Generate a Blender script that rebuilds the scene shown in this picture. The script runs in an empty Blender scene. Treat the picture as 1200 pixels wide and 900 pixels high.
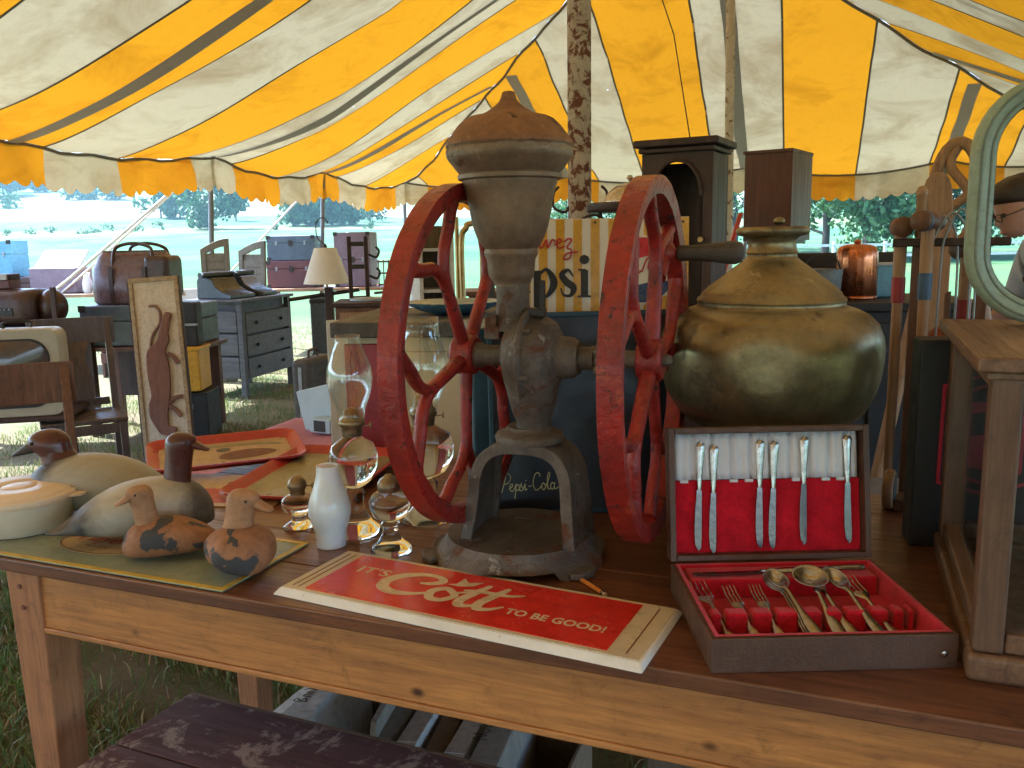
import bpy, bmesh, math, random
import numpy as np
from mathutils import Vector, Matrix
R_ = math.radians
sc = bpy.context.scene
COL = sc.collection
# ------------------------------------------------------------------ camera
CH, CF, CP, CR = 1.30, 1000.0, R_(9.4), R_(1.0)
cam_d = bpy.data.cameras.new('camera')
cam_d.sensor_width = 36.0
cam_d.lens = 36.0 * CF / 1200.0
cam_d.clip_start = 0.02
cam_d.clip_end = 5000
cam = bpy.data.objects.new('camera', cam_d)
COL.objects.link(cam)
cam.matrix_world = Matrix.Translation((0, 0, CH)) @ Matrix.Rotation(math.pi / 2 - CP, 4, 'X') @ Matrix.Rotation(-CR, 4, 'Z')
sc.camera = cam
# ------------------------------------------------------------------ sky and sun
SUN_EL, SUN_AZ = R_(56), R_(-62)        # azimuth from +Y towards +X
w = bpy.data.worlds.new('World')
sc.world = w
w.use_nodes = True
wn = w.node_tree.nodes
wl = w.node_tree.links
wn.clear()
sky = wn.new('ShaderNodeTexSky')
sky.sky_type = 'NISHITA'
sky.sun_disc = False
sky.sun_elevation = SUN_EL
sky.sun_rotation = SUN_AZ
sky.air_density = 1.0
sky.dust_density = 2.5
sky.ozone_density = 1.0
bg = wn.new('ShaderNodeBackground')
bg.inputs['Strength'].default_value = 0.15
wo = wn.new('ShaderNodeOutputWorld')
wl.new(sky.outputs[0], bg.inputs[0])
wl.new(bg.outputs[0], wo.inputs[0])
sd = Vector((math.sin(SUN_AZ) * math.cos(SUN_EL), math.cos(SUN_AZ) * math.cos(SUN_EL), math.sin(SUN_EL)))
sun_d = bpy.data.lights.new('sun', 'SUN')
sun_d.energy = 5.0
sun_d.angle = R_(0.6)
sun_d.color = (1.0, 0.96, 0.90)
sun = bpy.data.objects.new('sun', sun_d)
COL.objects.link(sun)
sun.rotation_euler = (-sd).to_track_quat('-Z', 'Y').to_euler()
sun.location = (0, 0, 20)
vs = sc.view_settings
vs.view_transform = 'Standard'
vs.look = 'None'
vs.exposure = 2.7
vs.gamma = 1.0
vs.use_curve_mapping = False
vs.use_white_balance = True            # the camera's own balance for the yellow light under the canvas
vs.white_balance_temperature = 5250
vs.white_balance_tint = 8
sc.cycles.max_bounces = 10
sc.cycles.transparent_max_bounces = 24
sc.cycles.diffuse_bounces = 5
sc.cycles.sample_clamp_indirect = 6.0
sc.cycles.use_denoising = True

# ------------------------------------------------------------------ pixel (1200x900 photograph) to place
def ray(px, py):
    x = (px - 600) / CF
    y = -(py - 450) / CF
    c, s = math.cos(CR), math.sin(CR)
    x, y = x * c + y * s, -x * s + y * c
    return Vector((x, math.cos(CP) + y * math.sin(CP), -math.sin(CP) + y * math.cos(CP)))
def atz(px, py, z):
    d = ray(px, py)
    return Vector((0, 0, CH)) + d * ((z - CH) / d.z)
def aty(px, py, Y):
    d = ray(px, py)
    return Vector((0, 0, CH)) + d * (Y / d.y)

# ------------------------------------------------------------------ mesh helpers
def T(x=0, y=0, z=0):
    return Matrix.Translation((x, y, z))
def RX(a): return Matrix.Rotation(R_(a), 4, 'X')
def RY(a): return Matrix.Rotation(R_(a), 4, 'Y')
def RZ(a): return Matrix.Rotation(R_(a), 4, 'Z')

class MB:
    def __init__(s):
        s.v = []
        s.f = []
    def add(s, vs_, fs, M=None):
        o = len(s.v)
        for p in vs_:
            p = Vector(p)
            s.v.append(M @ p if M else p)
        s.f += [tuple(i + o for i in f) for f in fs]
        return s
    def box(s, c, d, M=None):
        x, y, z = d[0] / 2, d[1] / 2, d[2] / 2
        vs_ = [(c[0] + i * x, c[1] + j * y, c[2] + k * z) for i in (-1, 1) for j in (-1, 1) for k in (-1, 1)]
        return s.add(vs_, [(0, 1, 3, 2), (4, 6, 7, 5), (0, 4, 5, 1), (2, 3, 7, 6), (0, 2, 6, 4), (1, 5, 7, 3)], M)
    def hexa(s, bot, top, M=None):
        return s.add(list(bot) + list(top), [(3, 2, 1, 0), (4, 5, 6, 7)] + [(i, (i + 1) % 4, 4 + (i + 1) % 4, 4 + i) for i in range(4)], M)
    def lathe(s, prof, n=32, M=None, cap=True):
        vs_, fs = [], []
        for r, z in prof:
            for i in range(n):
                a = 2 * math.pi * i / n
                vs_.append((r * math.cos(a), r * math.sin(a), z))
        for k in range(len(prof) - 1):
            for i in range(n):
                j = (i + 1) % n
                fs.append((k * n + i, k * n + j, (k + 1) * n + j, (k + 1) * n + i))
        if cap:
            fs.append(tuple(range(n - 1, -1, -1)))
            b = (len(prof) - 1) * n
            fs.append(tuple(range(b, b + n)))
        return s.add(vs_, fs, M)
    def tube(s, pts, r, n=8, closed=False, M=None, flat=None, cap=True):
        pts = [Vector(p) for p in pts]
        m = len(pts)
        rs = r if hasattr(r, '__len__') else [r] * m
        vs_, fs = [], []
        up = None
        for k in range(m):
            if closed:
                t = pts[(k + 1) % m] - pts[k - 1]
            else:
                t = pts[min(k + 1, m - 1)] - pts[max(k - 1, 0)]
            t.normalize()
            if up is None:
                up = Vector((0, 0, 1)) if abs(t.z) < .9 else Vector((1, 0, 0))
            a = t.cross(up)
            if a.length < 1e-5:
                a = t.orthogonal()
            a.normalize()
            b = a.cross(t).normalized()
            up = b
            fx, fy = flat if flat else (1, 1)
            for i in range(n):
                q = 2 * math.pi * i / n
                vs_.append(pts[k] + (a * math.cos(q) * fx + b * math.sin(q) * fy) * rs[k])
        for k in range(m if closed else m - 1):
            for i in range(n):
                j = (i + 1) % n
                k2 = (k + 1) % m
                fs.append((k * n + i, k * n + j, k2 * n + j, k2 * n + i))
        if not closed and cap:
            fs.append(tuple(range(n - 1, -1, -1)))
            fs.append(tuple(range((m - 1) * n, m * n)))
        return s.add(vs_, fs, M)
    def prism(s, poly, z0, z1, M=None):
        n = len(poly)
        vs_ = [(p[0], p[1], z0) for p in poly] + [(p[0], p[1], z1) for p in poly]
        fs = [tuple(range(n - 1, -1, -1)), tuple(range(n, 2 * n))]
        fs += [(i, (i + 1) % n, n + (i + 1) % n, n + i) for i in range(n)]
        return s.add(vs_, fs, M)
    def ell(s, c, r, n=16, m=10, M=None):
        vs_, fs = [], []
        for j in range(1, m):
            ph = math.pi * j / m
            for i in range(n):
                a = 2 * math.pi * i / n
                vs_.append((c[0] + r[0] * math.sin(ph) * math.cos(a), c[1] + r[1] * math.sin(ph) * math.sin(a), c[2] - r[2] * math.cos(ph)))
        for j in range(m - 2):
            for i in range(n):
                k = (i + 1) % n
                fs.append((j * n + i, j * n + k, (j + 1) * n + k, (j + 1) * n + i))
        b = len(vs_)
        vs_ += [(c[0], c[1], c[2] - r[2]), (c[0], c[1], c[2] + r[2])]
        for i in range(n):
            k = (i + 1) % n
            fs.append((b, k, i))
            fs.append((b + 1, (m - 2) * n + i, (m - 2) * n + k))
        return s.add(vs_, fs, M)
    def loft(s, rings, M=None, cap=True, closed=True):
        n = len(rings[0])
        vs_ = [p for r in rings for p in r]
        fs = []
        for k in range(len(rings) - 1):
            for i in range(n if closed else n - 1):
                j = (i + 1) % n
                fs.append((k * n + i, k * n + j, (k + 1) * n + j, (k + 1) * n + i))
        if cap and closed:
            fs.append(tuple(range(n - 1, -1, -1)))
            fs.append(tuple(range((len(rings) - 1) * n, len(rings) * n)))
        return s.add(vs_, fs, M)
    def build(s, name, m, parent=None, smooth=False, bevel=0, loc=None, rz=0, subsurf=0, solid=0, wob=0, wseed=0, seg=2):
        me = bpy.data.meshes.new(name)
        vv = s.v
        if wob:
            from mathutils import noise
            vv = [p + noise.noise_vector(p * 40 + Vector((wseed, 0, 0))) * wob for p in vv]
        me.from_pydata([tuple(p) for p in vv], [], s.f)
        bm = bmesh.new()
        bm.from_mesh(me)
        bmesh.ops.recalc_face_normals(bm, faces=bm.faces)
        bm.to_mesh(me)
        bm.free()
        me.materials.append(m)
        if smooth:
            for p in me.polygons:
                p.use_smooth = True
            me.set_sharp_from_angle(angle=R_(62 if smooth is True else smooth))
        o = bpy.data.objects.new(name, me)
        COL.objects.link(o)
        if parent:
            o.parent = parent
        if loc is not None:
            o.location = loc
        if rz:
            o.rotation_euler = (0, 0, R_(rz))
        if solid:
            md = o.modifiers.new('solid', 'SOLIDIFY')
            md.thickness = solid
        if subsurf:
            md = o.modifiers.new('sub', 'SUBSURF')
            md.levels = md.render_levels = subsurf
        if bevel:
            md = o.modifiers.new('bev', 'BEVEL')
            md.width = bevel
            md.segments = seg
            md.limit_method = 'ANGLE'
            md.angle_limit = R_(40)
            if not smooth:
                for p in me.polygons:
                    p.use_smooth = True
                me.set_sharp_from_angle(angle=R_(30))
                md.harden_normals = True
        return o

def tag(o, label, cat=None, group=None, kind=None):
    o['label'] = label
    if cat:
        o['category'] = cat
    if group:
        o['group'] = group
    if kind:
        o['kind'] = kind
    return o
def thing(name, label, cat, loc=(0, 0, 0), rz=0, group=None):
    o = bpy.data.objects.new(name, None)
    o.empty_display_size = .05
    COL.objects.link(o)
    o.location = loc
    o.rotation_euler = (0, 0, R_(rz))
    return tag(o, label, cat, group)
def copy_tree(o, parent=None):
    c = o.copy()
    COL.objects.link(c)
    if parent:
        c.parent = parent
    for ch in list(o.children):
        copy_tree(ch, c)
    return c
def cr(pts, k=6, closed=False):
    """Catmull-Rom through the points (any dimension, tuples)"""
    P = [np.array(p, float) for p in pts]
    n = len(P)
    out = []
    for i in range(n if closed else n - 1):
        p0 = P[(i - 1) % n] if closed or i > 0 else 2 * P[0] - P[1]
        p1 = P[i]
        p2 = P[(i + 1) % n]
        p3 = P[(i + 2) % n] if closed or i + 2 < n else 2 * P[-1] - P[-2]
        for j in range(k):
            t = j / k
            out.append(tuple(.5 * (2 * p1 + (p2 - p0) * t + (2 * p0 - 5 * p1 + 4 * p2 - p3) * t * t + (3 * p1 - p0 - 3 * p2 + p3) * t ** 3)))
    if not closed:
        out.append(tuple(P[-1]))
    return out
_zl = [0]
def stroke(mb, pts, wid, M, k=6, closed=False, dz=4e-6, rnd=True):
    """flat brush stroke in the xy plane of M; pts (x,y) or (x,y,w)"""
    P = [(p[0], p[1], p[2] if len(p) > 2 else wid) for p in pts]
    P = cr(P, k, closed)
    if closed:
        P.append(P[0])
    n = len(P)
    L, Rr = [], []
    for i in range(n):
        a = P[max(i - 1, 0)]
        b = P[min(i + 1, n - 1)]
        t = Vector((b[0] - a[0], b[1] - a[1]))
        if t.length < 1e-9:
            t = Vector((1, 0))
        t.normalize()
        wv = P[i][2] / 2
        _zl[0] = (_zl[0] + 1) % 400
        z = _zl[0] * dz
        L.append((P[i][0] - t.y * wv, P[i][1] + t.x * wv, z))
        Rr.append((P[i][0] + t.y * wv, P[i][1] - t.x * wv, z))
    vs_ = L + Rr
    fs = [(n + i, n + i + 1, i + 1, i) for i in range(n - 1)]
    mb.add(vs_, fs, M)
    if rnd and not closed:
        for e in (0, n - 1):
            r = P[e][2] / 2
            _zl[0] = (_zl[0] + 1) % 400
            z = _zl[0] * dz
            mb.add([(P[e][0] + r * math.cos(q * math.pi / 4), P[e][1] + r * math.sin(q * math.pi / 4), z) for q in range(8)], [tuple(range(8))], M)
def text_obj(name, body, size, m, parent, M, shear=0, bold=0, ext=0, sx=1.0, align='LEFT', space=1.0):
    cu = bpy.data.curves.new(name, 'FONT')
    cu.body = body
    cu.size = size
    cu.shear = shear
    cu.offset = bold
    cu.extrude = ext
    cu.align_x = align
    cu.space_character = space
    cu.resolution_u = 4
    tmp = bpy.data.objects.new(name + '_tmp', cu)
    me = bpy.data.meshes.new_from_object(tmp)
    me.name = name
    bpy.data.objects.remove(tmp)
    me.transform(M @ Matrix.Diagonal((sx, 1, 1, 1)))
    me.materials.clear()
    me.materials.append(m)
    o = bpy.data.objects.new(name, me)
    COL.objects.link(o)
    o.parent = parent
    return o

# ------------------------------------------------------------------ materials
_mc = {}
def _new(name):
    m = bpy.data.materials.new(name)
    m.use_nodes = True
    nt = m.node_tree
    return m, nt, nt.nodes, nt.links, nt.nodes['Principled BSDF']
def rgba(c):
    return (c[0], c[1], c[2], 1)
def noise_node(n, l, src, scale, detail=6, rough=.6, dist=0):
    t = n.new('ShaderNodeTexNoise')
    t.inputs['Scale'].default_value = scale
    t.inputs['Detail'].default_value = detail
    t.inputs['Roughness'].default_value = rough
    t.inputs['Distortion'].default_value = dist
    l.new(src, t.inputs['Vector'])
    return t
def ramp(n, l, src, stops):
    r = n.new('ShaderNodeValToRGB')
    l.new(src, r.inputs[0])
    el = r.color_ramp.elements
    while len(el) < len(stops):
        el.new(.5)
    for e, (p, c) in zip(el, stops):
        e.position = p
        e.color = rgba(c) if hasattr(c, '__len__') else (c, c, c, 1)
    return r
def mix(n, l, fac, a, b):
    x = n.new('ShaderNodeMix')
    x.data_type = 'RGBA'
    l.new(fac, x.inputs[0])
    for k, v in ((6, a), (7, b)):
        if hasattr(v, 'is_linked'):
            l.new(v, x.inputs[k])
        else:
            x.inputs[k].default_value = rgba(v)
    return x.outputs[2]
def mul(n, l, a, b):
    x = n.new('ShaderNodeMix')
    x.data_type = 'RGBA'
    x.blend_type = 'MULTIPLY'
    x.inputs[0].default_value = 1.0
    l.new(a, x.inputs[6])
    l.new(b, x.inputs[7])
    return x.outputs[2]
def mat(name, col, rough=.5, metal=0.0, col2=None, scale=6, lo=.35, hi=.7, stretch=(1, 1, 1), bump=0.0, bscale=60, wear=None, rvar=.12, spec=.5, sheen=0, coat=0, rot=(0, 0, 0), wear2=None, mott=.3):
    """wear = (colour, threshold, scale, roughness)"""
    if name in _mc:
        return _mc[name]
    m, nt, n, l, b = _new(name)
    tc = n.new('ShaderNodeTexCoord')
    mp = n.new('ShaderNodeMapping')
    mp.inputs['Scale'].default_value = stretch
    mp.inputs['Rotation'].default_value = [R_(a) for a in rot]
    l.new(tc.outputs['Object'], mp.inputs['Vector'])
    if col2 is None:
        col2 = tuple(c * .72 for c in col)
    n1 = noise_node(n, l, mp.outputs[0], scale, 8, .62, .2)
    out = ramp(n, l, n1.outputs['Fac'], [(lo, col), (hi, col2)]).outputs[0]
    rr = noise_node(n, l, mp.outputs[0], scale * 2.7, 5)
    ro = ramp(n, l, rr.outputs['Fac'], [(.3, max(0, rough - rvar)), (.7, min(1, rough + rvar))]).outputs[0]
    for wr in (wear, wear2):
        if wr:
            wn_ = noise_node(n, l, tc.outputs['Object'], wr[2], 9, .68, .4)
            wf = ramp(n, l, wn_.outputs['Fac'], [(wr[1], 0.0), (wr[1] + .06, 1.0)]).outputs[0]
            out = mix(n, l, wf, out, wr[0])
            mr = n.new('ShaderNodeMix')
            l.new(wf, mr.inputs[0])
            l.new(ro, mr.inputs[2])
            mr.inputs[3].default_value = wr[3]
            ro = mr.outputs[0]
    fn = noise_node(n, l, tc.outputs['Object'], max(30, scale * 7), 8, .75)
    fr_ = ramp(n, l, fn.outputs['Fac'], [(.30, 1 - mott), (.5, 1.0), (.72, 1 + mott * .6)]).outputs[0]
    out = mul(n, l, out, fr_)
    l.new(out, b.inputs['Base Color'])
    l.new(ro, b.inputs['Roughness'])
    b.inputs['Metallic'].default_value = metal
    b.inputs['Specular IOR Level'].default_value = spec
    b.inputs['Sheen Weight'].default_value = sheen
    b.inputs['Coat Weight'].default_value = coat
    if bump:
        bn = noise_node(n, l, mp.outputs[0], bscale, 6, .65)
        bp = n.new('ShaderNodeBump')
        bp.inputs['Strength'].default_value = bump
        bp.inputs['Distance'].default_value = .004
        l.new(bn.outputs['Fac'], bp.inputs['Height'])
        l.new(bp.outputs[0], b.inputs['Normal'])
    _mc[name] = m
    return m
def wood(name, c1, c2, axis=0, rough=.45, scale=3.0, coat=.0, dark=None, knots=False, bump=.25, wear=None):
    if name in _mc:
        return _mc[name]
    m, nt, n, l, b = _new(name)
    tc = n.new('ShaderNodeTexCoord')
    mp = n.new('ShaderNodeMapping')
    s = [14.0, 14.0, 14.0]
    s[axis] = .9
    mp.inputs['Scale'].default_value = s
    l.new(tc.outputs['Object'], mp.inputs['Vector'])
    n1 = noise_node(n, l, mp.outputs[0], scale, 10, .6, 1.2)
    big = noise_node(n, l, tc.outputs['Object'], 3.5, 4)
    out = ramp(n, l, n1.outputs['Fac'], [(.3, c1), (.5, tuple((a + q) / 2 for a, q in zip(c1, c2))), (.72, c2)]).outputs[0]
    bf = ramp(n, l, big.outputs['Fac'], [(.35, 0.0), (.75, .55)]).outputs[0]
    out = mix(n, l, bf, out, dark or tuple(c * .6 for c in c2))
    if knots:
        vo = n.new('ShaderNodeTexVoronoi')
        vo.inputs['Scale'].default_value = 6.5
        mk = n.new('ShaderNodeMapping')
        ks = [1.0, 1.6, 1.6]
        mk.inputs['Scale'].default_value = ks
        mk.inputs['Location'].default_value = (.23, .4, .12)
        l.new(tc.outputs['Object'], mk.inputs['Vector'])
        l.new(mk.outputs[0], vo.inputs['Vector'])
        kf = ramp(n, l, vo.outputs['Distance'], [(.03, 1.0), (.10, 0.0)]).outputs[0]
        out = mix(n, l, kf, out, (.06, .02, .008))
    if wear:
        wn_ = noise_node(n, l, mp.outputs[0] if len(wear) > 3 else tc.outputs['Object'], wear[2], 9, .7, .5)
        wf = ramp(n, l, wn_.outputs['Fac'], [(wear[1], 0.0), (wear[1] + .05, 1.0)]).outputs[0]
        out = mix(n, l, wf, out, wear[0])
    fn = noise_node(n, l, mp.outputs[0], scale * 5, 8, .75)
    out = mul(n, l, out, ramp(n, l, fn.outputs['Fac'], [(.30, .62), (.5, 1.0), (.72, 1.22)]).outputs[0])
    gn = noise_node(n, l, tc.outputs['Object'], 26, 8, .75, .6)
    out = mul(n, l, out, ramp(n, l, gn.outputs['Fac'], [(.30, .60), (.44, 1.0), (.7, 1.08)]).outputs[0])
    l.new(out, b.inputs['Base Color'])
    ro = ramp(n, l, n1.outputs['Fac'], [(.3, max(.05, rough - .1)), (.7, min(1, rough + .15))])
    l.new(ro.outputs[0], b.inputs['Roughness'])
    b.inputs['Coat Weight'].default_value = coat
    b.inputs['Coat Roughness'].default_value = .25
    bp = n.new('ShaderNodeBump')
    bp.inputs['Strength'].default_value = bump
    bp.inputs['Distance'].default_value = .002
    l.new(n1.outputs['Fac'], bp.inputs['Height'])
    l.new(bp.outputs[0], b.inputs['Normal'])
    _mc[name] = m
    return m
def glass(name, tint=(.96, .98, .97), rough=.03, ior=1.45, base=.04):
    """thin clear glass: see-through with reflections growing towards the rim"""
    m, nt, n, l, b = _new(name)
    n.remove(b)
    tr = n.new('ShaderNodeBsdfTransparent')
    tr.inputs[0].default_value = rgba(tint)
    gl = n.new('ShaderNodeBsdfGlossy')
    gl.inputs['Roughness'].default_value = rough
    gl.inputs[0].default_value = (1, 1, 1, 1)
    lw = n.new('ShaderNodeLayerWeight')
    lw.inputs['Blend'].default_value = .28
    r = ramp(n, l, lw.outputs['Facing'], [(0.0, base), (.5, base + .07), (.95, .85)])
    ms = n.new('ShaderNodeMixShader')
    l.new(r.outputs[0], ms.inputs[0])
    l.new(tr.outputs[0], ms.inputs[1])
    l.new(gl.outputs[0], ms.inputs[2])
    l.new(ms.outputs[0], n['Material Output'].inputs[0])
    return m
def canvas(name, refl, trans, fac, stain, sscale=1.5, thr=.56, holes=False):
    m, nt, n, l, b = _new(name)
    n.remove(b)
    tc = n.new('ShaderNodeTexCoord')
    mp = n.new('ShaderNodeMapping')
    mp.inputs['Scale'].default_value = (1, 1, 2.2)
    l.new(tc.outputs['Object'], mp.inputs['Vector'])
    n1 = noise_node(n, l, mp.outputs[0], sscale, 9, .66, .6)
    n2 = noise_node(n, l, tc.outputs['Object'], 14, 6, .7)
    f1 = ramp(n, l, n1.outputs['Fac'], [(thr, 0.0), (thr + .22, .8)]).outputs[0]
    f2 = ramp(n, l, n2.outputs['Fac'], [(.5, 0.0), (.8, .5)]).outputs[0]
    def shade(c):
        a = mix(n, l, f1, c, tuple(x * y for x, y in zip(c, stain)))
        return mix(n, l, f2, a, tuple(x * .8 for x in c))
    d = n.new('ShaderNodeBsdfDiffuse')
    t = n.new('ShaderNodeBsdfTranslucent')
    l.new(shade(refl), d.inputs[0])
    l.new(shade(trans), t.inputs[0])
    ms = n.new('ShaderNodeMixShader')
    ms.inputs[0].default_value = fac
    l.new(d.outputs[0], ms.inputs[1])
    l.new(t.outputs[0], ms.inputs[2])
    out = ms.outputs[0]
    if holes:                                # worn pinholes, in patches
        vo = n.new('ShaderNodeTexVoronoi')
        vo.inputs['Scale'].default_value = 3.6
        l.new(tc.outputs['Object'], vo.inputs['Vector'])
        n3 = noise_node(n, l, tc.outputs['Object'], .8, 3)
        a = ramp(n, l, vo.outputs['Distance'], [(.022, 1.0), (.026, 0.0)]).outputs[0]
        b2 = ramp(n, l, n3.outputs['Fac'], [(.50, 0.0), (.53, 1.0)]).outputs[0]
        mu = n.new('ShaderNodeMath')
        mu.operation = 'MULTIPLY'
        l.new(a, mu.inputs[0])
        l.new(b2, mu.inputs[1])
        tr = n.new('ShaderNodeBsdfTransparent')
        m2 = n.new('ShaderNodeMixShader')
        l.new(mu.outputs[0], m2.inputs[0])
        l.new(out, m2.inputs[1])
        l.new(tr.outputs[0], m2.inputs[2])
        out = m2.outputs[0]
    l.new(out, n['Material Output'].inputs[0])
    return m

M = {}
M['table_top'] = wood('table top', (.25, .10, .043), (.095, .036, .016), 0, .34, 3.0, .15, bump=.15)
M['apron'] = wood('apron pine', (.58, .265, .068), (.28, .11, .026), 0, .45, 2.6, .1, dark=(.24, .10, .032), knots=True, bump=.15)
M['leg'] = wood('leg pine', (.42, .19, .075), (.27, .11, .04), 2, .5, 2.2, bump=.2)
M['iron'] = mat('weathered grey iron', (.17, .145, .12), .55, .35, (.075, .06, .05), 14, bump=.8, bscale=110, wear=((.13, .055, .028), .55, 9, .85), wear2=((.27, .25, .225), .61, 26, .5))
M['hopper'] = mat('tarnished tan iron', (.27, .20, .135), .5, .3, (.16, .115, .078), 7, bump=.4, bscale=90, wear=((.09, .05, .03), .60, 14, .75), wear2=((.33, .26, .19), .64, 30, .5))
M['lid'] = mat('rusty lid', (.30, .15, .065), .6, .2, (.15, .068, .034), 11, bump=.6, bscale=90, wear=((.05, .028, .018), .60, 17, .8), wear2=((.36, .22, .11), .63, 34, .6))
M['red_paint'] = mat('worn red paint', (.34, .018, .010), .36, 0, (.13, .008, .008), 11, bump=1.0, bscale=70, wear2=((.028, .016, .014), .585, 36, .8), wear=((.37, .06, .02), .60, 12, .5), coat=.12, mott=.4)
M['black_iron'] = mat('black iron', (.03, .028, .026), .5, .4, (.05, .04, .034), 12, bump=.3)
M['handle_wood'] = wood('grey handle wood', (.105, .085, .066), (.06, .048, .04), 0, .6)
M['brass'] = mat('tarnished brass', (.33, .275, .15), .40, .85, (.22, .18, .10), 6, bump=.25, bscale=45, wear=((.17, .14, .085), .56, 9, .55), wear2=((.46, .40, .24), .62, 20, .3))
M['white_enamel'] = mat('white painted metal', (.80, .80, .77), .35, 0, (.68, .66, .60), 5, wear=((.16, .07, .03), .645, 30, .8), mott=.08)
M['cott_cream'] = mat('aged cream enamel', (.64, .56, .40), .35, 0, (.54, .46, .31), 5, wear=((.15, .065, .025), .69, 18, .8), wear2=((.34, .24, .13), .64, 40, .6), mott=.08)
M['cott_red'] = mat('sign red enamel', (.68, .036, .013), .22, 0, (.48, .018, .009), 6, wear=((.30, .10, .045), .70, 45, .7), wear2=((.56, .10, .05), .64, 8, .35))
M['letter_cream'] = mat('cream lettering', (.68, .55, .33), .3, 0, (.62, .48, .28), 9, mott=.08)
M['velvet'] = mat('red velvet', (.58, .007, .022), .95, 0, (.36, .004, .014), 22, bump=.2, bscale=300, sheen=.25, spec=.1, mott=.28)
M['satin'] = mat('white satin', (.72, .74, .80), .42, 0, (.62, .64, .72), 6, sheen=.2, mott=.08)
M['chest_wood'] = mat('brown leatherette', (.105, .052, .028), .42, 0, (.075, .036, .02), 20, bump=.35, bscale=200, wear=((.2, .16, .12), .76, 20, .7))
M['silver'] = mat('silver plate', (.52, .49, .45), .2, 1, (.34, .31, .28), 16, bump=.12, bscale=160)
M['steel'] = mat('reflection darkened knife steel', (.17, .15, .14), .2, 1, (.10, .085, .08), 14, bump=.06, wear=((.5, .47, .42), .66, 16, .14))  # blade colour darkened to stand in for dark reflections
M['milk_glass'] = mat('white milk glass', (.84, .85, .88), .22, 0, (.80, .81, .85), 3, coat=.2, mott=.08)
M['milk_glass'].node_tree.nodes['Principled BSDF'].inputs['Subsurface Weight'].default_value = .3
M['glass'] = glass('clear glass', base=.07)
gm_, gnt, gn_, gl_, gb_ = _new('pressed glass')
gb_.inputs['Base Color'].default_value = (.95, .97, .96, 1)
gb_.inputs['Coat Weight'].default_value = .6
gb_.inputs['Coat Roughness'].default_value = .03
gb_.inputs['Transmission Weight'].default_value = 1.0
gb_.inputs['Roughness'].default_value = .03
gb_.inputs['IOR'].default_value = 1.24
M['glass_thick'] = gm_
M['pane'] = glass('window pane', (.93, .96, .94), .02, base=.05)
M['burner'] = mat('lamp burner brass', (.33, .25, .14), .4, .8, (.17, .125, .075), 20, bump=.2, wear=((.09, .07, .05), .58, 18, .6))
M['decoy_white'] = mat('decoy weathered white', (.50, .46, .38), .6, 0, (.36, .31, .23), 7, stretch=(1, 3, 1), bump=.2, wear=((.16, .14, .12), .64, 12, .7))
M['decoy_dark'] = mat('decoy dark paint', (.048, .045, .046), .45, 0, (.085, .08, .08), 8, bump=.15, wear=((.24, .2, .15), .71, 16, .7))
M['decoy_red'] = mat('decoy russet paint', (.085, .02, .014), .32, 0, (.055, .014, .011), 8, coat=.15, wear=((.12, .05, .03), .7, 20, .6))
M['decoy_bare'] = mat('bare decoy wood', (.42, .235, .115), .65, 0, (.29, .15, .07), 9, stretch=(1, 1, 2), bump=.5, bscale=80, wear=((.2, .085, .035), .64, 25, .8))
M['decoy_patch'] = mat('decoy flaking dark paint', (.05, .05, .052), .55, 0, (.075, .072, .07), 9, bump=.4)
M['sign_green'] = mat('sage sign enamel', (.27, .31, .22), .4, 0, (.22, .26, .18), 5, wear=((.2, .17, .1), .72, 25, .7))
M['sign_yellow'] = mat('yellow enamel', (.62, .43, .045), .4, 0, (.52, .36, .04), 8)
M['sign_buff'] = mat('buff enamel', (.55, .40, .2), .4, 0, (.48, .34, .16), 8)
M['text_black'] = mat('black print', (.018, .017, .018), .4, 0, (.03, .028, .026), 12)
M['text_red'] = mat('red print', (.45, .02, .02), .4, 0, (.38, .02, .018), 12)
M['text_brown'] = mat('brown print', (.17, .05, .03), .5, 0, (.12, .04, .025), 12)
M['tupper'] = mat('cream plastic', (.70, .64, .50), .35, 0, (.66, .58, .44), 3, mott=.08)
M['tupper_lid'] = mat('peach plastic lid', (.74, .60, .43), .35, 0, (.69, .54, .37), 3, mott=.08)
M['tray_red'] = mat('red tray enamel', (.40, .04, .022), .35, 0, (.42, .03, .016), 6, wear=((.2, .08, .04), .70, 22, .7))
M['tray_tan'] = mat('tan tray print', (.46, .31, .16), .35, 0, (.34, .22, .11), 7, wear=((.2, .13, .07), .66, 9, .5))
M['tray_olive'] = mat('olive tray print', (.21, .21, .11), .35, 0, (.32, .25, .12), 5)
M['navy'] = mat('navy enamel', (.011, .016, .027), .38, 0, (.017, .022, .034), 6, wear=((.05, .055, .065), .74, 22, .6))
M['cooler_blue'] = mat('faded blue cooler paint', (.022, .075, .125), .45, 0, (.016, .055, .095), 6, wear=((.09, .07, .055), .69, 15, .7))
M['neon_yellow'] = mat('pale yellow line', (.62, .60, .30), .4, 0, (.58, .54, .26), 12)
M['stripe_yellow'] = mat('sign stripe yellow', (.66, .37, .02), .25, 0, (.60, .33, .018), 6, wear=((.2, .1, .03), .77, 30, .6))
M['stripe_white'] = mat('sign stripe white', (.78, .74, .64), .22, 0, (.70, .66, .56), 6, mott=.08)
M['cap_blue'] = mat('cap blue', (.03, .065, .19), .25, 0, (.025, .05, .15), 6)
M['cap_red'] = mat('cap red', (.55, .015, .025), .25, 0, (.48, .012, .02), 6)
M['case_oak'] = wood('case oak', (.19, .105, .055), (.085, .043, .022), 2, .5, 3.0, .08, wear=((.34, .24, .15), .64, 14))
M['case_oak_x'] = wood('case oak lengthwise', (.22, .12, .06), (.10, .05, .026), 1, .45, 3.0, .08, wear=((.36, .25, .15), .64, 14))
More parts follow.
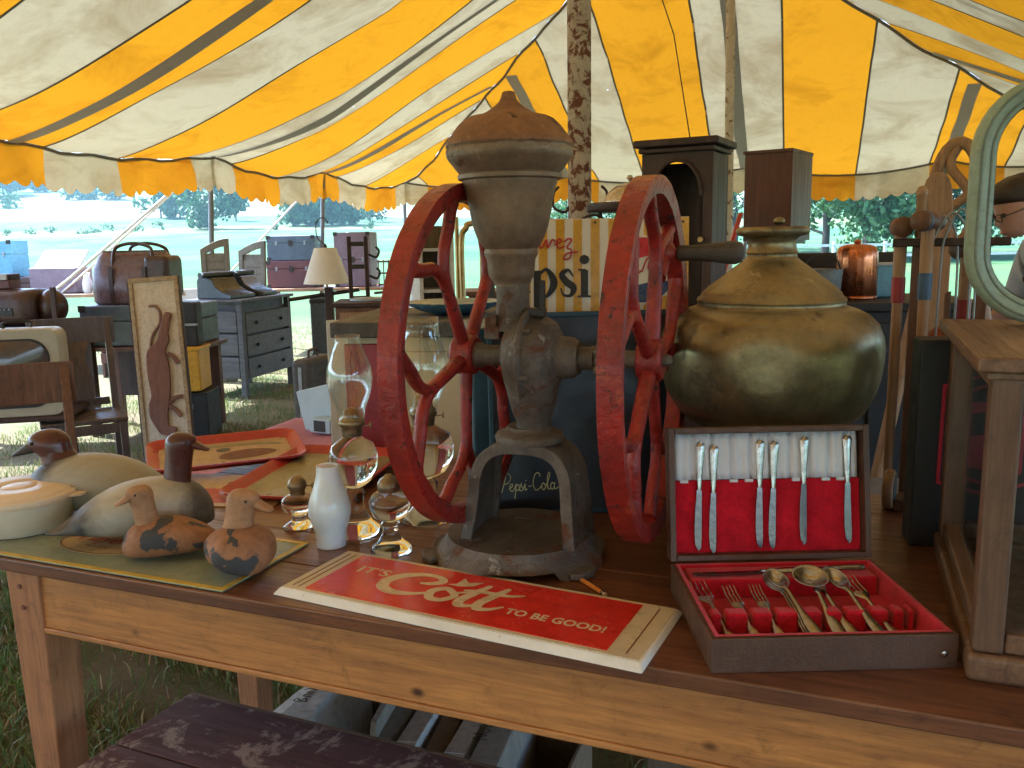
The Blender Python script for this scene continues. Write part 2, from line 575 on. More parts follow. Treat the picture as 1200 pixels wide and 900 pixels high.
M['mint'] = mat('worn mint paint', (.30, .40, .33), .4, 0, (.26, .34, .25), 9, bump=.15, wear=((.5, .47, .33), .6, 9, .5), wear2=((.1, .07, .05), .72, 22, .7))
M['teal_dark'] = mat('worn dark mint edge', (.13, .18, .15), .5, 0, (.22, .26, .2), 20)
M['rubber'] = mat('black rubber', (.02, .02, .02), .6)
M['matt_black'] = mat('matt black board', (.012, .012, .013), .6, 0, (.02, .019, .019), 8)
M['emblem_red'] = mat('emblem red', (.42, .02, .04), .4, 0, (.33, .018, .03), 9)
M['dark_wood'] = wood('dark walnut', (.060, .024, .015), (.026, .011, .008), 2, .55, 2.5, .03)
M['red_wood'] = wood('red brown veneer', (.13, .045, .022), (.065, .022, .012), 2, .5, 2.5, .04)
M['mid_wood'] = wood('mid brown wood', (.19, .085, .038), (.10, .045, .022), 2, .5, 2.5)
M['light_wood'] = wood('pale worn wood', (.40, .24, .115), (.27, .15, .07), 2, .55, 2.5)
M['grey_wood'] = wood('grey weathered wood', (.105, .10, .098), (.052, .049, .05), 1, .6, 2.5)
M['shutter_wood'] = wood('olive shutter wood', (.18, .15, .095), (.11, .09, .058), 2, .6, 2.5)
M['maroon_bench'] = wood('flaking maroon paint', (.105, .045, .047), (.07, .027, .031), 0, .65, 2.5, wear=((.27, .21, .185), .52, 9), bump=.6)
M['bench_edge'] = wood('bare bench edge', (.23, .16, .11), (.12, .08, .055), 0, .75, 2.5)
M['card'] = mat('brown cardboard', (.24, .16, .09), .85, 0, (.18, .115, .065), 6, bump=.2)
M['white_card'] = mat('white cardboard', (.62, .60, .56), .8, 0, (.50, .48, .44), 8)
M['grey_card'] = mat('greyed cardboard', (.34, .30, .25), .85, 0, (.24, .205, .165), 8)
M['copper'] = mat('polished copper', (.62, .24, .11), .28, 1, (.40, .14, .06), 6)
M['galv'] = mat('galvanised metal', (.32, .35, .36), .5, .5, (.24, .26, .27), 8)
M['rust_pole'] = mat('rusty flaking pole', (.44, .38, .31), .65, 0, (.30, .24, .19), 14, bump=.8, bscale=60, wear=((.115, .038, .02), .49, 24, .85))
M['pole_white'] = mat('chipped white pole', (.50, .46, .38), .6, 0, (.38, .34, .27), 14, bump=.4, wear=((.14, .065, .035), .55, 20, .85))
M['steel_pole'] = mat('grey steel pole', (.18, .18, .17), .5, .4, (.12, .12, .115), 10)
M['rope'] = mat('pale rope', (.6, .55, .45), .8)
M['dark_rope'] = mat('dark rope', (.06, .05, .042), .8)
M['leather'] = mat('sky tinted brown leather', (.17, .115, .125), .28, 0, (.075, .036, .03), 7, bump=.3, wear=((.22, .15, .13), .68, 10, .5))  # purple of the sky light is mixed into the brown leather colour
M['leather_dark'] = mat('dark brown leather', (.058, .026, .021), .35, 0, (.038, .018, .016), 7, bump=.3)
M['trunk_blue'] = mat('slate blue trunk', (.085, .115, .145), .5, 0, (.06, .08, .10), 7, wear=((.03, .026, .024), .66, 14, .7))
M['trunk_maroon'] = mat('maroon trunk', (.13, .05, .05), .5, 0, (.095, .036, .036), 7)
M['trunk_mauve'] = mat('mauve trunk', (.2, .14, .17), .55, 0, (.15, .10, .12), 7)
M['trunk_sky'] = mat('sky blue paint', (.16, .36, .48), .5, 0, (.12, .28, .38), 7)
M['tv_cream'] = mat('greyed cream plastic', (.40, .38, .30), .45, 0, (.34, .31, .24), 5, mott=.08)
M['screen'] = mat('grey brown tube screen', (.07, .052, .05), .12, 0, (.06, .045, .043), 3, coat=.5)
M['yellow_crate'] = mat('yellow plastic crate', (.60, .33, .012), .5, 0, (.5, .27, .01), 6)
M['plywood'] = mat('pale plywood', (.56, .47, .33), .6, 0, (.47, .38, .26), 8, stretch=(4, 4, 1))
M['bark_edge'] = mat('split twig border', (.40, .30, .16), .8, 0, (.22, .14, .07), 40, bump=.6, bscale=120)
M['carving'] = wood('russet carved wood', (.22, .085, .036), (.14, .05, .022), 2, .45, 2.5)
M['shade_white'] = mat('white lamp shade', (.74, .73, .69), .8, 0, (.68, .66, .62), 4, mott=.08)
M['typewriter'] = mat('black typewriter enamel', (.03, .034, .038), .35, .2, (.05, .055, .06), 9)
M['cream_enamel'] = mat('cream enamel', (.58, .49, .31), .4, 0, (.52, .43, .27), 4, wear=((.3, .2, .1), .72, 12, .6), mott=.08)
M['crimson'] = mat('crimson panel', (.30, .035, .055), .45, 0, (.24, .03, .045), 5)
M['pale_grey'] = mat('pale grey metal', (.48, .49, .48), .5, 0, (.40, .40, .385), 5, mott=.08)
M['pale_blue'] = mat('pale blue painted board', (.40, .52, .62), .5, 0, (.33, .45, .55), 5, mott=.08)
M['pink_cloth'] = mat('dusty pink cloth', (.42, .17, .22), .9, 0, (.34, .13, .175), 6)
M['blue_bowl'] = mat('blue enamel', (.08, .18, .28), .3, 0, (.065, .145, .23), 4, mott=.08)
M['old_brass'] = mat('bed brass', (.45, .32, .13), .35, .9, (.3, .2, .08), 8)
M['skin'] = mat('skin', (.50, .29, .21), .5, 0, (.44, .24, .17), 9, mott=.08)
M['hair'] = mat('dark brown hair', (.022, .014, .010), .5, 0, (.04, .025, .017), 30, stretch=(1, 1, 4), bump=.6)
M['shirt'] = mat('pale blue shirt', (.36, .42, .52), .8, 0, (.29, .35, .44), 9, mott=.08)
M['trouser'] = mat('dark trousers', (.03, .035, .05), .8)
M['grey_cloth'] = mat('grey cloth', (.17, .17, .165), .9, 0, (.13, .13, .125), 7)
M['lime'] = mat('lime green plastic', (.40, .48, .04), .4)
M['teal'] = mat('teal glaze', (.06, .26, .22), .3)
M['bark'] = mat('bark', (.075, .055, .04), .9, 0, (.045, .032, .024), 9, bump=.6)
M['plank_white'] = mat('whitewashed board', (.55, .53, .48), .6, 0, (.4, .37, .32), 8)
M['ball_red'] = mat('worn red ball', (.34, .06, .025), .5, 0, (.3, .12, .05), 30)
M['ball_blue'] = mat('worn blue ball', (.06, .10, .13), .5, 0, (.1, .12, .13), 30)
M['ball_nat'] = mat('natural ball', (.38, .23, .11), .5, 0, (.3, .17, .08), 30)
M['band_red'] = mat('red band paint', (.32, .03, .03), .5)
M['band_blue'] = mat('blue band paint', (.05, .1, .19), .5)
M['pencil'] = mat('orange pencil paint', (.68, .25, .03), .35)
M['pink_rubber'] = mat('pale eraser', (.6, .45, .38), .7)
def leafmat(name, c1, c2, tr):
    m, nt, n, l, b = _new(name)
    tc = n.new('ShaderNodeTexCoord')
    n1 = noise_node(n, l, tc.outputs['Object'], .6, 5)
    n2 = noise_node(n, l, tc.outputs['Object'], 5, 3)
    o1 = ramp(n, l, n1.outputs['Fac'], [(.35, c1), (.65, c2)]).outputs[0]
    f2 = ramp(n, l, n2.outputs['Fac'], [(.4, 0.0), (.7, .5)]).outputs[0]
    o1 = mix(n, l, f2, o1, tuple(c * .55 for c in c1))
    l.new(o1, b.inputs['Base Color'])
    b.inputs['Roughness'].default_value = .6
    t = n.new('ShaderNodeBsdfTranslucent')
    l.new(o1, t.inputs[0])
    ms = n.new('ShaderNodeMixShader')
    ms.inputs[0].default_value = tr
    l.new(b.outputs[0], ms.inputs[1])
    l.new(t.outputs[0], ms.inputs[2])
    l.new(ms.outputs[0], n['Material Output'].inputs[0])
    return m
M['leaf_far'] = leafmat('distant foliage', (.028, .085, .055), (.04, .11, .06), .2)
M['leaf_mid'] = leafmat('pasture tree foliage', (.035, .095, .03), (.06, .14, .04), .25)
M['leaf_near'] = leafmat('shade tree foliage', (.05, .12, .03), (.09, .18, .05), .35)
M['grass'] = leafmat('grass blades', (.10, .18, .035), (.18, .19, .06), .3)
M['straw'] = leafmat('dry grass blades', (.46, .38, .21), (.30, .25, .13), .2)

# ================================================================== SETTING
def terr(x, y):
    d = np.maximum(0, np.sqrt(np.asarray(x, float) ** 2 * .35 + np.maximum(np.asarray(y, float), 0) ** 2) - 34)
    d1 = np.minimum(d, 310)
    z = .00023 * d1 ** 2 + np.maximum(0, d - 310) * .10 - np.maximum(0, d - 480) * .12
    return z + .35 * np.sin(np.asarray(x) * .035 + np.asarray(y) * .02) * np.clip(d / 60, 0, 1) * 2
def make_ground():
    ys = np.concatenate([np.linspace(-60, 30, 46), np.linspace(32, 120, 45), np.linspace(125, 420, 60), np.linspace(430, 1500, 30)])
    xs = np.concatenate([np.linspace(-900, -160, 24), np.linspace(-150, 150, 101), np.linspace(160, 900, 24)])
    X, Y = np.meshgrid(xs, ys)
    Z = terr(X, Y)
    near = (np.abs(X) < 12) & (Y > -10) & (Y < 20)
    vsq = np.stack([X, Y, Z], -1).reshape(-1, 3)
    nx = len(xs)
    fs = [(j * nx + i, j * nx + i + 1, (j + 1) * nx + i + 1, (j + 1) * nx + i) for j in range(len(ys) - 1) for i in range(nx - 1)]
    m, nt, n, l, b = _new('meadow and fields')
    tc = n.new('ShaderNodeTexCoord')
    sep = n.new('ShaderNodeSeparateXYZ')
    l.new(tc.outputs['Object'], sep.inputs[0])
    wob = noise_node(n, l, tc.outputs['Object'], .02, 4)
    ma = n.new('ShaderNodeMath')
    ma.operation = 'MULTIPLY_ADD'
    l.new(wob.outputs['Fac'], ma.inputs[0])
    ma.inputs[1].default_value = 60
    l.new(sep.outputs['Y'], ma.inputs[2])
    mb2 = n.new('ShaderNodeMath')
    mb2.operation = 'MULTIPLY_ADD'
    l.new(sep.outputs['X'], mb2.inputs[0])
    mb2.inputs[1].default_value = -.12
    l.new(ma.outputs[0], mb2.inputs[2])
    mr = n.new('ShaderNodeMapRange')
    mr.inputs['From Min'].default_value = 30
    mr.inputs['From Max'].default_value = 430
    l.new(mb2.outputs[0], mr.inputs[0])
    lawn = (.055, .11, .04)
    st = [(0, lawn), (.18, (.028, .088, .033)), (.40, (.028, .09, .036)), (.42, (.16, .17, .07)), (.45, (.13, .16, .065)), (.47, (.026, .08, .038)), (.56, (.029, .085, .041)), (.585, (.20, .17, .125)), (.70, (.19, .165, .12)), (.72, (.07, .13, .075)), (.78, (.16, .15, .105)), (.85, (.15, .14, .10)), (.88, (.06, .12, .08))]
    rp = ramp(n, l, mr.outputs[0], st).outputs[0]
    n3 = noise_node(n, l, tc.outputs['Object'], .09, 10, .78, .8)
    f3 = ramp(n, l, n3.outputs['Fac'], [(.42, 0.0), (.60, .85)]).outputs[0]
    far = mix(n, l, f3, rp, (.075, .10, .040))
    # trodden grass, straw and soil close by
    n4 = noise_node(n, l, tc.outputs['Object'], 2.2, 9, .7, .3)
    soil = ramp(n, l, n4.outputs['Fac'], [(.38, (.10, .12, .045)), (.5, (.19, .16, .085)), (.66, (.14, .10, .065))]).outputs[0]
    n5 = noise_node(n, l, tc.outputs['Object'], 60, 6, .8)
    f5 = ramp(n, l, n5.outputs['Fac'], [(.45, 0.0), (.7, .8)]).outputs[0]
    soil = mix(n, l, f5, soil, (.27, .23, .125))
    ln = n.new('ShaderNodeVectorMath')
    ln.operation = 'LENGTH'
    l.new(tc.outputs['Object'], ln.inputs[0])
    fd = n.new('ShaderNodeMapRange')
    fd.inputs['From Min'].default_value = 11
    fd.inputs['From Max'].default_value = 17
    l.new(ln.outputs['Value'], fd.inputs[0])
    l.new(mix(n, l, fd.outputs[0], soil, far), b.inputs['Base Color'])
    b.inputs['Roughness'].default_value = .9
    b.inputs['Specular IOR Level'].default_value = .1
    bp = n.new('ShaderNodeBump')
    bp.inputs['Distance'].default_value = .03
    l.new(n5.outputs['Fac'], bp.inputs['Height'])
    l.new(bp.outputs[0], b.inputs['Normal'])
    me = bpy.data.meshes.new('ground')
    me.from_pydata(vsq.tolist(), [], fs)
    me.materials.append(m)
    for p in me.polygons:
        p.use_smooth = True
    o = bpy.data.objects.new('ground', me)
    COL.objects.link(o)
    o['kind'] = 'structure'
    o['label'] = 'trodden grass under the tent running out to green and tan fields'
make_ground()

def grass(name, label, m, areas, seed, wmul=1):
    rng = np.random.default_rng(seed)
    V, Fc = [], []
    k = 0
    for (x0, x1, y0, y1, cnt, h0, h1) in areas:
        xs = rng.uniform(x0, x1, cnt)
        ys = rng.uniform(y0, y1, cnt)
        # tufty: thin out with a cheap noise
        keep = (np.sin(xs * 7.1 + np.sin(ys * 5.3) * 2) + np.sin(ys * 8.7 + xs * 3.1) + rng.normal(0, .9, cnt)) > -.4
        xs, ys = xs[keep], ys[keep]
        for x, y in zip(xs, ys):
            h = rng.uniform(h0, h1)
            a = rng.uniform(0, 6.283)
            lean = rng.uniform(.1, 1.1) * h
            wd = rng.uniform(.0014, .0032) * wmul
            ca, sa = math.cos(a), math.sin(a)
            la = rng.uniform(0, 6.283)
            lx, ly = math.cos(la) * lean, math.sin(la) * lean
            V += [(x - ca * wd, y - sa * wd, -.005), (x + ca * wd, y + sa * wd, -.005), (x + lx * .4 + ca * wd * .8, y + ly * .4 + sa * wd * .8, h * .6), (x + lx * .4 - ca * wd * .8, y + ly * .4 - sa * wd * .8, h * .6), (x + lx, y + ly, h * .85)]
            Fc += [(k, k + 1, k + 2, k + 3), (k + 3, k + 2, k + 4)]
            k += 5
    me = bpy.data.meshes.new(name)
    me.from_pydata(V, [], Fc)
    me.materials.append(m)
    o = bpy.data.objects.new(name, me)
    COL.objects.link(o)
    tag(o, label, 'grass', kind='stuff')
grass('grass', 'short green grass growing under and beyond the tables', M['grass'],
      [(-2.0, -.1, 1.2, 3.3, 15000, .03, .10), (-3.6, -.4, 3.2, 9.5, 30000, .025, .075), (-.1, 1.2, 1.2, 3.0, 5000, .03, .09), (-6, 0, 9.5, 14, 12000, .03, .08)], 5)
grass('straw', 'dry yellow straw lying in the trampled grass', M['straw'],
      [(-2.0, -.1, 1.2, 3.3, 9000, .006, .06), (-3.6, -.4, 3.2, 9.0, 9000, .006, .05), (-.1, 1.2, 1.2, 3.0, 3000, .006, .05)], 9, 1.2)

# ------------------------------------------------------------------ trees
def tree(name, label, loc, h, rad, m, n_leaf, leaf, seed, group, low=.18, cat='tree', trunk_r=None, blobs=16):
    rg = random.Random(seed)
    t = thing(name, label, cat, loc, 0, group)
    tb = MB()
    tr = trunk_r or h * .022
    top = h * .72
    tb.tube([(0, 0, -.4), (h * .005, 0, h * .2), (-h * .012, h * .008, h * .45), (0, 0, top)], [tr * 1.25, tr, tr * .75, tr * .25], 7)
    cs = []
    for k in range(blobs):
        a = rg.uniform(0, 6.283)
        q = rg.random() ** .6
        zz = rg.uniform(low + .08, .93)
        prof = math.sin(math.pi * min(1, max(0.05, (zz - low * .4) / (1.02 - low * .4)))) ** .6
        rr = rad * q * prof * .85
        c = Vector((math.cos(a) * rr, math.sin(a) * rr, zz * h))
        cs.append((c, rad * rg.uniform(.26, .46) * (.6 + .4 * prof)))
        if k % 2 == 0:
            s0 = Vector((0, 0, max(h * .12, c.z * .55)))
            tb.tube([s0, s0.lerp(c, .55) + Vector((0, 0, -h * .02)), c], [tr * .5, tr * .3, tr * .12], 5)
    tb.build('trunk', M['bark'], t, True)
    V, Fc = [], []
    k = 0
    for i in range(n_leaf):
        c, r = cs[i % blobs]
        d = Vector((rg.gauss(0, 1), rg.gauss(0, 1), rg.gauss(0, .8))).normalized()
        p = c + d * r * (rg.random() ** .4) * (1.0 + .3 * rg.random())
        if p.z < h * low * .5:
            p.z = h * low * .5 + rg.random() * h * .05
        u = (d + Vector((rg.gauss(0, .7), rg.gauss(0, .7), rg.gauss(0, .7)))).normalized()
        a = u.orthogonal().normalized()
        a = Matrix.Rotation(rg.uniform(0, 6.28), 3, u) @ a
        b = u.cross(a)
        s = leaf * rg.uniform(.6, 1.3)
        V += [tuple(p - a * s), tuple(p + b * s * .55), tuple(p + a * s), tuple(p - b * s * .55)]
        Fc.append((k, k + 1, k + 2, k + 3))
        k += 4
    me = bpy.data.meshes.new('crown')
    me.from_pydata(V, [], Fc)
    me.materials.append(m)
    o = bpy.data.objects.new('crown', me)
    COL.objects.link(o)
    o.parent = t
    return t
def gtree(px, D, h, rad, m, nl, leaf, seed, label, group, **kw):
    x = (px - 600) / 1000 * D * 1.0
    tree(kw.pop('name', 'tree'), label, (x, D, float(terr(x, D)) - .1), h, rad, m, nl, leaf, seed, group, **kw)
for i, (px, D, h, rad) in enumerate([(-70, 325, 15, 9), (-15, 318, 17, 10), (22, 322, 16, 9), (58, 345, 11, 8), (82, 350, 11, 8), (108, 352, 12, 9), (132, 350, 13, 9), (158, 352, 14, 9), (184, 352, 12, 9), (206, 356, 11, 8), (232, 372, 10, 9), (255, 385, 11, 9), (280, 392, 10, 9), (300, 400, 9, 8), (324, 402, 9, 8), (345, 400, 8, 8), (372, 405, 9, 8), (398, 408, 9, 8), (425, 405, 9, 8), (452, 410, 10, 9)]):
    gtree(px, D, h, rad, M['leaf_far'], 1500, 1.25, 40 + i, 'rounded blue green tree in the wood along the hill crest' if i < 13 else 'low dark tree on the hill beyond the pasture', 'trees of the hilltop wood' if i < 13 else 'low trees on the far hill', low=.1)
gtree(146, 300, 7.5, 8, M['leaf_far'], 600, .8, 61, 'low round bush on the tan hayfield below the wood', None, low=.05, cat='bush', name='bush')
gtree(100, 300, 6, 3.6, M['leaf_mid'], 400, .7, 62, 'small upright light green tree on the hayfield edge', None, low=.05)
gtree(118, 302, 3.5, 5, M['leaf_far'], 400, .7, 66, 'flat dark scrub beside the round hayfield bush', None, low=.05, cat='bush', name='bush')
gtree(24, 270, 4.5, 5, M['leaf_mid'], 400, .6, 63, 'pale scrub bush under the tallest crest trees', None, low=.05, cat='bush', name='bush')
gtree(200, 215, 9, 6, M['leaf_mid'], 1600, .65, 64, 'rounded green tree of the pair in mid pasture', 'pair of pasture trees', low=.08)
gtree(222, 212, 9, 5.5, M['leaf_mid'], 1600, .65, 65, 'rounded green tree of the pair in mid pasture', 'pair of pasture trees', low=.08)
gtree(258, 165, 13.5, 7, M['leaf_mid'], 2800, .6, 67, 'tall full pasture tree behind the nearest side pole', None, low=.08)
gtree(286, 200, 7, 3, M['leaf_mid'], 500, .5, 68, 'small cone shaped tree beside the tall pasture tree', None, low=.05)
for i, (px, h, rad) in enumerate([(352, 12, 7), (372, 12.5, 7), (396, 12, 6.5), (410, 8, 4)]):
    gtree(px, 175 + i * 3, h, rad, M['leaf_mid'], 2400, .6, 70 + i, 'leafy green tree in the clump beyond the second side pole', 'clump of pasture trees', low=.06)
gtree(440, 200, 7, 4, M['leaf_mid'], 600, .5, 77, 'loose light tree standing past the pasture clump', None, low=.05)
for i, px in enumerate((20, 50, 72, 108, 124, 140, 160, 172, 196, 330, 440)):
    D = 138 + (i % 3) * 4
    gtree(px, D + 20, 1.0 + (i % 3) * .25, 1.5, M['leaf_mid'], 160, .2, 80 + i, 'small weedy bush in the strip across the near meadow', 'weedy bushes of the meadow strip', low=.02, cat='bush', name='bush', blobs=7)
for i, (px, D, h, rad, nl) in enumerate([(640, 75, 13, 6.5, 2600), (705, 60, 9, 5, 2600), (770, 70, 11, 6, 2200), (860, 62, 10, 5.5, 2400), (915, 55, 9, 4.5, 2600), (965, 46, 8.5, 4.2, 3600), (1012, 43, 8.0, 4.0, 3600), (1050, 50, 10, 4.6, 3400), (1100, 42, 8.5, 4.0, 3200), (1150, 45, 9, 4.5, 2600), (1210, 50, 10, 5, 2200), (1290, 44, 9, 5, 2000)]):
    gtree(px, D, h, rad, M['leaf_near'], int(nl * 1.8), .17, 100 + i, 'broad leafy shade tree beyond the far tent edge', 'shade trees beyond the far tent edge', low=.10)
# white fence between lawn and the shade trees
ft = thing('rail_fence', 'white two rail fence before the shade trees', 'fence', (0, 0, 0))
for i in range(9):
    x = 9.5 + i * 2.2
    mbp = MB().box((x, 37, .55), (.12, .12, 1.1))
    mbp.build('post', M['plank_white'], ft)
for z in (.5, .95):
    MB().box((18.3, 36.9, z), (18.5, .05, .11)).build('rail', M['plank_white'], ft)

# ================================================================== TENT
TU, TV = Vector((.946, -.325, 0)), Vector((.325, .946, 0))
TC = Vector((-1.5, 12.75, 0))
TW, TL, EH = 8.8, 19.0, 2.2
half = TW / 2
LP = [0, 2.22, 4.32, 7.35, 9.6, 11.9, 14.2, 16.5, 18.99]
LWEB = [2.22, 4.32, 6.6, 8.9, 11.2, 13.5, 15.8]
FP = [0, 2.45, 4.8, 7.1, 8.8]
def st3(s, t, z):
    return TC + TU * s - TV * t + Vector((0, 0, z))
def sagw(u, P):
    for a, b in zip(P[:-1], P[1:]):
        if a <= u <= b:
            q = (u - a) / (b - a)
            return 4 * q * (1 - q)
    return 0
def tz(s, t):
    dl, df, dr, db = s, t, TW - s, TL - t
    e = max(0, min(dl, df, dr, db))
    hw_ = min(1, max(0, (abs(min(dl, dr) - min(df, db))) / 3.0))
    z = EH + 2.1 * (e / 5) ** (1.10 + .38 * hw_ * hw_ * (e / half if e < half else 1) ** .0)
    near = max(0, 1 - e / 1.8)
    u, P = (t, LP) if min(dl, dr) <= min(df, db) else (s, FP)
    z -= .13 * sagw(min(max(u, P[0]), P[-1]), P) * near ** 1.5
    z += .018 * math.sin(t * 5.1 + s * 1.3) * math.sin(s * 1.7) * min(1, e)
    z += .012 * math.sin(t * 11 + 1.7 * s)
    return z
def tp(s, t, off=0):
    return st3(s, t, tz(s, t) + off)
M['canvas_y'] = canvas('yellow canvas', (.68, .33, .02), (.80, .345, .004), .078, (.66, .60, .6), 1.6, .50, True)
M['canvas_w'] = canvas('cream canvas', (.70, .63, .48), (.80, .69, .42), .046, (.60, .50, .38), 1.3, .45, True)
M['web'] = canvas('grey webbing', (.34, .33, .31), (.5, .48, .44), .07, (.7, .7, .7), 3)
M['seam'] = canvas('dark seam', (.17, .15, .115), (.2, .17, .12), .06, (.7, .7, .7), 3)
tent = thing('tent', 'large yellow and cream striped canvas party tent overhead', 'tent', (TC.x, TC.y, 0), 0)
TI = Matrix.Translation((-TC.x, -TC.y, 0))
lb = [0, .34, 1.22, 1.95, 2.63, 3.23, 4.03, 4.67, 5.59, 6.33, 7.1]
while lb[-1] < TL - .9:
    lb.append(lb[-1] + .80)
lb.append(TL)
fb = [0, .35, 1.15, 2.0, 2.88, 3.55, 4.465, 5.27, 6.10, 6.92, 7.72, 8.5, 8.8]
half = TW / 2
def panel(side, a, b, col, seam_a):
    nu, nv = 4, 22
    lim = lambda u: max(.002, min(half, u, (TL if side in 'lr' else TW) - u))
    pos = {'l': lambda u, e: (e, u), 'r': lambda u, e: (TW - e, u), 'f': lambda u, e: (u, e), 'b': lambda u, e: (u, TL - e)}[side]
    V, Fc = [], []
    for i in range(nu + 1):
        u = a + (b - a) * i / nu
        for j in range(nv + 1):
            V.append(tp(*pos(u, lim(u) * j / nv)))
    for i in range(nu):
        for j in range(nv):
            q = i * (nv + 1) + j
            Fc.append((q, q + 1, q + nv + 2, q + nv + 1))
    mb = MB()
    mb.add(V, Fc, TI)
    mb.build('roof_panel', col, tent, 80)
    # hanging valance below this stripe
    V, Fc = [], []
    ns = max(3, int((b - a) / .02))
    for i in range(ns + 1):
        u = a + (b - a) * i / ns
        s, t = pos(u, 0)
        top = tp(s, t)
        out = TU * (-1 if side == 'l' else 1) if side in 'lr' else TV * (1 if side == 'f' else -1)
        sc_ = abs(math.sin(math.pi * u / .155)) ** .7
        bot = top + Vector((0, 0, -.27 - .055 * sc_)) + out * (.035 * math.sin(u * 6.3) + .02 * math.sin(u * 17) - .02)
        mid = top.lerp(bot, .5) + out * .02 * math.sin(u * 9)
        V += [top + out * .004, mid, bot]
    for i in range(ns):
        for j in range(2):
            q = i * 3 + j
            Fc.append((q, q + 1, q + 4, q + 3))
    MB().add(V, Fc, TI).build('valance', col, tent, 80)
    if seam_a:
        ribbon(side, a, .020, M['seam'], -.004)
def ribbon(side, u, wd, m, off, name='seam'):
    lim = lambda u_: max(.002, min(half, u_, (TL if side in 'lr' else TW) - u_))
    pos = {'l': lambda u_, e: (e, u_), 'r': lambda u_, e: (TW - e, u_), 'f': lambda u_, e: (u_, e), 'b': lambda u_, e: (u_, TL - e)}[side]
    V = []
    nv = 44
    e1 = min(lim(u - wd / 2), lim(u + wd / 2)) - .01
    for j in range(nv + 1):
        e = e1 * j / nv
        for uu in (u - wd / 2, u + wd / 2):
            V.append(tp(*pos(uu, e), off))
    Fc = [(2 * j, 2 * j + 1, 2 * j + 3, 2 * j + 2) for j in range(nv)]
    MB().add(V, Fc, TI).build(name, m, tent, 80)
for side in 'lr':
    for i in range(len(lb) - 1):
        panel(side, lb[i], lb[i + 1], M['canvas_y'] if i % 2 == 1 else M['canvas_w'], i > 0)
    for u in LWEB:
        ribbon(side, u + .03, .13, M['web'], -.014, 'webbing')
for side in 'fb':
    for i in range(len(fb) - 1):
        panel(side, fb[i], fb[i + 1], M['canvas_y'] if i % 2 == 1 else M['canvas_w'], i > 0)
    for u in FP[1:-1]:
        ribbon(side, u, .13, M['web'], -.014, 'webbing')
# hip seams and the eave rope
for sx in (0, 1):
    for sy in (0, 1):
        pts = []
        for k in range(40):
            e = .02 + (half - .05) * k / 39
            pts.append(tp(TW - e if sx else e, TL - e if sy else e, -.02))
        mb = MB()
        mb.tube(pts, .014, 6, M=TI)
        mb.build('hip_rope', M['seam'], tent, True)
for a, b in (((0, 0), (TW, 0)), ((0, 0), (0, TL)), ((TW, 0), (TW, TL)), ((0, TL), (TW, TL))):
    pts = [tp(a[0] + (b[0] - a[0]) * k / 120, a[1] + (b[1] - a[1]) * k / 120, -.012) for k in range(121)]
    mb = MB()
    mb.tube(pts, .013, 6, M=TI)
    mb.build('eave_rope', M['seam'], tent, True)
def pole(base, top, r, m, label, group=None, name='tent_pole', n=14):
    mb = MB()
    b, t = Vector(base), Vector(top)
    mb.tube([Vector((0, 0, 0)), (t - b) * .33, (t - b) * .66, t - b], r, n)
    o = mb.build(name, m, None, True, loc=b)
    tag(o, label, 'pole', group)
    return o
for k, t in enumerate(LP):
    top = tp(0, t, .05) - TU * .03
    bs = top + TV * 0 - TU * .16
    bs.z = 0
    if t in (0,):
        bs = top.copy()
        bs.z = 0
        lab = 'thin grey steel pole at the corner where the striped valances meet'
    elif t == 2.22:
        lab = 'thin grey steel side pole behind the white lamp shade'
    elif t == 4.32:
        lab = 'thin grey steel side pole behind the arched shutters'
    else:
        lab = 'thin grey steel side pole holding up the striped eave'
    pole(bs, top, .026, M['steel_pole'], lab, 'side poles along the left eave', 'side_pole')
    topr = tp(TW, t, .05) + TU * .03
    br = topr + TU * .16
    br.z = 0
    pole(br, topr, .026, M['steel_pole'], 'thin grey steel side pole of the opposite eave', 'side poles along the right eave', 'side_pole')
for s in FP[1:-1]:
    top = tp(s, 0, .05) + TV * .03
    bs = top + TV * .1
    bs.z = 0
    pole(bs, top, .026, M['steel_pole'], 'thin grey steel side pole of the far eave', 'side poles along the far eave', 'side_pole')
# centre poles
def zcan(x, y):
    d = Vector((x, y, 0)) - TC
    return tz(d.dot(TU), -d.dot(TV))
px1 = aty(679, 130, 3.3)
pole((px1.x, 3.3, 0), (px1.x, 3.3, zcan(px1.x, 3.3) + .05), .044, M['rust_pole'], 'thick rusty centre pole with flaking paint behind the grinder', None, 'centre_pole', 24)
px2 = aty(852, 120, 6.6)
pole((px2.x + .05, 6.6, 0), (px2.x, 6.6, zcan(px2.x, 6.6) + .05), .033, M['pole_white'], 'slim chipped white tent pole beside the arched clock case', None, 'centre_pole', 18)
# guy ropes
def rope(name, pts, r, m, label, group=None, cat='rope'):
    pts = [Vector(p) for p in pts]
    o0 = pts[-1].copy()
    mb = MB()
    mb.tube([p - o0 for p in pts], r, 6)
    return tag(mb.build(name, m, None, True, loc=o0), label, cat, group)
a = tp(0, 4.32, -.04) - TU * .06
for k in (0, 1):
    e = a - TU * (3.2 + k * .25) - TV * (.55 - k * .5)
    e.z = -.05
    rope('guy_rope', [a, a.lerp(e, .5) + Vector((0, 0, -.03)), e], .016 - k * .004, M['rope'], 'broad white strap slanting down from the pole behind the shutters' if k == 0 else 'narrow white line running beside the broad white strap')
a = tp(0, 2.22, -.04) - TU * .06
e = a - TU * 2.6 - TV * .2
e.z = -.05
rope('guy_rope', [a, a.lerp(e, .5) + Vector((0, 0, -.03)), e], .013, M['rope'], 'cream guy rope slanting in front of the blue trunk')
a = tp(4.15, 4.0, -.02)
e = aty(832, 168, 7.0)
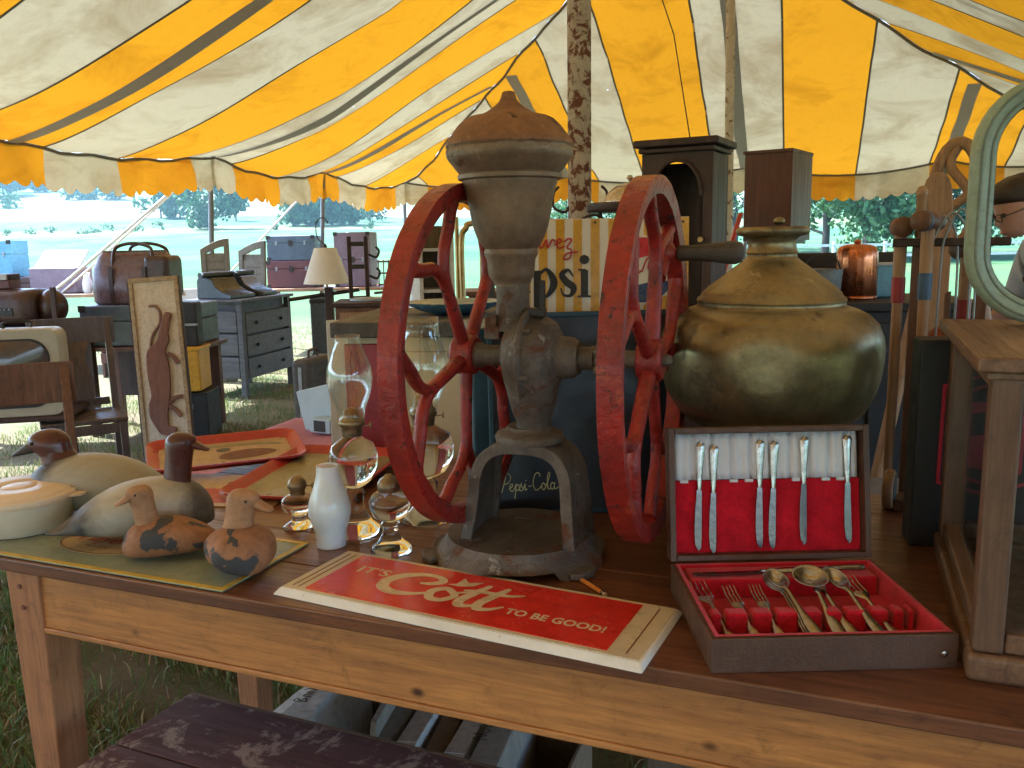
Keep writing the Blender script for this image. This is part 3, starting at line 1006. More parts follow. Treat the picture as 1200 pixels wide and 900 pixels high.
rope('rope', [a, a.lerp(e, .5), Vector((e.x, e.y, 1.2))], .005, M['dark_rope'], 'thin dark cord hanging from the roof beside the white pole')

# ================================================================== THE TABLE
TZ = .76
TE, TN = Vector((.9285, -.3714, 0)), Vector((.3714, .9285, 0))     # along the front edge, towards the back
TANG = math.degrees(math.atan2(-.3714, .9285))
TO = Vector((-.466, 1.275, 0))
u0 = (Vector((-.945, 1.463, 0)) - TO).dot(TE)
TORG = TO + TE * u0
TLEN, TDEP = 2.25, .90
def tb3(u, v, z=TZ):                      # table coordinates: u along the front edge from the left end, v depth
    p = TORG + TE * u + TN * v
    return Vector((p.x, p.y, z))
table = thing('table', 'long brown topped pine table with knotty orange apron', 'table', tb3(0, 0, 0), TANG)
rg = random.Random(3)
vb = [0, .155, .30, .46, .60, .755, TDEP]
for i in range(6):
    a, b = vb[i] + (.0008 if i else 0), vb[i + 1] - .0008
    MB().box((TLEN / 2, (a + b) / 2, TZ - .012), (TLEN, b - a, .024)).build('plank', M['table_top'], table, bevel=.0035 if i in (0, 5) else .0012)
    # the front board has a rounded nosing
MB().box((TLEN / 2, .030, TZ - .0765), (TLEN - .12, .022, .105)).build('apron', M['apron'], table, bevel=.002)
MB().box((TLEN / 2, .031, TZ - .1345), (TLEN - .12, .030, .011)).build('apron_bead', M['apron'], table, bevel=.003)
MB().box((TLEN / 2, TDEP - .05, TZ - .0765), (TLEN - .12, .022, .105)).build('apron', M['apron'], table, bevel=.002)
for x in (.035, TLEN - .035):
    MB().box((x, TDEP / 2, TZ - .0765), (.022, TDEP - .14, .105)).build('apron', M['apron'], table, bevel=.002)
for x in (.058, TLEN - .058):
    for y in (.052, TDEP - .29):
        w, e = .040, .026
        bot = [(x - e, y - e, 0), (x + e, y - e, 0), (x + e, y + e, 0), (x - e, y + e, 0)]
        top = [(x - w, y - w, TZ - .026), (x + w, y - w, TZ - .026), (x + w, y + w, TZ - .026), (x - w, y + w, TZ - .026)]
        lg = MB().hexa(bot, top).build('leg', M['leg'], table, bevel=.003)
        if y < .1 and x < .1:
            for (dx, dz) in ((-.008, -.055), (-.004, -.095)):
                MB().lathe([(.0045, 0), (.0045, .0015)], 10, T(x + dx, y - w - .0002, TZ + dz) @ RX(90)).build('peg', M['text_brown'], lg)

# ------------------------------------------------------------------ coffee grinder
GC = Vector((.008, 1.44, TZ))
GA = -20.0
gr = thing('coffee_grinder', 'cast iron coffee grinder with two red flywheels on the table', 'grinder', GC, GA)
K = .00146
def hz(y):                                  # height above the table of a pixel row on the grinder's axis
    return aty(603, y, 1.44).z - TZ
# base plate: round, skirted, on scalloped feet
bp_ = MB()
n = 96
rt, rb = .125, .145
ring = []
prof = [(rt - .012, .040), (rt, .041), (rt + .003, .034), (rt + .008, .024), (rb, .014)]
V, Fc = [], []
for k, (r, z) in enumerate(prof):
    for i in range(n):
        V.append((r * math.cos(6.2832 * i / n), r * math.sin(6.2832 * i / n), z))
for i in range(n):                          # lower skirt edge with arches between four feet
    a = 6.2832 * i / n
    ft_ = math.cos(4 * (a - R_(45 + 20))) 
    z = 0 if ft_ > .2 else min(.016, (.2 - ft_) * .12)
    r = rb + (.012 if ft_ > .2 else .006)
    V.append((r * math.cos(a), r * math.sin(a), z))
for k in range(len(prof)):
    for i in range(n):
        j = (i + 1) % n
        Fc.append((k * n + i, k * n + j, (k + 1) * n + j, (k + 1) * n + i))
Fc.append(tuple(range(n)))
bp_.add(V, Fc)
bp_.build('base_plate', M['iron'], gr, True, wob=.0006)
for q in (-150, -30, 60, 150):
    f = MB()
    f.prism([(.0, -.022), (.022, -.028), (.034, -.012), (.034, .012), (.022, .028), (.0, .022)], .001, .013, RZ(q) @ T(.138, 0, 0))
    f.build('foot', M['iron'], gr, bevel=.003)
# arched stand, a thick plate bent to an upside down U with front and back lips
zt = hz(512)
arch_o, arch_i = [], []
hw = .094
pts = [(-hw - .010, .038), (-hw, .10), (-hw + .006, zt - .055), (-hw + .022, zt - .022), (-hw + .052, zt - .004), (0, zt), (hw - .052, zt - .004), (hw - .022, zt - .022), (hw - .006, zt - .055), (hw, .10), (hw + .006, .038)]
P = cr(pts, 5)
sec = MB()
rings = []
for i, (x, z) in enumerate(P):
    a_, b_ = P[max(0, i - 1)], P[min(len(P) - 1, i + 1)]
    t = Vector((b_[0] - a_[0], b_[1] - a_[1])).normalized()
    nx, nz = -t.y, t.x                       # outward
    h = max(0, min(1, 1 - (z - .038) / (zt - .038)))
    dp = .046 + .022 * h
    o_, i_ = 0, -.008
    lip = -.020
    prof2 = [(o_, -dp), (o_, dp), (lip, dp), (lip, dp - .008), (i_, dp - .008), (i_, -dp + .008), (lip, -dp + .008), (lip, -dp)]
    rings.append([(x + nx * q + .020, y, z + nz * q) for q, y in prof2])
sec.loft(rings)
sec.build('stand', M['iron'], gr, 40, bevel=.0015, wob=.0006)
# collar, housing
MB().lathe([(.058, zt - .004), (.060, zt + .004), (.056, zt + .010), (.046, zt + .014), (.040, zt + .016), (.038, zt + .022)], 40, T(.022, 0, 0)).build('collar', M['iron'], gr, True)
hc = hz(420) + .004
ux = .026                                    # the housing stands a little to the right of the hopper
hb = MB()
rings = []
for z, rx, ry in [(zt + .012, .030, .032), (zt + .03, .028, .032), (zt + .05, .034, .042), (hc - .03, .046, .068), (hc, .049, .078), (hc + .03, .047, .073), (hc + .054, .039, .054), (hc + .066, .026, .028), (hc + .070, .012, .012)]:
    rings.append([(ux + .004 + rx * math.copysign(abs(math.cos(q * 6.2832 / 28)) ** .8, math.cos(q * 6.2832 / 28)), ry * math.copysign(abs(math.sin(q * 6.2832 / 28)) ** .8, math.sin(q * 6.2832 / 28)), z) for q in range(28)])
hb.loft(rings)
hb.build('housing', M['iron'], gr, True, wob=.0008)
fl = MB()
fl.lathe([(.079, -.006), (.083, -.003), (.083, .003), (.079, .006)], 40, T(ux + .002, 0, hc) @ RY(90))
fl.build('housing_flange', M['iron'], gr, True)
for q in range(6):
    a = q * 60 + 20
    MB().lathe([(.006, 0), (.006, .012), (.0035, .014)], 8, T(ux + .006, .076 * math.cos(R_(a)), hc + .076 * math.sin(R_(a))) @ RY(90)).build('bolt', M['iron'], gr, True)
MB().lathe([(.050, .0), (.048, .012), (.036, .016), (.034, .04), (.028, .046), (.027, .05)], 32, T(ux + .036, 0, hc) @ RY(90)).build('bearing', M['iron'], gr, True)
UL, UR = -.092, .230
MB().lathe([(.0145, UL - .012), (.0145, UR + .012)], 20, T(0, 0, hc) @ RY(90)).build('axle', M['iron'], gr, True)
MB().lathe([(.022, UL + .018), (.022, UL + .03), (.018, UL + .036), (.018, ux - .03), (.026, ux - .02)], 20, T(0, 0, hc) @ RY(90)).build('bearing', M['iron'], gr, True)
MB().lathe([(.019, .080), (.019, .104), (.021, .106), (.021, .112)], 20, T(ux, 0, hc) @ RY(90)).build('bearing', M['iron'], gr, True)
# adjusting hand nut with knobs
hn = MB()
hn.lathe([(.026, -.008), (.032, -.004), (.032, .004), (.026, .008)], 28, T(.150, 0, hc) @ RY(90))
for q in range(7):
    a = q * 6.2832 / 7
    hn.ell((.150, .035 * math.cos(a), hc + .035 * math.sin(a)), (.008, .010, .010), 10, 6)
hn.build('hand_nut', M['iron'], gr, True)
# neck with a cast collar and a clamp
zn0, zn1 = hc + .045, hz(333)
MB().lathe([(.034, zn0), (.029, zn0 + .02), (.0275, zn1 - .02), (.0285, zn1), (.02, zn1 + .003)], 28, T(-.004, 0, 0)).build('neck', M['iron'], gr, True)
ck = MB()
ck.box((-.032, -.022, hc + .042), (.028, .018, .022))
ck.box((-.030, -.026, hc + .062), (.014, .012, .022))
ck.lathe([(.006, 0), (.006, .02)], 8, T(-.040, -.026, hc + .05))
ck.build('clamp', M['iron'], gr, bevel=.003)
# slide lever to the right of the neck
lv = MB()
lv.box((ux + .028, -.018, hc + .098), (.009, .009, .062))
lv.box((ux + .018, -.018, hc + .076), (.030, .014, .014))
lv.build('lever', M['black_iron'], gr, bevel=.002)
# hopper and lid
def zc(zy):                                   # row in the zoomed crop -> height
    return hz(90 + zy / 3.0)
hp = [(20, 735), (20, 722), (25, 705), (26.5, 690), (28, 640), (30.5, 626), (31, 614), (30, 604), (34, 590), (38, 568), (42.5, 530), (46, 480), (48, 440), (51, 395), (53.5, 375), (54, 366), (58.5, 360), (59, 346), (56.5, 340), (60, 330), (65, 308), (69, 292), (71, 280), (71.5, 262), (70.5, 254), (71.5, 248)]
MB().lathe([(r * K, zc(y)) for r, y in hp], 64, T(-.006, 0, 0)).build('hopper', M['hopper'], gr, 50, wob=.0004)
ld = [(70, 250), (71.5, 244), (71, 232), (68, 218), (64.5, 203), (61.5, 190), (57, 172), (51, 153), (45, 143), (39, 139), (33, 134), (26, 124), (20, 112), (15, 100), (11, 88), (9, 76), (7.6, 62), (7, 54), (5, 50.5)]
ldo = MB().lathe([(r * K, zc(y)) for r, y in ld], 64, T(-.006, 0, 0)).build('lid', M['lid'], gr, 60, wob=.0005)
# flywheels
WR = .290
def wheel_meshes():
    parts = []
    rim = MB()
    n = 96
    cs = [(WR - .028, -.014), (WR - .006, -.0185), (WR, -.0165), (WR, .0165), (WR - .006, .0185), (WR - .028, .014), (WR - .032, 0)]
    rim.loft([[(x, r * math.cos(6.28318 * i / n), r * math.sin(6.28318 * i / n)) for (r, x) in cs] for i in range(n)] + [[(x, r, 0) for (r, x) in cs]], cap=False)
    parts.append(('rim', rim, 50))
    for q in range(5):
        sp = MB()
        a0 = R_(108 + 72 * q)
        def pt(r, da):
            a = a0 + da
            return (0, r * math.cos(a), r * math.sin(a))
        c1 = cr([pt(.022, 0), pt(.08, 0), pt(.135, 0), pt(.165, 0)], 4)
        sp.tube(c1, [.0138 - .003 * i / (len(c1) - 1) for i in range(len(c1))], 8, flat=(1, .85))
        for sg in (-1, 1):
            c2 = cr([pt(.135, 0), pt(.165, .03 * sg), pt(.195, .13 * sg), pt(.222, .27 * sg), pt(.252, .36 * sg), pt(WR - .028, .40 * sg)], 5)
            sp.tube(c2, [.0108 + .003 * abs(i / (len(c2) - 1) - .3) for i in range(len(c2))], 8, flat=(1, .9))
        parts.append(('spoke', sp, 60))
    hub = MB()
    hub.lathe([(.030, -.020), (.034, -.016), (.034, .016), (.030, .020), (.020, .020)], 24, RY(90))
    parts.append(('hub', hub, 40))
    return parts
for (u, ang, lab) in ((UL, 14, 'far red flywheel'), (UR, 40, 'red flywheel with the crank handle')):
    wt = None
    for nm, mb, sm in wheel_meshes():
        mm = MB()
        mm.add(mb.v, mb.f, T(u, 0, hc) @ RX(ang))
        if nm == 'rim':
            wt = mm.build('flywheel', M['red_paint'], gr, sm, wob=.0006, wseed=u * 9)
            wt['label'] = lab
        else:
            mm.build(nm, M['red_paint'], wt, sm, wob=.0006, wseed=u * 9)
    MB().lathe([(.010, 0), (.010, .008), (.007, .014)], 6, T(u + (.02 if u > 0 else -.02), 0, hc) @ RY(90 if u > 0 else -90)).build('axle_nut', M['iron'], gr)
# crank handle on the right wheel
hy, hzz = .115, hc + .168
hd = MB()
hd.lathe([(.0105, .022), (.0135, .026), (.013, .05), (.0155, .08), (.019, .105), (.0195, .118), (.016, .128), (.008, .132)], 24, T(UR, hy, hzz) @ RY(90))
hdo = hd.build('crank_handle', M['handle_wood'], gr, True)
MB().lathe([(.0165, -.014), (.0165, .014), (.009, .018), (.007, .024)], 16, T(UR, hy, hzz) @ RY(90)).build('crank_pin', M['red_paint'], gr, True)
br = MB()
br.tube([(UR, hy - .045, hzz - .04), (UR, hy, hzz), (UR, hy + .045, hzz + .055)], .0115, 8)
br.build('crank_boss', M['red_paint'], gr, True)

# ------------------------------------------------------------------ brass urn
UC = Vector((.486, 1.60, TZ))
up_ = []
for r, y in [(27, 512), (60, 505), (88, 492), (106, 478), (117, 458), (122.5, 438), (125, 418), (125.5, 405), (123.5, 392), (118, 378), (108, 368), (97, 362), (88, 359), (83, 357), (82, 353), (83.5, 351), (82, 348), (79, 346), (77.5, 342), (74, 339), (70, 335), (62, 329), (52, 321), (42, 313), (34, 307), (28.5, 302), (27.5, 298), (29, 296), (27.2, 292), (26.5, 286), (27.5, 280), (31, 277), (38, 275.5), (40, 273), (40.5, 269), (38, 266), (30, 267), (27, 272), (25, 280)]:
    z = aty(905, y, 1.60).z - TZ
    up_.append((r * .00162, z))
zb = up_[0][1]
foot_prof = [(.066, 0), (.074, .006), (.076, .018), (.070, .026)]
body_prof = [(.080, .030), (.11, .045), (.145, .075), (.172, .115)] + [p for p in up_ if p[1] > .16]
urn = thing('brass_urn', 'big tarnished round bellied brass urn with narrow flared neck', 'urn', UC, 10)
MB().lathe(foot_prof, 48).build('foot_ring', M['brass'], urn, True)
ub = MB()
ub.lathe(body_prof, 96, cap=False)
for i, p in enumerate(ub.v):                 # dents in the belly
    for (a, z, r, d) in ((-118, .335, .07, .012), (-95, .26, .06, .006), (-60, .30, .05, .005), (-140, .24, .05, .005)):
        c = Vector((.2 * math.cos(R_(a)), .2 * math.sin(R_(a)), z))
        q = (p - c).length
        if q < r:
            s = 1 - d / .2 * (1 - (q / r) ** 2) ** 2
            p.x *= s
            p.y *= s
ub.build('body', M['brass'], urn, 60)
kn = MB()
kn.ell((-.0, .01, 0), (.011, .010, .007), 12, 8, T(.0, -.035, up_[-4][1] + .010))
kn.build('rim_chip', M['brass'], urn, True)

# ------------------------------------------------------------------ canteen of cutlery
CB = thing('cutlery_chest', 'open brown cutlery chest lined with red velvet and white satin', 'chest', (.244, 1.0, TZ), 0.6)
BW, BD, BH, WT = .312, .258, .046, .009
bx_ = MB()
bx_.box((BW / 2, WT / 2, BH / 2), (BW, WT, BH))
bx_.box((BW / 2, BD - WT / 2, BH / 2), (BW, WT, BH))
bx_.box((WT / 2, BD / 2, BH / 2), (WT, BD - 2 * WT - .0004, BH))
bx_.box((BW - WT / 2, BD / 2, BH / 2), (WT, BD - 2 * WT - .0004, BH))
bx_.box((BW / 2, BD / 2, .003), (BW - 2 * WT - .001, BD - 2 * WT - .001, .006))
for i in range(0):
    pass
bx_.build('tray', M['chest_wood'], CB, bevel=.0012)
# velvet lining of the tray: floor, flared walls and the slotted bar
lin = MB()
a, b = WT + .0005, BW - WT - .0005
c, d = WT + .0005, BD - WT - .0005
zt_, zf = BH + .001, .014
oq = [(a - .004, c - .004, zt_), (b + .004, c - .004, zt_), (b + .004, d + .004, zt_), (a - .004, d + .004, zt_)]
iq = [(a + .002, c + .002, zt_), (b - .002, c + .002, zt_), (b - .002, d - .002, zt_), (a + .002, d - .002, zt_)]
fq = [(a + .006, c + .012, zf), (b - .006, c + .012, zf), (b - .006, d - .006, zf), (a + .006, d - .006, zf)]
lin.add(oq + iq + fq, [(i, (i + 1) % 4, 4 + (i + 1) % 4, 4 + i) for i in range(4)] + [(4 + i, 4 + (i + 1) % 4, 8 + (i + 1) % 4, 8 + i) for i in range(4)] + [(8, 9, 10, 11)])
lin.build('velvet_lining', M['velvet'], CB, 40)
# slotted rack: padded blocks with gaps between them
slots = [.036, .072, .105, .140, .172, .199, .232, .262, .283]
edges = [.016] + slots + [.296]
for i in range(len(edges) - 1):
    x0, x1 = edges[i] + .0028, edges[i + 1] - .0028
    if x1 - x0 < .006:
        continue
    rk = MB()
    rk.box(((x0 + x1) / 2, .088, zf + .0145), (x1 - x0, .024, .030))
    rk.build('rack_pad', M['velvet'], CB, bevel=.005, seg=3)
# back ledge for the carving pieces
MB().box((BW / 2, BD - .038, .0285), (BW - .034, .052, .030)).build('ledge', M['velvet'], CB, bevel=.004, seg=3)
# lid, hinged at the back and tilted past upright
LT = T(0, BD - .002, BH + .003) @ RX(-10)
LH = .206
ldm = MB()
ldm.box((BW / 2, .030, LH / 2), (BW, .006, LH), LT)
for x in (WT / 2, BW - WT / 2):
    ldm.box((x, .0133, LH / 2), (WT, .0266, LH), LT)
ldm.box((BW / 2, .0133, LH - WT / 2), (BW - 2 * WT - .0004, .0266, WT), LT)
ldm.box((BW / 2, .0133, WT / 2), (BW - 2 * WT - .0004, .0266, WT), LT)
lido = ldm.build('lid', M['chest_wood'], CB, bevel=.0012)
lv_ = MB()
lv_.box((BW / 2, .022, .066), (BW - 2 * WT - .001, .008, .114), LT)
lv_.build('lid_velvet', M['velvet'], lido, bevel=.002)
# pleated white satin above
sat = MB()
nx = 90
rows = 7
z0, z1 = .124, LH - WT - .001
V, Fc = [], []
pl = [0, .105, .21, .315, .42, .525, .63, .735, .84, .93, 1.0]
for j in range(rows):
    for i in range(nx + 1):
        q = i / nx
        x = WT + .001 + q * (BW - 2 * WT - .002)
        dd = min(abs(q - p_) for p_ in pl)
        fold = max(0, 1 - dd / .016) * .0060 - .0025 * math.sin(min(1, dd / .05) * 3.14)
        V.append((x, .018 + fold + .0008 * math.sin(i * 1.7 + j), z0 + (z1 - z0) * j / (rows - 1)))
for j in range(rows - 1):
    for i in range(nx):
        q = j * (nx + 1) + i
        Fc.append((q, q + 1, q + nx + 2, q + nx + 1))
sat.add(V, Fc, LT)
sat.build('satin_lining', M['satin'], lido, 70, solid=.001)
for x in (.020, .098, .122, .196, .243, .266):
    MB().box((x + .006,   .0165, .1215), (.013, .004, .005), LT).build('knife_clip', M['satin'], lido, bevel=.001)
MB().lathe([(.0045, 0), (.0045, .0015), (.003, .0022)], 12, T(BW - .018, -.0002, .020) @ RX(90)).build('stud', M['silver'], CB, True)
CBM = Matrix.Translation(CB.location) @ RZ(.6)

def flat_piece(outline, th):
    """outline: list of (along, halfwidth); a slightly domed strip lying in xy, along +y"""
    mb = MB()
    rings = []
    for y, hw, z in outline:
        rings.append([(-hw, y, z), (-hw * .6, y, z + th), (hw * .6, y, z + th), (hw, y, z), (hw * .6, y, z - th * .6), (-hw * .6, y, z - th * .6)])
    mb.loft(rings)
    return mb
def put(o, Mx):
    o.matrix_world = CBM @ Mx
# table knives standing in the lid
def knife(Mx, label, group=None, L=.172):
    t = thing('table_knife', label, 'knife', (0, 0, 0), 0, group)
    h = L * .43
    hm = flat_piece([(h, .0032, 0), (h * .9, .0042, 0), (h * .6, .0048, 0), (h * .22, .0062, 0), (h * .08, .0072, 0), (0.02 * h, .0058, 0), (-.002, .002, 0)], .0035)
    hm.build('handle', M['silver'], t, 60)
    blm = MB()
    out = [(-.0040, h), (-.0042, h + .01), (-.0055, h + .03), (-.0055, L - .03), (-.0035, L - .010), (.002, L - .001), (.0058, L - .006), (.0062, L - .02), (.0055, L - .05), (.0045, h + .01), (.0040, h)]
    blm.prism(out, -.0008, .0008)
    blm.build('blade', M['steel'], t, bevel=.0004)
    put(t, Mx)
    return t
kx = [.0425, .0640, .136, .159, .206, .273]
labs = ['silver table knife outermost in the lid beside the paired one', 'silver table knife second from the lid edge, set slightly lower', 'silver table knife of the middle pair, hung straight', 'silver table knife of the middle pair, tip lowest of all', 'lone silver table knife between the middle pair and the end one', 'silver table knife at the lid end with the empty clips before it']
for i, x in enumerate(kx):
    tilt = [3, 2.5, 2, 3.2, 2.4, 1][i]
    top = [.184, .179, .186, .184, .190, .191][i]
    Mx = LT @ T(x + .010, .0128, top - .002) @ RY(tilt) @ RX(-90)
    knife(Mx, labs[i], 'table knives in the lid', .170)
# carving knife and a long knife lying on the ledge
knife(T(.205, BD - .040, .0470) @ RZ(93), 'silver carving knife lying on the ledge with its blade towards the grinder', None, .185)
knife(T(.285, BD - .034, .0470) @ RZ(91), 'silver knife lying on the ledge behind the carving knife', None, .13)
# forks, spoons and the ladle in the rack (handle towards the front)
def fork(Mx, label, L=.15, w=.0115, group=None):
    t = thing('fork', label, 'fork', (0, 0, 0), 0, group)
    flat_piece([(0, .0065, .002), (.012, .0085, .001), (.03, .0075, .001), (.06, .0035, .003), (L - .055, .0028, .007), (L - .048, w * .6, .006), (L - .040, w, .005), (L - .034, w, .005)], .0012).build('handle', M['silver'], t, 60)
    for k in range(4):
        x = (k - 1.5) * w * .58
        MB().tube([(x, L - .036, .005), (x, L - .015, .0055), (x * .96, L, .010)], [.0015, .0013, .0007], 6).build('tine', M['silver'], t, True)
    put(t, Mx)
def spoon(Mx, label, L=.15, w=.017, bl=.05, group=None, bowlz=.0):
    t = thing('spoon', label, 'spoon', (0, 0, 0), 0, group)
    flat_piece([(0, .0065, .002), (.012, .009, .001), (.03, .008, .001), (.06, .0035, .003), (L - bl - .01, .003, .007), (L - bl + .004, .004, .006)], .0012).build('handle', M['silver'], t, 60)
    bm_ = MB()
    V, Fc = [], []
    n, mrs = 20, 7
    for j in range(mrs + 1):
        r = j / mrs
        for i in range(n):
            a = 6.28318 * i / n
            V.append((r * w * math.cos(a), L - bl / 2 + r * bl / 2 * math.sin(a), .006 + bowlz - (.010 if w < .03 else .016) * (1 - r * r)))
    for j in range(mrs):
        for i in range(n):
            k = (i + 1) % n
            Fc.append((j * n + i, j * n + k, (j + 1) * n + k, (j + 1) * n + i))
    bm_.add(V, Fc)
    bm_.build('bowl', M['silver'], t, True, solid=.001)
    put(t, Mx)
def lay(x, ang=0, y=.026, z=.0165, pitch=9):
    return T(x, y, z) @ RZ(ang) @ RX(pitch)
fork(lay(.045, 9), 'silver dinner fork at the end of the rack by the hinge corner, tines largest', .155, .0125)
fork(lay(.077, 8, pitch=12), 'small silver fork beside the large dinner fork in the rack', .130, .0095)
fork(lay(.108, 5, pitch=12), 'small silver fork between the other small fork and the stacked spoons', .130, .0090)
for k in range(3):
    spoon(lay(.146 + k * .001, 9, .034 - k * .004, .0225 + k * .0042, 13), ['lowest silver teaspoon in the stack of three', 'middle silver teaspoon in the stack of three', 'topmost silver teaspoon in the stack of three'][k], .15, .0145, .048)
spoon(lay(.181, 3, .036, .024, 16), 'round bowled silver gravy ladle in the middle of the rack', .142, .026, .050, None, .006)
spoon(lay(.203, 8, .034, .0215, 13), 'slim silver spoon between the ladle and the large spoon', .145, .010, .045)
spoon(lay(.236, 9, .032, .0225, 14), 'large gold tinted silver spoon past the ladle in the rack', .158, .0165, .055)
spoon(lay(.233, 8, .029, .027, 13), 'large silver spoon nested on the gold tinted one', .155, .0155, .055)
fork(lay(.262, 10, pitch=12), 'silver fork at the end of the rack beyond the large spoons', .15, .012)

# ------------------------------------------------------------------ "Cott" sign
SBL = Vector((-.3835, 1.270, 0))
SANG = math.degrees(math.atan2(-.27, .54))
SLn, SHt, STh = .605, .200, .010
cs_ = thing('metal_sign', "red and cream metal sign reading IT'S COTT TO BE GOOD lying flat", 'sign', (SBL.x, SBL.y, TZ), SANG)
e = .013
pan = MB()
ob = [(0, 0, .0006), (SLn, 0, .0006), (SLn, SHt, .0006), (0, SHt, .0006)]
ot = [(.006, .012, STh), (SLn - .006, .012, STh), (SLn - .006, SHt - .012, STh), (.006, SHt - .012, STh)]
pan.hexa(ob, ot)
pan.build('sign_pan', M['white_enamel'], cs_, bevel=.0025, wob=.0004)
MB().box((SLn / 2, SHt / 2, STh + .0004), (SLn - .018, SHt - .030, .0012)).build('cream_field', M['cott_cream'], cs_)
MB().box((SLn / 2 - .004, SHt / 2, STh + .0014), (SLn - .104, SHt - .046, .0010)).build('red_field', M['cott_red'], cs_)
for x in (.022, .034, SLn - .030):
    MB().box((x, SHt / 2, STh + .0011), (.0016, SHt - .05, .0010)).build('scratch_line', M['text_brown'], cs_)
LZ = STh + .0021
cm = MB()
S = .050
Mc = T(.142, .062, LZ) @ Matrix.Diagonal((S, S, 1, 1))
stroke(cm, [(1.30, 1.02, .14), (1.62, 1.12, .24), (1.86, 1.38, .30), (1.62, 1.64, .22), (1.05, 1.66, .26), (.45, 1.32, .36), (.16, .80, .42), (.30, .30, .40), (.78, .08, .34), (1.35, .16, .24), (1.85, .42, .16)], .3, Mc)
stroke(cm, [(2.62, .74, .24), (2.24, .96, .26), (1.92, .62, .30), (2.10, .16, .28), (2.50, .16, .26), (2.74, .52, .26)], .26, Mc, closed=True)
stroke(cm, [(2.70, .80, .14), (2.98, .96, .12), (3.15, .98, .10)], .12, Mc)
cm.add([(2.08, 1.28, .0003), (2.34, 1.42, .0003), (2.38, 1.92, .0003), (2.66, 1.62, .0003), (3.12, 1.86, .0003), (2.92, 1.44, .0003), (2.50, 1.26, .0003)], [(0, 1, 2, 3, 4, 5, 6)], Mc)
stroke(cm, [(3.42, 1.62, .20), (3.22, 1.0, .32), (3.06, .42, .34), (3.16, .06, .30), (3.50, .12, .18), (3.72, .34, .12)], .3, Mc)
stroke(cm, [(4.06, 1.62, .20), (3.86, 1.0, .32), (3.70, .42, .34), (3.80, .06, .30), (4.14, .12, .20), (4.46, .42, .10)], .3, Mc)
stroke(cm, [(2.86, 1.06, .12), (3.3, 1.16, .20), (3.9, 1.18, .22), (4.35, 1.22, .18), (4.72, 1.40, .08)], .2, Mc)
cm.build('lettering', M['letter_cream'], cs_)
text_obj('lettering', "IT'S", .034, M['letter_cream'], cs_, T(.078, .112, LZ), bold=.0006, sx=1.15, space=1.05)
text_obj('lettering', "TO BE GOOD!", .026, M['letter_cream'], cs_, T(.374, .068, LZ), bold=.0008, sx=.90, space=1.03)

# ------------------------------------------------------------------ pencil
pa, pb = atz(677, 676, TZ + .004), atz(710, 697, TZ + .004)
pn = thing('pencil', 'short orange pencil lying beside the grinder base', 'pencil', (pa.x, pa.y, TZ), math.degrees(math.atan2(pb.y - pa.y, pb.x - pa.x)))
pl_ = (pb - pa).length
MB().lathe([(.0034, 0), (.0036, .001), (.0036, pl_ - .012)], 6, T(0, 0, .0036) @ RY(90)).build('barrel', M['pencil'], pn)
MB().lathe([(.0037, pl_ - .012), (.0037, pl_ - .004)], 12, T(0, 0, .0037) @ RY(90)).build('ferrule', M['silver'], pn)
MB().lathe([(.0033, pl_ - .004), (.003, pl_)], 12, T(0, 0, .0036) @ RY(90)).build('eraser', M['pink_rubber'], pn)

# ------------------------------------------------------------------ menu board, cooler and striped sign
bl = tb3(0, 0)
b0, b1 = atz(577, 608, TZ), atz(800, 596, TZ)
BA = math.degrees(math.atan2(b1.y - b0.y, b1.x - b0.x))
BWd = (b1 - b0).length
mbd = thing('menu_board', 'navy chalkboard sign with thin yellow Pepsi-Cola script along its foot', 'sign', (b0.x, b0.y, TZ), BA)
LB = T(0, 0, 0.001) @ RX(-7)
BHt = .405
MB().box((BWd / 2, .006, BHt / 2), (BWd, .010, BHt), LB).build('board', M['navy'], mbd, bevel=.002)
for (cx, cz, sx, sz) in ((BWd / 2, BHt - .005, BWd, .010), (BWd / 2, .005, BWd, .010), (.005, BHt / 2, .010, BHt - .0204), (BWd - .005, BHt / 2, .010, BHt - .0204)):
    MB().box((cx, .0035, cz), (sx, .012, sz), LB).build('frame_strip', M['cooler_blue'], mbd, bevel=.002)
ln_ = MB()
FB = LB @ T(0, .0008, 0) @ RX(90)
Ms = FB @ T(.018, .052, .0003) @ Matrix.Diagonal((.0240, .028, 1, 1))
W_ = .075
for pts in ([(.10, -.05), (.30, .5), (.47, 1.15)], [(-.15, .72), (.05, 1.12), (.55, 1.30), (.88, 1.02), (.68, .62), (.36, .52)],
            [(.72, .15), (1.0, .36), (.98, .52), (.82, .44), (.80, .10), (1.0, .0), (1.2, .22)], [(1.2, .22), (1.32, .48), (1.18, -.52)], [(1.30, .36), (1.52, .46), (1.54, .12), (1.27, .05)],
            [(1.54, .04), (1.76, .56), (1.74, .36), (1.88, .18), (1.76, .0), (1.58, .07)], [(1.90, .1), (2.06, .48), (2.06, .06), (2.22, .12)], [(2.12, .72), (2.14, .74)], [(2.36, .30), (2.62, .32)],
            [(3.34, .98), (3.22, 1.22), (2.92, 1.12), (2.74, .5), (2.92, .02), (3.25, .10), (3.45, .34)], [(3.72, .38), (3.55, .48), (3.45, .22), (3.60, .0), (3.78, .18), (3.70, .42)],
            [(3.80, .2), (4.14, 1.0), (4.10, 1.22), (3.96, .9), (3.98, .1), (4.16, .06)], [(4.50, .40), (4.32, .48), (4.20, .22), (4.34, .0), (4.52, .2)], [(4.55, .48), (4.52, .08), (4.72, .06), (4.85, .16)]):
    stroke(ln_, pts, W_, Ms)
stroke(ln_, [(-.5, .0), (-.12, .0)], .035, Ms)
stroke(ln_, [(5.0, .0), (7.2, .0)], .035, Ms)
ln_.build('script_lettering', M['neon_yellow'], mbd)
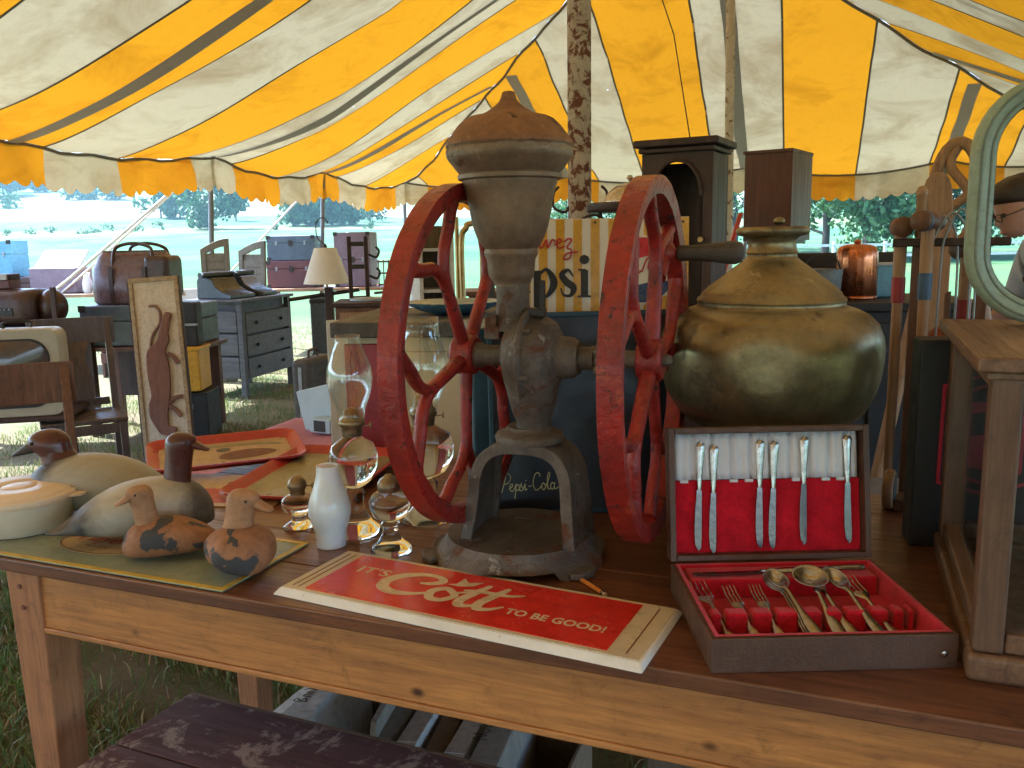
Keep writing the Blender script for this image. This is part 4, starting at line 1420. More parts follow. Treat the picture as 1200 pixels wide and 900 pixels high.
# blue cooler chest behind, carrying the striped sign
c0 = atz(556, 596, TZ)
cp = Vector((b0.x, b0.y, 0)) + Vector((math.cos(R_(BA)), math.sin(R_(BA)), 0)) * -.03 + Vector((-math.sin(R_(BA)), math.cos(R_(BA)), 0)) * .065
CW, CD2, CHt = .42, .20, .375
cool = thing('cooler_chest', 'faded blue metal cooler chest behind the navy chalkboard', 'cooler', (cp.x, cp.y, TZ), BA)
MB().box((CW / 2, CD2 / 2, .165), (CW, CD2, .33)).build('body', M['cooler_blue'], cool, bevel=.008, seg=3)
MB().box((CW / 2, CD2 / 2, .353), (CW + .008, CD2 + .008, .042)).build('lid', M['cooler_blue'], cool, bevel=.008, seg=3)
MB().box((CW / 2, -.004, .30), (.06, .008, .03)).build('latch', M['pale_grey'], cool, bevel=.003)
s0, s1 = aty(592, 372, 1.80), aty(806, 372, 1.74)
SA = math.degrees(math.atan2(s1.y - s0.y, s1.x - s0.x))
SWd = (s1 - s0).length
SHt2 = .212
ps = thing('striped_sign', 'yellow and white striped metal sign reading Buvez Pepsi with bottle cap', 'sign', (s0.x, s0.y, TZ + .3745), SA)
LS = T(0, 0, 0) @ RX(-3)
MB().box((SWd / 2, .004, SHt2 / 2), (SWd, .006, SHt2), LS).build('sheet', M['stripe_white'], ps, bevel=.001)
for k in range(11):
    w_ = SWd / 21
    MB().box((w_ * (2 * k + .5), .0008, SHt2 / 2), (w_ * 1.0, .0012, SHt2 - .002), LS).build('stripe', M['stripe_yellow'], ps)
FS = LS @ T(0, -.0004, 0) @ RX(90)
red = MB()
Mr = FS @ T(.052, .152, .0004) @ Matrix.Diagonal((.036, .036, 1, 1))
for pts in ([(-.9, .0), (-.6, 1.0), (-.1, 1.05), (-.1, .65), (-.55, .55), (-.05, .4), (-.2, .0), (-.75, .02)], [(.05, .5), (.15, .1), (.4, .05), (.6, .5), (.62, .08), (.8, .1)], [(.8, .1), (1.0, .5), (1.08, .05), (1.35, .5), (1.5, .42)], [(1.5, .22), (1.85, .38), (1.78, .55), (1.6, .35), (1.72, .02), (2.05, .12)], [(2.05, .4), (2.3, .55), (2.45, .45), (2.2, .05), (2.45, -.1), (2.35, -.55), (2.0, -.6), (2.2, -.3), (2.8, -.2)]):
    stroke(red, pts, .10, Mr)
red.build('red_lettering', M['text_red'], ps)
blk = MB()
Mp = FS @ T(.004, .052, .0004) @ Matrix.Diagonal((.060, .060, 1, 1))
def serif(x, y, w=.34):
    stroke(blk, [(x - w / 2, y, .07), (x + w / 2, y, .07)], .07, Mp, 1, rnd=False)
stroke(blk, [(-.55, 0, .26), (-.55, 1.35, .26)], .26, Mp, 1, rnd=False)
stroke(blk, [(-.5, 1.28, .10), (-.1, 1.25, .12), (.08, .95, .3), (-.1, .66, .12), (-.5, .62, .1)], .2, Mp)
stroke(blk, [(.30, .50, .09), (.78, .54, .09), (.74, .86, .16), (.52, .96, .09), (.32, .72, .24), (.30, .40, .28), (.48, .06, .12), (.82, .2, .06)], .2, Mp)
stroke(blk, [(1.08, -.42, .25), (1.08, .92, .25)], .25, Mp, 1, rnd=False)
serif(1.08, -.44, .46)
stroke(blk, [(1.15, .80, .10), (1.42, .95, .12), (1.66, .5, .27), (1.42, .04, .12), (1.15, .12, .10)], .2, Mp)
stroke(blk, [(2.32, .72, .05), (2.16, .93, .10), (1.94, .78, .20), (2.08, .54, .25), (2.34, .32, .24), (2.24, .06, .12), (2.0, .08, .08), (1.90, .30, .05)], .2, Mp)
stroke(blk, [(2.72, .0, .25), (2.72, .92, .25)], .25, Mp, 1, rnd=False)
serif(2.72, .02, .46)
serif(2.64, .93, .26)
stroke(blk, [(2.70, 1.28, .32), (2.73, 1.28, .32)], .32, Mp)
blk.build('black_lettering', M['text_black'], ps)
cap_c = (.286, .106)
capm = MB()
cr_ = .070
pts = [(cap_c[0] + (cr_ + .002 * math.cos(24 * a_)) * math.cos(a_), cap_c[1] + (cr_ + .002 * math.cos(24 * a_)) * math.sin(a_)) for a_ in [6.28318 * i / 144 for i in range(144)]]
capm.prism(pts, .0006, .0016, FS)
cpo = capm.build('bottle_cap', M['stripe_white'], ps)
def seg_poly(y0_, y1_, amp, top):
    r = cr_ - .004
    xs = [(-1 + 2 * i / 30) for i in range(31)]
    out = []
    for x in xs:
        yy = amp * math.sin(x * 2.6)
        out.append((cap_c[0] + x * r * .98, cap_c[1] + y0_ + yy))
    arc = []
    for x in reversed(xs):
        ya = math.sqrt(max(0, r * r - (x * r * .98) ** 2))
        arc.append((cap_c[0] + x * r * .98, cap_c[1] + (ya if top else -ya)))
    P_ = []
    for (x, y), (x2, y2) in zip(out, reversed(arc)):
        if (top and y2 > y + .0004) or (not top and y2 < y - .0004):
            P_.append(((x, y), (x2, y2)))
    return [p[0] for p in P_] + [p[1] for p in reversed(P_)]
MB().prism(seg_poly(.026, 0, .006, True), .0018, .0022, FS).build('cap_red', M['cap_red'], cpo)
MB().prism(seg_poly(-.028, 0, .006, False), .0018, .0022, FS).build('cap_blue', M['cap_blue'], cpo)
rl = MB()
Mq = FS @ T(cap_c[0] - .052, cap_c[1] - .014, .0019) @ Matrix.Diagonal((.0215, .026, 1, 1)) @ RZ(8)
for pts in ([(.1, -.1), (.3, .5), (.47, 1.1)], [(-.1, .72), (.05, 1.1), (.55, 1.25), (.85, 1.0), (.68, .62), (.36, .52)], [(.72, .15), (1.0, .36), (.98, .52), (.82, .44), (.80, .10), (1.0, .0), (1.2, .22)], [(1.2, .22), (1.32, .48), (1.18, -.52)], [(1.30, .36), (1.52, .46), (1.54, .12), (1.27, .05)], [(1.54, .04), (1.76, .56), (1.74, .36), (1.88, .18), (1.76, .0), (1.58, .07)], [(1.90, .1), (2.06, .48), (2.06, .06), (2.3, .12)], [(2.4, .1), (2.9, .9), (3.3, 1.05), (3.0, .3), (3.3, .0), (4.2, .5)]):
    stroke(rl, pts, .15, Mq)
rl.build('cap_script', M['text_red'], cpo)
for (x, z) in ((.02, SHt2 - .01), (SWd - .012, SHt2 - .01), (SWd - .012, .01), (SWd * .5, SHt2 - .008)):
    MB().lathe([(.0028, 0), (.0028, .0006)], 10, FS @ T(x, z, .0012)).build('nail_hole', M['text_black'], ps)

# ------------------------------------------------------------------ sage green sign lying under the decoys
gl = tb3(-u0 + 0.0, .0)
gs = thing('advert_sign', 'sage green metal sign with yellow edge lying under the duck decoys', 'sign', tb3(-u0 - .62, .006, TZ + .001), TANG)
GWd, GDp = .62, .232
MB().box((GWd / 2, GDp / 2, .0015), (GWd, GDp, .003)).build('sheet', M['sign_green'], gs, bevel=.001)
for (cx, cy, sx, sy) in ((GWd / 2, .005, GWd, .010), (GWd / 2, GDp - .005, GWd, .010), (GWd - .005, GDp / 2, .010, GDp - .0204), (.005, GDp / 2, .010, GDp - .0204)):
    MB().box((cx, cy, .0034), (sx, sy, .0012)).build('yellow_edge', M['sign_yellow'], gs)
oc = atz(124, 637, TZ + .004)
dl = oc - tb3(-u0 - .62, .006)
ox, oy = dl.dot(TE), dl.dot(TN)
ov = MB()
ov.prism([(ox + .098 * math.cos(a), oy + .052 * math.sin(a)) for a in [6.28318 * i / 48 for i in range(48)]], .0031, .0036)
ovo = ov.build('oval_panel', M['sign_buff'], gs)
rgm = MB()
stroke(rgm, [(ox + .0965 * math.cos(a), oy + .0505 * math.sin(a)) for a in [6.28318 * i / 32 for i in range(32)]], .002, T(0, 0, .0037), 2, True)
rgm.build('oval_line', M['text_brown'], ovo)
text_obj('lettering', "Player's", .050, M['text_red'], ovo, T(ox - .075, oy + .002, .0038), shear=.25, bold=.0006, sx=.9)
text_obj('lettering', "PLAYERS", .015, M['text_brown'], ovo, T(ox - .030, oy - .024, .0038), sx=1.05)

# ------------------------------------------------------------------ duck decoys
def decoy(label, loc, rz, L, Wd, Hb, head_c, head_s, mats, turn=0, head_rz=0, neck=.35, patches=()):
    t = thing('duck_decoy', label, 'decoy', loc, rz)
    rings = []
    n = 24
    prof = [(-.50, .04, .10, .52), (-.47, .16, .20, .52), (-.40, .34, .36, .46), (-.28, .68, .66, .36), (-.12, .93, .90, .22), (.05, 1.0, 1.0, .16), (.22, .97, 1.0, .12), (.35, .84, .93, .12), (.44, .62, .78, .16), (.49, .36, .58, .24), (.505, .10, .42, .32)]
    for x, w, h, b in prof:
        ring = []
        for i in range(n):
            a = 6.28318 * i / n
            cy, cz = math.cos(a), math.sin(a)
            z0 = b * Hb * .55
            top = Hb * h
            zc_ = (top + z0) / 2 if top > z0 else z0
            hz_ = max(.004, (top - z0) / 2)
            zz = zc_ + hz_ * math.copysign(abs(cz) ** .85, cz)
            ring.append((x * L, w * Wd / 2 * math.copysign(abs(cy) ** .9, cy), max(0, zz)))
        rings.append(ring)
    mb = MB().loft(rings)
    mb.build('body', mats[0], t, 70, subsurf=1, wob=.0034 if len(mats) > 3 else .0010)
    # head and neck as one lofted piece
    hm = MB()
    hx, hzt = head_c
    s = head_s
    pts = [(hx - .10 * s, Hb * .62, .52 * s, .50 * s), (hx - .06 * s, Hb * .80, .44 * s, .40 * s), (hx + .02 * s, Hb * .95 + .12 * s, .40 * s, .34 * s), (hx + .12 * s, hzt - .52 * s, .42 * s, .34 * s), (hx + .20 * s, hzt - .30 * s, .50 * s, .37 * s), (hx + .20 * s, hzt - .12 * s, .42 * s, .32 * s), (hx + .16 * s, hzt, .14 * s, .12 * s)]
    rr = []
    for x, z, rx, ry in pts:
        rr.append([(x + rx * math.cos(6.28318 * i / 16) - hx, ry * math.sin(6.28318 * i / 16), z) for i in range(16)])
    Hm = T(hx, 0, 0) @ RZ(head_rz)
    hm.loft(rr, Hm)
    ho = hm.build('head', mats[1], t, 70, subsurf=1, wob=.0026 if len(mats) > 3 else 0)
    bm_ = MB()
    bz = hzt - .36 * s
    bm_.loft([[(x + 0, w * math.cos(6.28318 * i / 12), z + h * math.sin(6.28318 * i / 12)) for i in range(12)] for x, w, h, z in ((.45 * s, .22 * s, .19 * s, bz), (.66 * s, .20 * s, .14 * s, bz - .07 * s), (.84 * s, .21 * s, .085 * s, bz - .16 * s), (.97 * s, .18 * s, .055 * s, bz - .21 * s), (1.02 * s, .08 * s, .025 * s, bz - .22 * s))], Hm)
    bm_.build('bill', mats[2], ho, 70, subsurf=1)
    for sg in (-1, 1):
        e_ = MB()
        e_.ell((.42 * s, sg * .315 * s, hzt - .27 * s), (.045 * s, .03 * s, .045 * s), 8, 6, Hm)
        e_.build('eye', M['text_black'], ho, True)
    return t
def split_mat(name, axis_stops):
    """paint zones along a decoy's length (object X, metres) with a ragged edge"""
    m, nt, n, l, b = _new(name)
    tc = n.new('ShaderNodeTexCoord')
    sp = n.new('ShaderNodeSeparateXYZ')
    l.new(tc.outputs['Object'], sp.inputs[0])
    nz = noise_node(n, l, tc.outputs['Object'], 22, 6, .7)
    ma = n.new('ShaderNodeMath')
    ma.operation = 'MULTIPLY_ADD'
    l.new(nz.outputs['Fac'], ma.inputs[0])
    ma.inputs[1].default_value = .05
    l.new(sp.outputs['X'], ma.inputs[2])
    ad = n.new('ShaderNodeMath')
    ad.operation = 'ADD'
    l.new(ma.outputs[0], ad.inputs[0])
    ad.inputs[1].default_value = .475
    out = ramp(n, l, ad.outputs[0], axis_stops).outputs[0]
    n2 = noise_node(n, l, tc.outputs['Object'], 9, 8, .7, .5)
    f2 = ramp(n, l, n2.outputs['Fac'], [(.42, 0.0), (.72, .75)]).outputs[0]
    out = mix(n, l, f2, out, (.23, .19, .13))
    l.new(out, b.inputs['Base Color'])
    b.inputs['Roughness'].default_value = .5
    bp = n.new('ShaderNodeBump')
    bp.inputs['Strength'].default_value = .25
    bp.inputs['Distance'].default_value = .003
    l.new(n2.outputs['Fac'], bp.inputs['Height'])
    l.new(bp.outputs[0], b.inputs['Normal'])
    return m
M['canvasback'] = split_mat('canvasback paint', [(.36, (.03, .03, .034)), (.42, (.05, .048, .05)), (.455, (.40, .38, .32)), (.585, (.50, .47, .39)), (.605, (.05, .045, .045)), (.65, (.035, .03, .03))])
M['canvasback2'] = split_mat('canvasback faded paint', [(.36, (.22, .22, .20)), (.42, (.32, .31, .26)), (.56, (.37, .35, .28)), (.60, (.05, .045, .045)), (.66, (.035, .03, .03))])
def patch_mat(name, sc_, thr):
    m, nt, n, l, b = _new(name)
    tc = n.new('ShaderNodeTexCoord')
    n1 = noise_node(n, l, tc.outputs['Object'], sc_, 4, .5, .4)
    n2 = noise_node(n, l, tc.outputs['Object'], 60, 6, .7)
    f = ramp(n, l, n1.outputs['Fac'], [(thr, 0.0), (thr + .015, 1.0)]).outputs[0]
    base = ramp(n, l, n2.outputs['Fac'], [(.35, (.36, .17, .075)), (.65, (.24, .105, .045))]).outputs[0]
    l.new(mix(n, l, f, base, (.045, .046, .05)), b.inputs['Base Color'])
    b.inputs['Roughness'].default_value = .65
    bp = n.new('ShaderNodeBump')
    bp.inputs['Strength'].default_value = .9
    bp.inputs['Distance'].default_value = .004
    l.new(n2.outputs['Fac'], bp.inputs['Height'])
    l.new(bp.outputs[0], b.inputs['Normal'])
    return m
M['patchy'] = patch_mat('bare cork with dark patches', 14, .52)
M['patchy2'] = patch_mat('bare cork with few dark patches', 16, .55)
p = atz(160, 612, TZ)
decoy('russet headed canvasback decoy with white back and dark tail, head raised', (-.715, 1.535, TZ + .0045), 24, .290, .150, .112, (.085, .195), .062, (M['canvasback'], M['decoy_red'], M['decoy_red']), head_rz=-18)
decoy('larger faded canvasback decoy behind the plastic tub, russet head tucked low', (-.835, 1.705, TZ + .001), 172, .34, .170, .125, (.105, .178), .092, (M['canvasback2'], M['decoy_red'], M['decoy_dark']), head_rz=8)
decoy('small bare wood decoy with dark flaking patches and head turned sideways', (-.592, 1.442, TZ + .0045), 190, .185, .095, .072, (.050, .134), .049, (M['patchy'], M['decoy_bare'], M['decoy_bare'], 1), head_rz=30)
decoy('stubby bare wood decoy at the sign corner with its bill pointing at the lamps', (-.468, 1.385, TZ + .0045), -62, .160, .118, .078, (.010, .140), .062, (M['patchy2'], M['decoy_bare'], M['decoy_bare'], 1), head_rz=52)

# ------------------------------------------------------------------ plastic tub
tc_ = atz(34, 628, TZ)
tub = thing('plastic_tub', 'round cream plastic tub with peach lid at the table end', 'tub', (tc_.x - .035, tc_.y + .045, TZ + .0045), 0)
MB().lathe([(.078, 0), (.086, .004), (.098, .050), (.100, .056), (.100, .062)], 56).build('bowl', M['tupper'], tub, True)
td = MB()
td.lathe([(.106, .060), (.108, .064), (.108, .072), (.104, .076), (.098, .075), (.094, .081), (.060, .083), (.034, .083), (.032, .0815), (.030, .083), (.012, .0835)], 56)
td.prism([(.100, -.020), (.125, -.014), (.130, 0), (.125, .014), (.100, .020)], .064, .068)
td.build('lid', M['tupper_lid'], tub, True)

# ------------------------------------------------------------------ lamps and glass on the table
def prof_px(rows, Y, cx, zero):
    k = Y * 1.003 / 1000
    return [(r * k, aty(cx, y, Y).z - zero) for r, y in rows]
c = atz(385, 645, TZ)
mg = MB().lathe([(.0268, .0), (.0270, .003), (.0265, .012), (.0275, .016), (.0285, .030), (.034, .045), (.0385, .060), (.0385, .074), (.034, .092), (.027, .112), (.0215, .130), (.0195, .146), (.020, .150), (.0185, .150), (.0180, .146), (.022, .118), (.034, .078), (.034, .060), (.026, .03)], 48)
tag(mg.build('lamp_chimney', M['milk_glass'], None, True, loc=(c.x, c.y + .027, TZ + .0005)), 'frosted white milk glass lamp chimney standing on the table', 'chimney')
def oil_lamp(label, loc, foot, font, burner, chimney=None, oil=None, knob=True):
    t = thing('oil_lamp', label, 'lamp', loc, 0)
    MB().lathe(foot, 40, cap=True).build('foot', M['glass_thick'], t, True)
    fo = MB()
    fo.lathe(font, 40, cap=True)
    fo.build('font', M['glass_thick'], t, True)
    bo = MB().lathe(burner, 28).build('burner', M['burner'], t, True)
    if knob:
        zb_ = burner[2][1]
        kb = MB()
        kb.tube([(burner[1][0] * .8, 0, zb_), (burner[1][0] + .016, 0, zb_ + .002)], .0015, 6)
        kb.lathe([(.006, -.0015), (.006, .0015)], 12, T(burner[1][0] + .016, 0, zb_ + .002) @ RY(90))
        kb.build('wick_knob', M['burner'], bo, True)
    if chimney:
        ch = MB().lathe(chimney, 44, cap=False)
        ch.build('chimney', M['glass'], t, True, solid=.0016)
    return t
# tall lamp
c = atz(416, 628, TZ)
z = lambda y, Y, cx: aty(cx, y, Y).z - TZ
Y = c.y + .02
k = Y / 1000
zz = lambda y: z(y, Y, 416)
oil_lamp('tall clear glass oil lamp with chimney next to the milk glass chimney', (c.x, Y, TZ + .0005),
         [(31 * k, 0), (32 * k, .004), (29 * k, .010), (20 * k, .022), (13 * k, .042), (10 * k, .062), (13 * k, zz(578)), (9 * k, zz(572))],
         [(10 * k, zz(571)), (22 * k, zz(562)), (29 * k, zz(545)), (29.5 * k, zz(532)), (25 * k, zz(521)), (14 * k, zz(514)), (11 * k, zz(511))],
         [(11.5 * k, zz(511)), (12.5 * k, zz(505)), (12.5 * k, zz(500)), (16 * k, zz(497)), (15 * k, zz(492)), (10 * k, zz(488)), (8 * k, zz(480)), (3 * k, zz(478))],
         [(15 * k, zz(495)), (17 * k, zz(480)), (24 * k, zz(462)), (27.5 * k, zz(445)), (26 * k, zz(430)), (19 * k, zz(412)), (15 * k, zz(400)), (14.5 * k, zz(393))])
c = atz(499, 612, TZ)
Y = c.y + .02
k = Y / 1000
zz = lambda y: z(y, Y, 499)
oil_lamp('large clear glass oil lamp with chimney seen through the left flywheel', (c.x, Y, TZ + .0005),
         [(34 * k, 0), (35 * k, .004), (30 * k, .010), (20 * k, .020), (14 * k, .036), (12 * k, .050), (15 * k, zz(566)), (10 * k, zz(560))],
         [(12 * k, zz(559)), (28 * k, zz(550)), (35 * k, zz(533)), (36 * k, zz(520)), (31 * k, zz(508)), (18 * k, zz(501)), (14 * k, zz(498))],
         [(13 * k, zz(498)), (14 * k, zz(492)), (14 * k, zz(488)), (17 * k, zz(485)), (16 * k, zz(481)), (12 * k, zz(476)), (11 * k, zz(468)), (7 * k, zz(463)), (3 * k, zz(462))],
         [(16 * k, zz(485)), (20 * k, zz(468)), (28 * k, zz(450)), (31 * k, zz(432)), (30 * k, zz(420)), (25 * k, zz(402)), (22 * k, zz(388)), (21.5 * k, zz(372))])
c = atz(457, 650, TZ)
Y = c.y + .02
k = Y / 1000
zz = lambda y: z(y, Y, 457)
oil_lamp('small pressed glass oil lamp without chimney at the foot of the flywheel', (c.x, Y, TZ + .0005),
         [(25 * k, 0), (26 * k, .004), (23 * k, .010), (16 * k, .018), (10 * k, .032), (9 * k, .046), (12 * k, zz(614)), (9 * k, zz(611))],
         [(9 * k, zz(610)), (20 * k, zz(604)), (25 * k, zz(594)), (25 * k, zz(586)), (20 * k, zz(579)), (13 * k, zz(575))],
         [(13 * k, zz(575)), (14 * k, zz(571)), (14 * k, zz(567)), (11 * k, zz(562)), (6 * k, zz(559)), (4 * k, zz(556))], None, None, False)
c = atz(348, 622, TZ)
Y = c.y + .02
k = Y / 1000
zz = lambda y: z(y, Y, 348)
oil_lamp('squat glass finger lamp with brass burner beside the red rimmed tray', (c.x, Y, TZ + .0005),
         [(18 * k, 0), (19 * k, .004), (16 * k, .008), (9 * k, .016), (8 * k, .024), (10 * k, zz(603))],
         [(10 * k, zz(602)), (18 * k, zz(597)), (20 * k, zz(590)), (19 * k, zz(584)), (12 * k, zz(580))],
         [(9 * k, zz(580)), (9 * k, zz(575)), (12 * k, zz(570)), (11 * k, zz(565)), (7 * k, zz(560)), (3 * k, zz(558))], None)
c = atz(384, 615, TZ)
tg = MB().lathe([(.018, 0), (.0195, .002), (.021, .04), (.0215, .088), (.0215, .11)], 36, cap=False)
tag(tg.build('glass_tumbler', M['glass'], None, True, solid=.0016, loc=(c.x, c.y + .02, TZ + .0005)), 'plain clear glass tumbler behind the milk glass chimney', 'tumbler')

# ------------------------------------------------------------------ trays and poster at the back of the table
def tray(name, label, loc, rz, w, h, inner, art=None, tilt=0):
    t = thing(name, label, 'tray', loc, rz)
    def rr(w_, h_, r, z, k=6):
        out = []
        for cx, cy, a0 in ((w_ / 2 - r, h_ / 2 - r, 0), (-w_ / 2 + r, h_ / 2 - r, 90), (-w_ / 2 + r, -h_ / 2 + r, 180), (w_ / 2 - r, -h_ / 2 + r, 270)):
            for i in range(k + 1):
                a = R_(a0 + 90 * i / k)
                out.append((cx + r * math.cos(a), cy + r * math.sin(a), z))
        return out
    Mx = RX(tilt)
    mb = MB()
    mb.loft([rr(w - .05, h - .05, .02, .004), rr(w - .045, h - .045, .02, .0045), rr(w - .012, h - .012, .035, .020), rr(w, h, .04, .021), rr(w + .002, h + .002, .04, .017), rr(w - .01, h - .01, .035, .014), rr(w - .048, h - .048, .02, 0)], Mx, cap=True)
    mb.build('rim', M['tray_red'], t, 50)
    MB().prism([(p_[0], p_[1]) for p_ in rr(w - .056, h - .056, .018, 0)], .0045, .0055, Mx).build('picture', inner, t)
    if art:
        art(t, Mx @ T(0, 0, .0058))
    return t
def duck_art(t, Mx):
    a = MB()
    a.prism(cr([(-.02, -.03), (.0, .0), (.05, .015), (.10, .005), (.12, -.02), (.07, -.045), (.01, -.05)], 4, True), 0, .0006, Mx)
    a.build('painted_bird', M['text_brown'], t)
    b = MB()
    b.ell((0, 0, 0), (.018, .014, .0008), 14, 6, Mx @ T(-.005, .025, .0008))
    b.build('painted_bird', M['decoy_dark'], t, True)
    g = MB()
    g.prism(cr([(-.13, .03), (-.05, .05), (.08, .045), (.14, .03), (.10, .06), (-.10, .065)], 4, True), 0, .0005, Mx)
    g.build('painted_reeds', M['tray_olive'], t)
ta, tb_ = atz(198, 556, TZ + .02), atz(340, 540, TZ + .02)
an = math.degrees(math.atan2(tb_.y - ta.y, tb_.x - ta.x))
ctr = (ta + tb_) / 2 + Vector((-math.sin(R_(an)), math.cos(R_(an)), 0)) * .115
tray('serving_tray', 'red rimmed tan tray with a painted bird at the table back edge', (ctr.x, ctr.y, TZ + .024), an, .37, .23, M['tray_tan'], duck_art, 6)
tray('serving_tray', 'red rimmed olive tray standing lengthwise behind the lamps', (-.455, 1.935, TZ + .006), -14, .30, .40, M['tray_olive'], None, 2)
po = thing('printed_poster', 'yellow and red printed card lying under the two trays', 'poster', (-.64, 1.86, TZ + .001), -8)
MB().box((0, 0, .0008), (.30, .24, .0016)).build('card', M['sign_buff'], po)
MB().prism(cr([(-.13, -.09), (.02, -.10), (.10, -.05), (.03, .0), (-.10, -.01)], 4, True), .0017, .0021, None).build('red_print', M['text_red'], po)
text_obj('lettering', 'ous', .075, M['text_black'], po, T(-.03, .035, .0022), bold=.002, shear=.1)

# ------------------------------------------------------------------ glazed display case at the right
FLc = Vector((.557, .975, 0))
case = thing('display_case', 'wooden glazed tabletop display case beside the cutlery chest', 'display case', (FLc.x, FLc.y, TZ), TANG)
CWd, CDp, CHh = .62, .47, .385
PW = .034
# base moulding
bm_ = MB()
for (c_, d_) in (((CWd / 2, .012, .018), (CWd + .012, .036, .036)), ((CWd / 2, CDp - .012, .018), (CWd + .012, .036, .036)), ((.012, CDp / 2, .018), (.036, CDp - .0605, .036)), ((CWd - .012, CDp / 2, .018), (.036, CDp - .0605, .036))):
    bm_.box(c_, d_)
bm_.build('base_moulding', M['case_oak_x'], case, bevel=.008, seg=3)
MB().box((CWd / 2, CDp / 2, .006), (CWd - .062, CDp - .062, .010)).build('case_floor', M['mid_wood'], case)
for (x, y) in ((PW / 2, PW / 2), (CWd - PW / 2, PW / 2), (PW / 2, CDp - PW / 2), (CWd - PW / 2, CDp - PW / 2)):
    po_ = MB().box((x, y, (CHh + .036) / 2), (PW, PW, CHh - .037)).build('corner_post', M['case_oak'], case, bevel=.005, seg=3)
for y in (PW / 2, CDp - PW / 2):
    for z_ in (.050, CHh - .016):
        MB().box((CWd / 2, y, z_), (CWd - 2 * PW - .001, .026, .026)).build('rail', M['case_oak_x'], case, bevel=.004)
for x in (PW / 2, CWd - PW / 2):
    for z_ in (.050, CHh - .016):
        MB().box((x, CDp / 2, z_), (.026, CDp - 2 * PW - .001, .026)).build('rail', M['case_oak_x'], case, bevel=.004)
MB().box((CWd / 2, PW / 2, CHh / 2 + .015), (CWd - 2 * PW - .002, .003, CHh - .085)).build('pane', M['pane'], case)
for x in (PW / 2, CWd - PW / 2):
    MB().box((x, CDp / 2, CHh / 2 + .015), (.003, CDp - 2 * PW - .002, CHh - .085)).build('pane', M['pane'], case)
MB().box((CWd / 2, CDp / 2 - .003, CHh + .008), (CWd + .036, CDp + .030, .018)).build('top_board', M['case_oak_x'], case, bevel=.003)
MB().box((CWd / 2, CDp / 2, CHh - .0065), (CWd + .012, CDp + .010, .009)).build('cornice', M['case_oak_x'], case, bevel=.002)
def in_case(u, v, z_=0):
    return FLc + TE * u + TN * v + Vector((0, 0, TZ + .0125 + z_))
lg_ = MB().lathe([(.035, 0), (.05, .01), (.06, .06), (.055, .12), (.035, .14), (.03, .15)], 28)
tag(lg_.build('lime_jar', M['lime'], None, True, loc=in_case(.16, .15)), 'lime green jar standing inside the glazed case', 'jar')
pl2 = MB().lathe([(.02, 0), (.05, .004), (.075, .012), (.08, .018)], 32)
tag(pl2.build('green_plate', M['teal'], None, True, loc=in_case(.28, .32)), 'small teal plate lying inside the glazed case', 'plate')
pl3 = MB().lathe([(.03, 0), (.045, .02), (.05, .10), (.04, .16), (.03, .18), (.034, .19)], 28)
tag(pl3.build('teal_vase', M['teal'], None, True, loc=in_case(.19, .33)), 'teal vase standing inside the glazed case behind the lime jar', 'vase')

# pale green window frame standing on the case
fc = aty(1255, 240, 1.32)
cb = FLc + TE * .182 + TN * .40
wf_ = thing('window_frame', 'mint green rounded window frame standing on the display case', 'frame', (cb.x, cb.y, TZ + CHh + .0175), TANG + 6)
FW, FH, FR = .36, .372, .115
def rrect(w_, h_, r, k=10):
    out = []
    for cx, cz, a0 in ((w_ / 2 - r, h_ / 2 - r, 0), (-w_ / 2 + r, h_ / 2 - r, 90), (-w_ / 2 + r, -h_ / 2 + r, 180), (w_ / 2 - r, -h_ / 2 + r, 270)):
        for i in range(k + 1):
            a = R_(a0 + 90 * i / k)
            out.append((cx + r * math.cos(a), cz + r * math.sin(a)))
    return out
fm = MB()
secs = [(0, -.012), (.006, -.018), (.014, -.019), (.022, -.014), (.026, -.010), (.032, -.008), (.032, .010), (.0, .012)]
path = rrect(FW, FH, FR)
rings = []
for i, (x, z_) in enumerate(path):
    pa_, pb_ = path[i - 1], path[(i + 1) % len(path)]
    t = Vector((pb_[0] - pa_[0], pb_[1] - pa_[1])).normalized()
    nx, nz = -t.y, t.x                       # inward for counter-clockwise path
    rings.append([(x + nx * q, y, z_ + nz * q + FH / 2) for q, y in secs])
rings.append(rings[0])
fm.loft(rings, cap=False)
fm.build('frame', M['mint'], wf_, 60)
for q_, y_, r_ in ((.010, -.0185, .0022), (.0245, -.0125, .0020)):
    tl_ = MB()
    pth = rrect(FW - 2 * q_, FH - 2 * q_, FR - q_)
    tl_.tube([(x, y_, z_ + FH / 2) for x, z_ in pth], r_, 6, closed=True)
    tl_.build('trim_line', M['teal_dark'], wf_, True)
gk = MB()
ip = rrect(FW - .062, FH - .062, FR - .031)
gk.tube([(x, 0, z_ + FH / 2) for x, z_ in ip], .0035, 6, closed=True)
gk.build('gasket', M['rubber'], wf_, True)

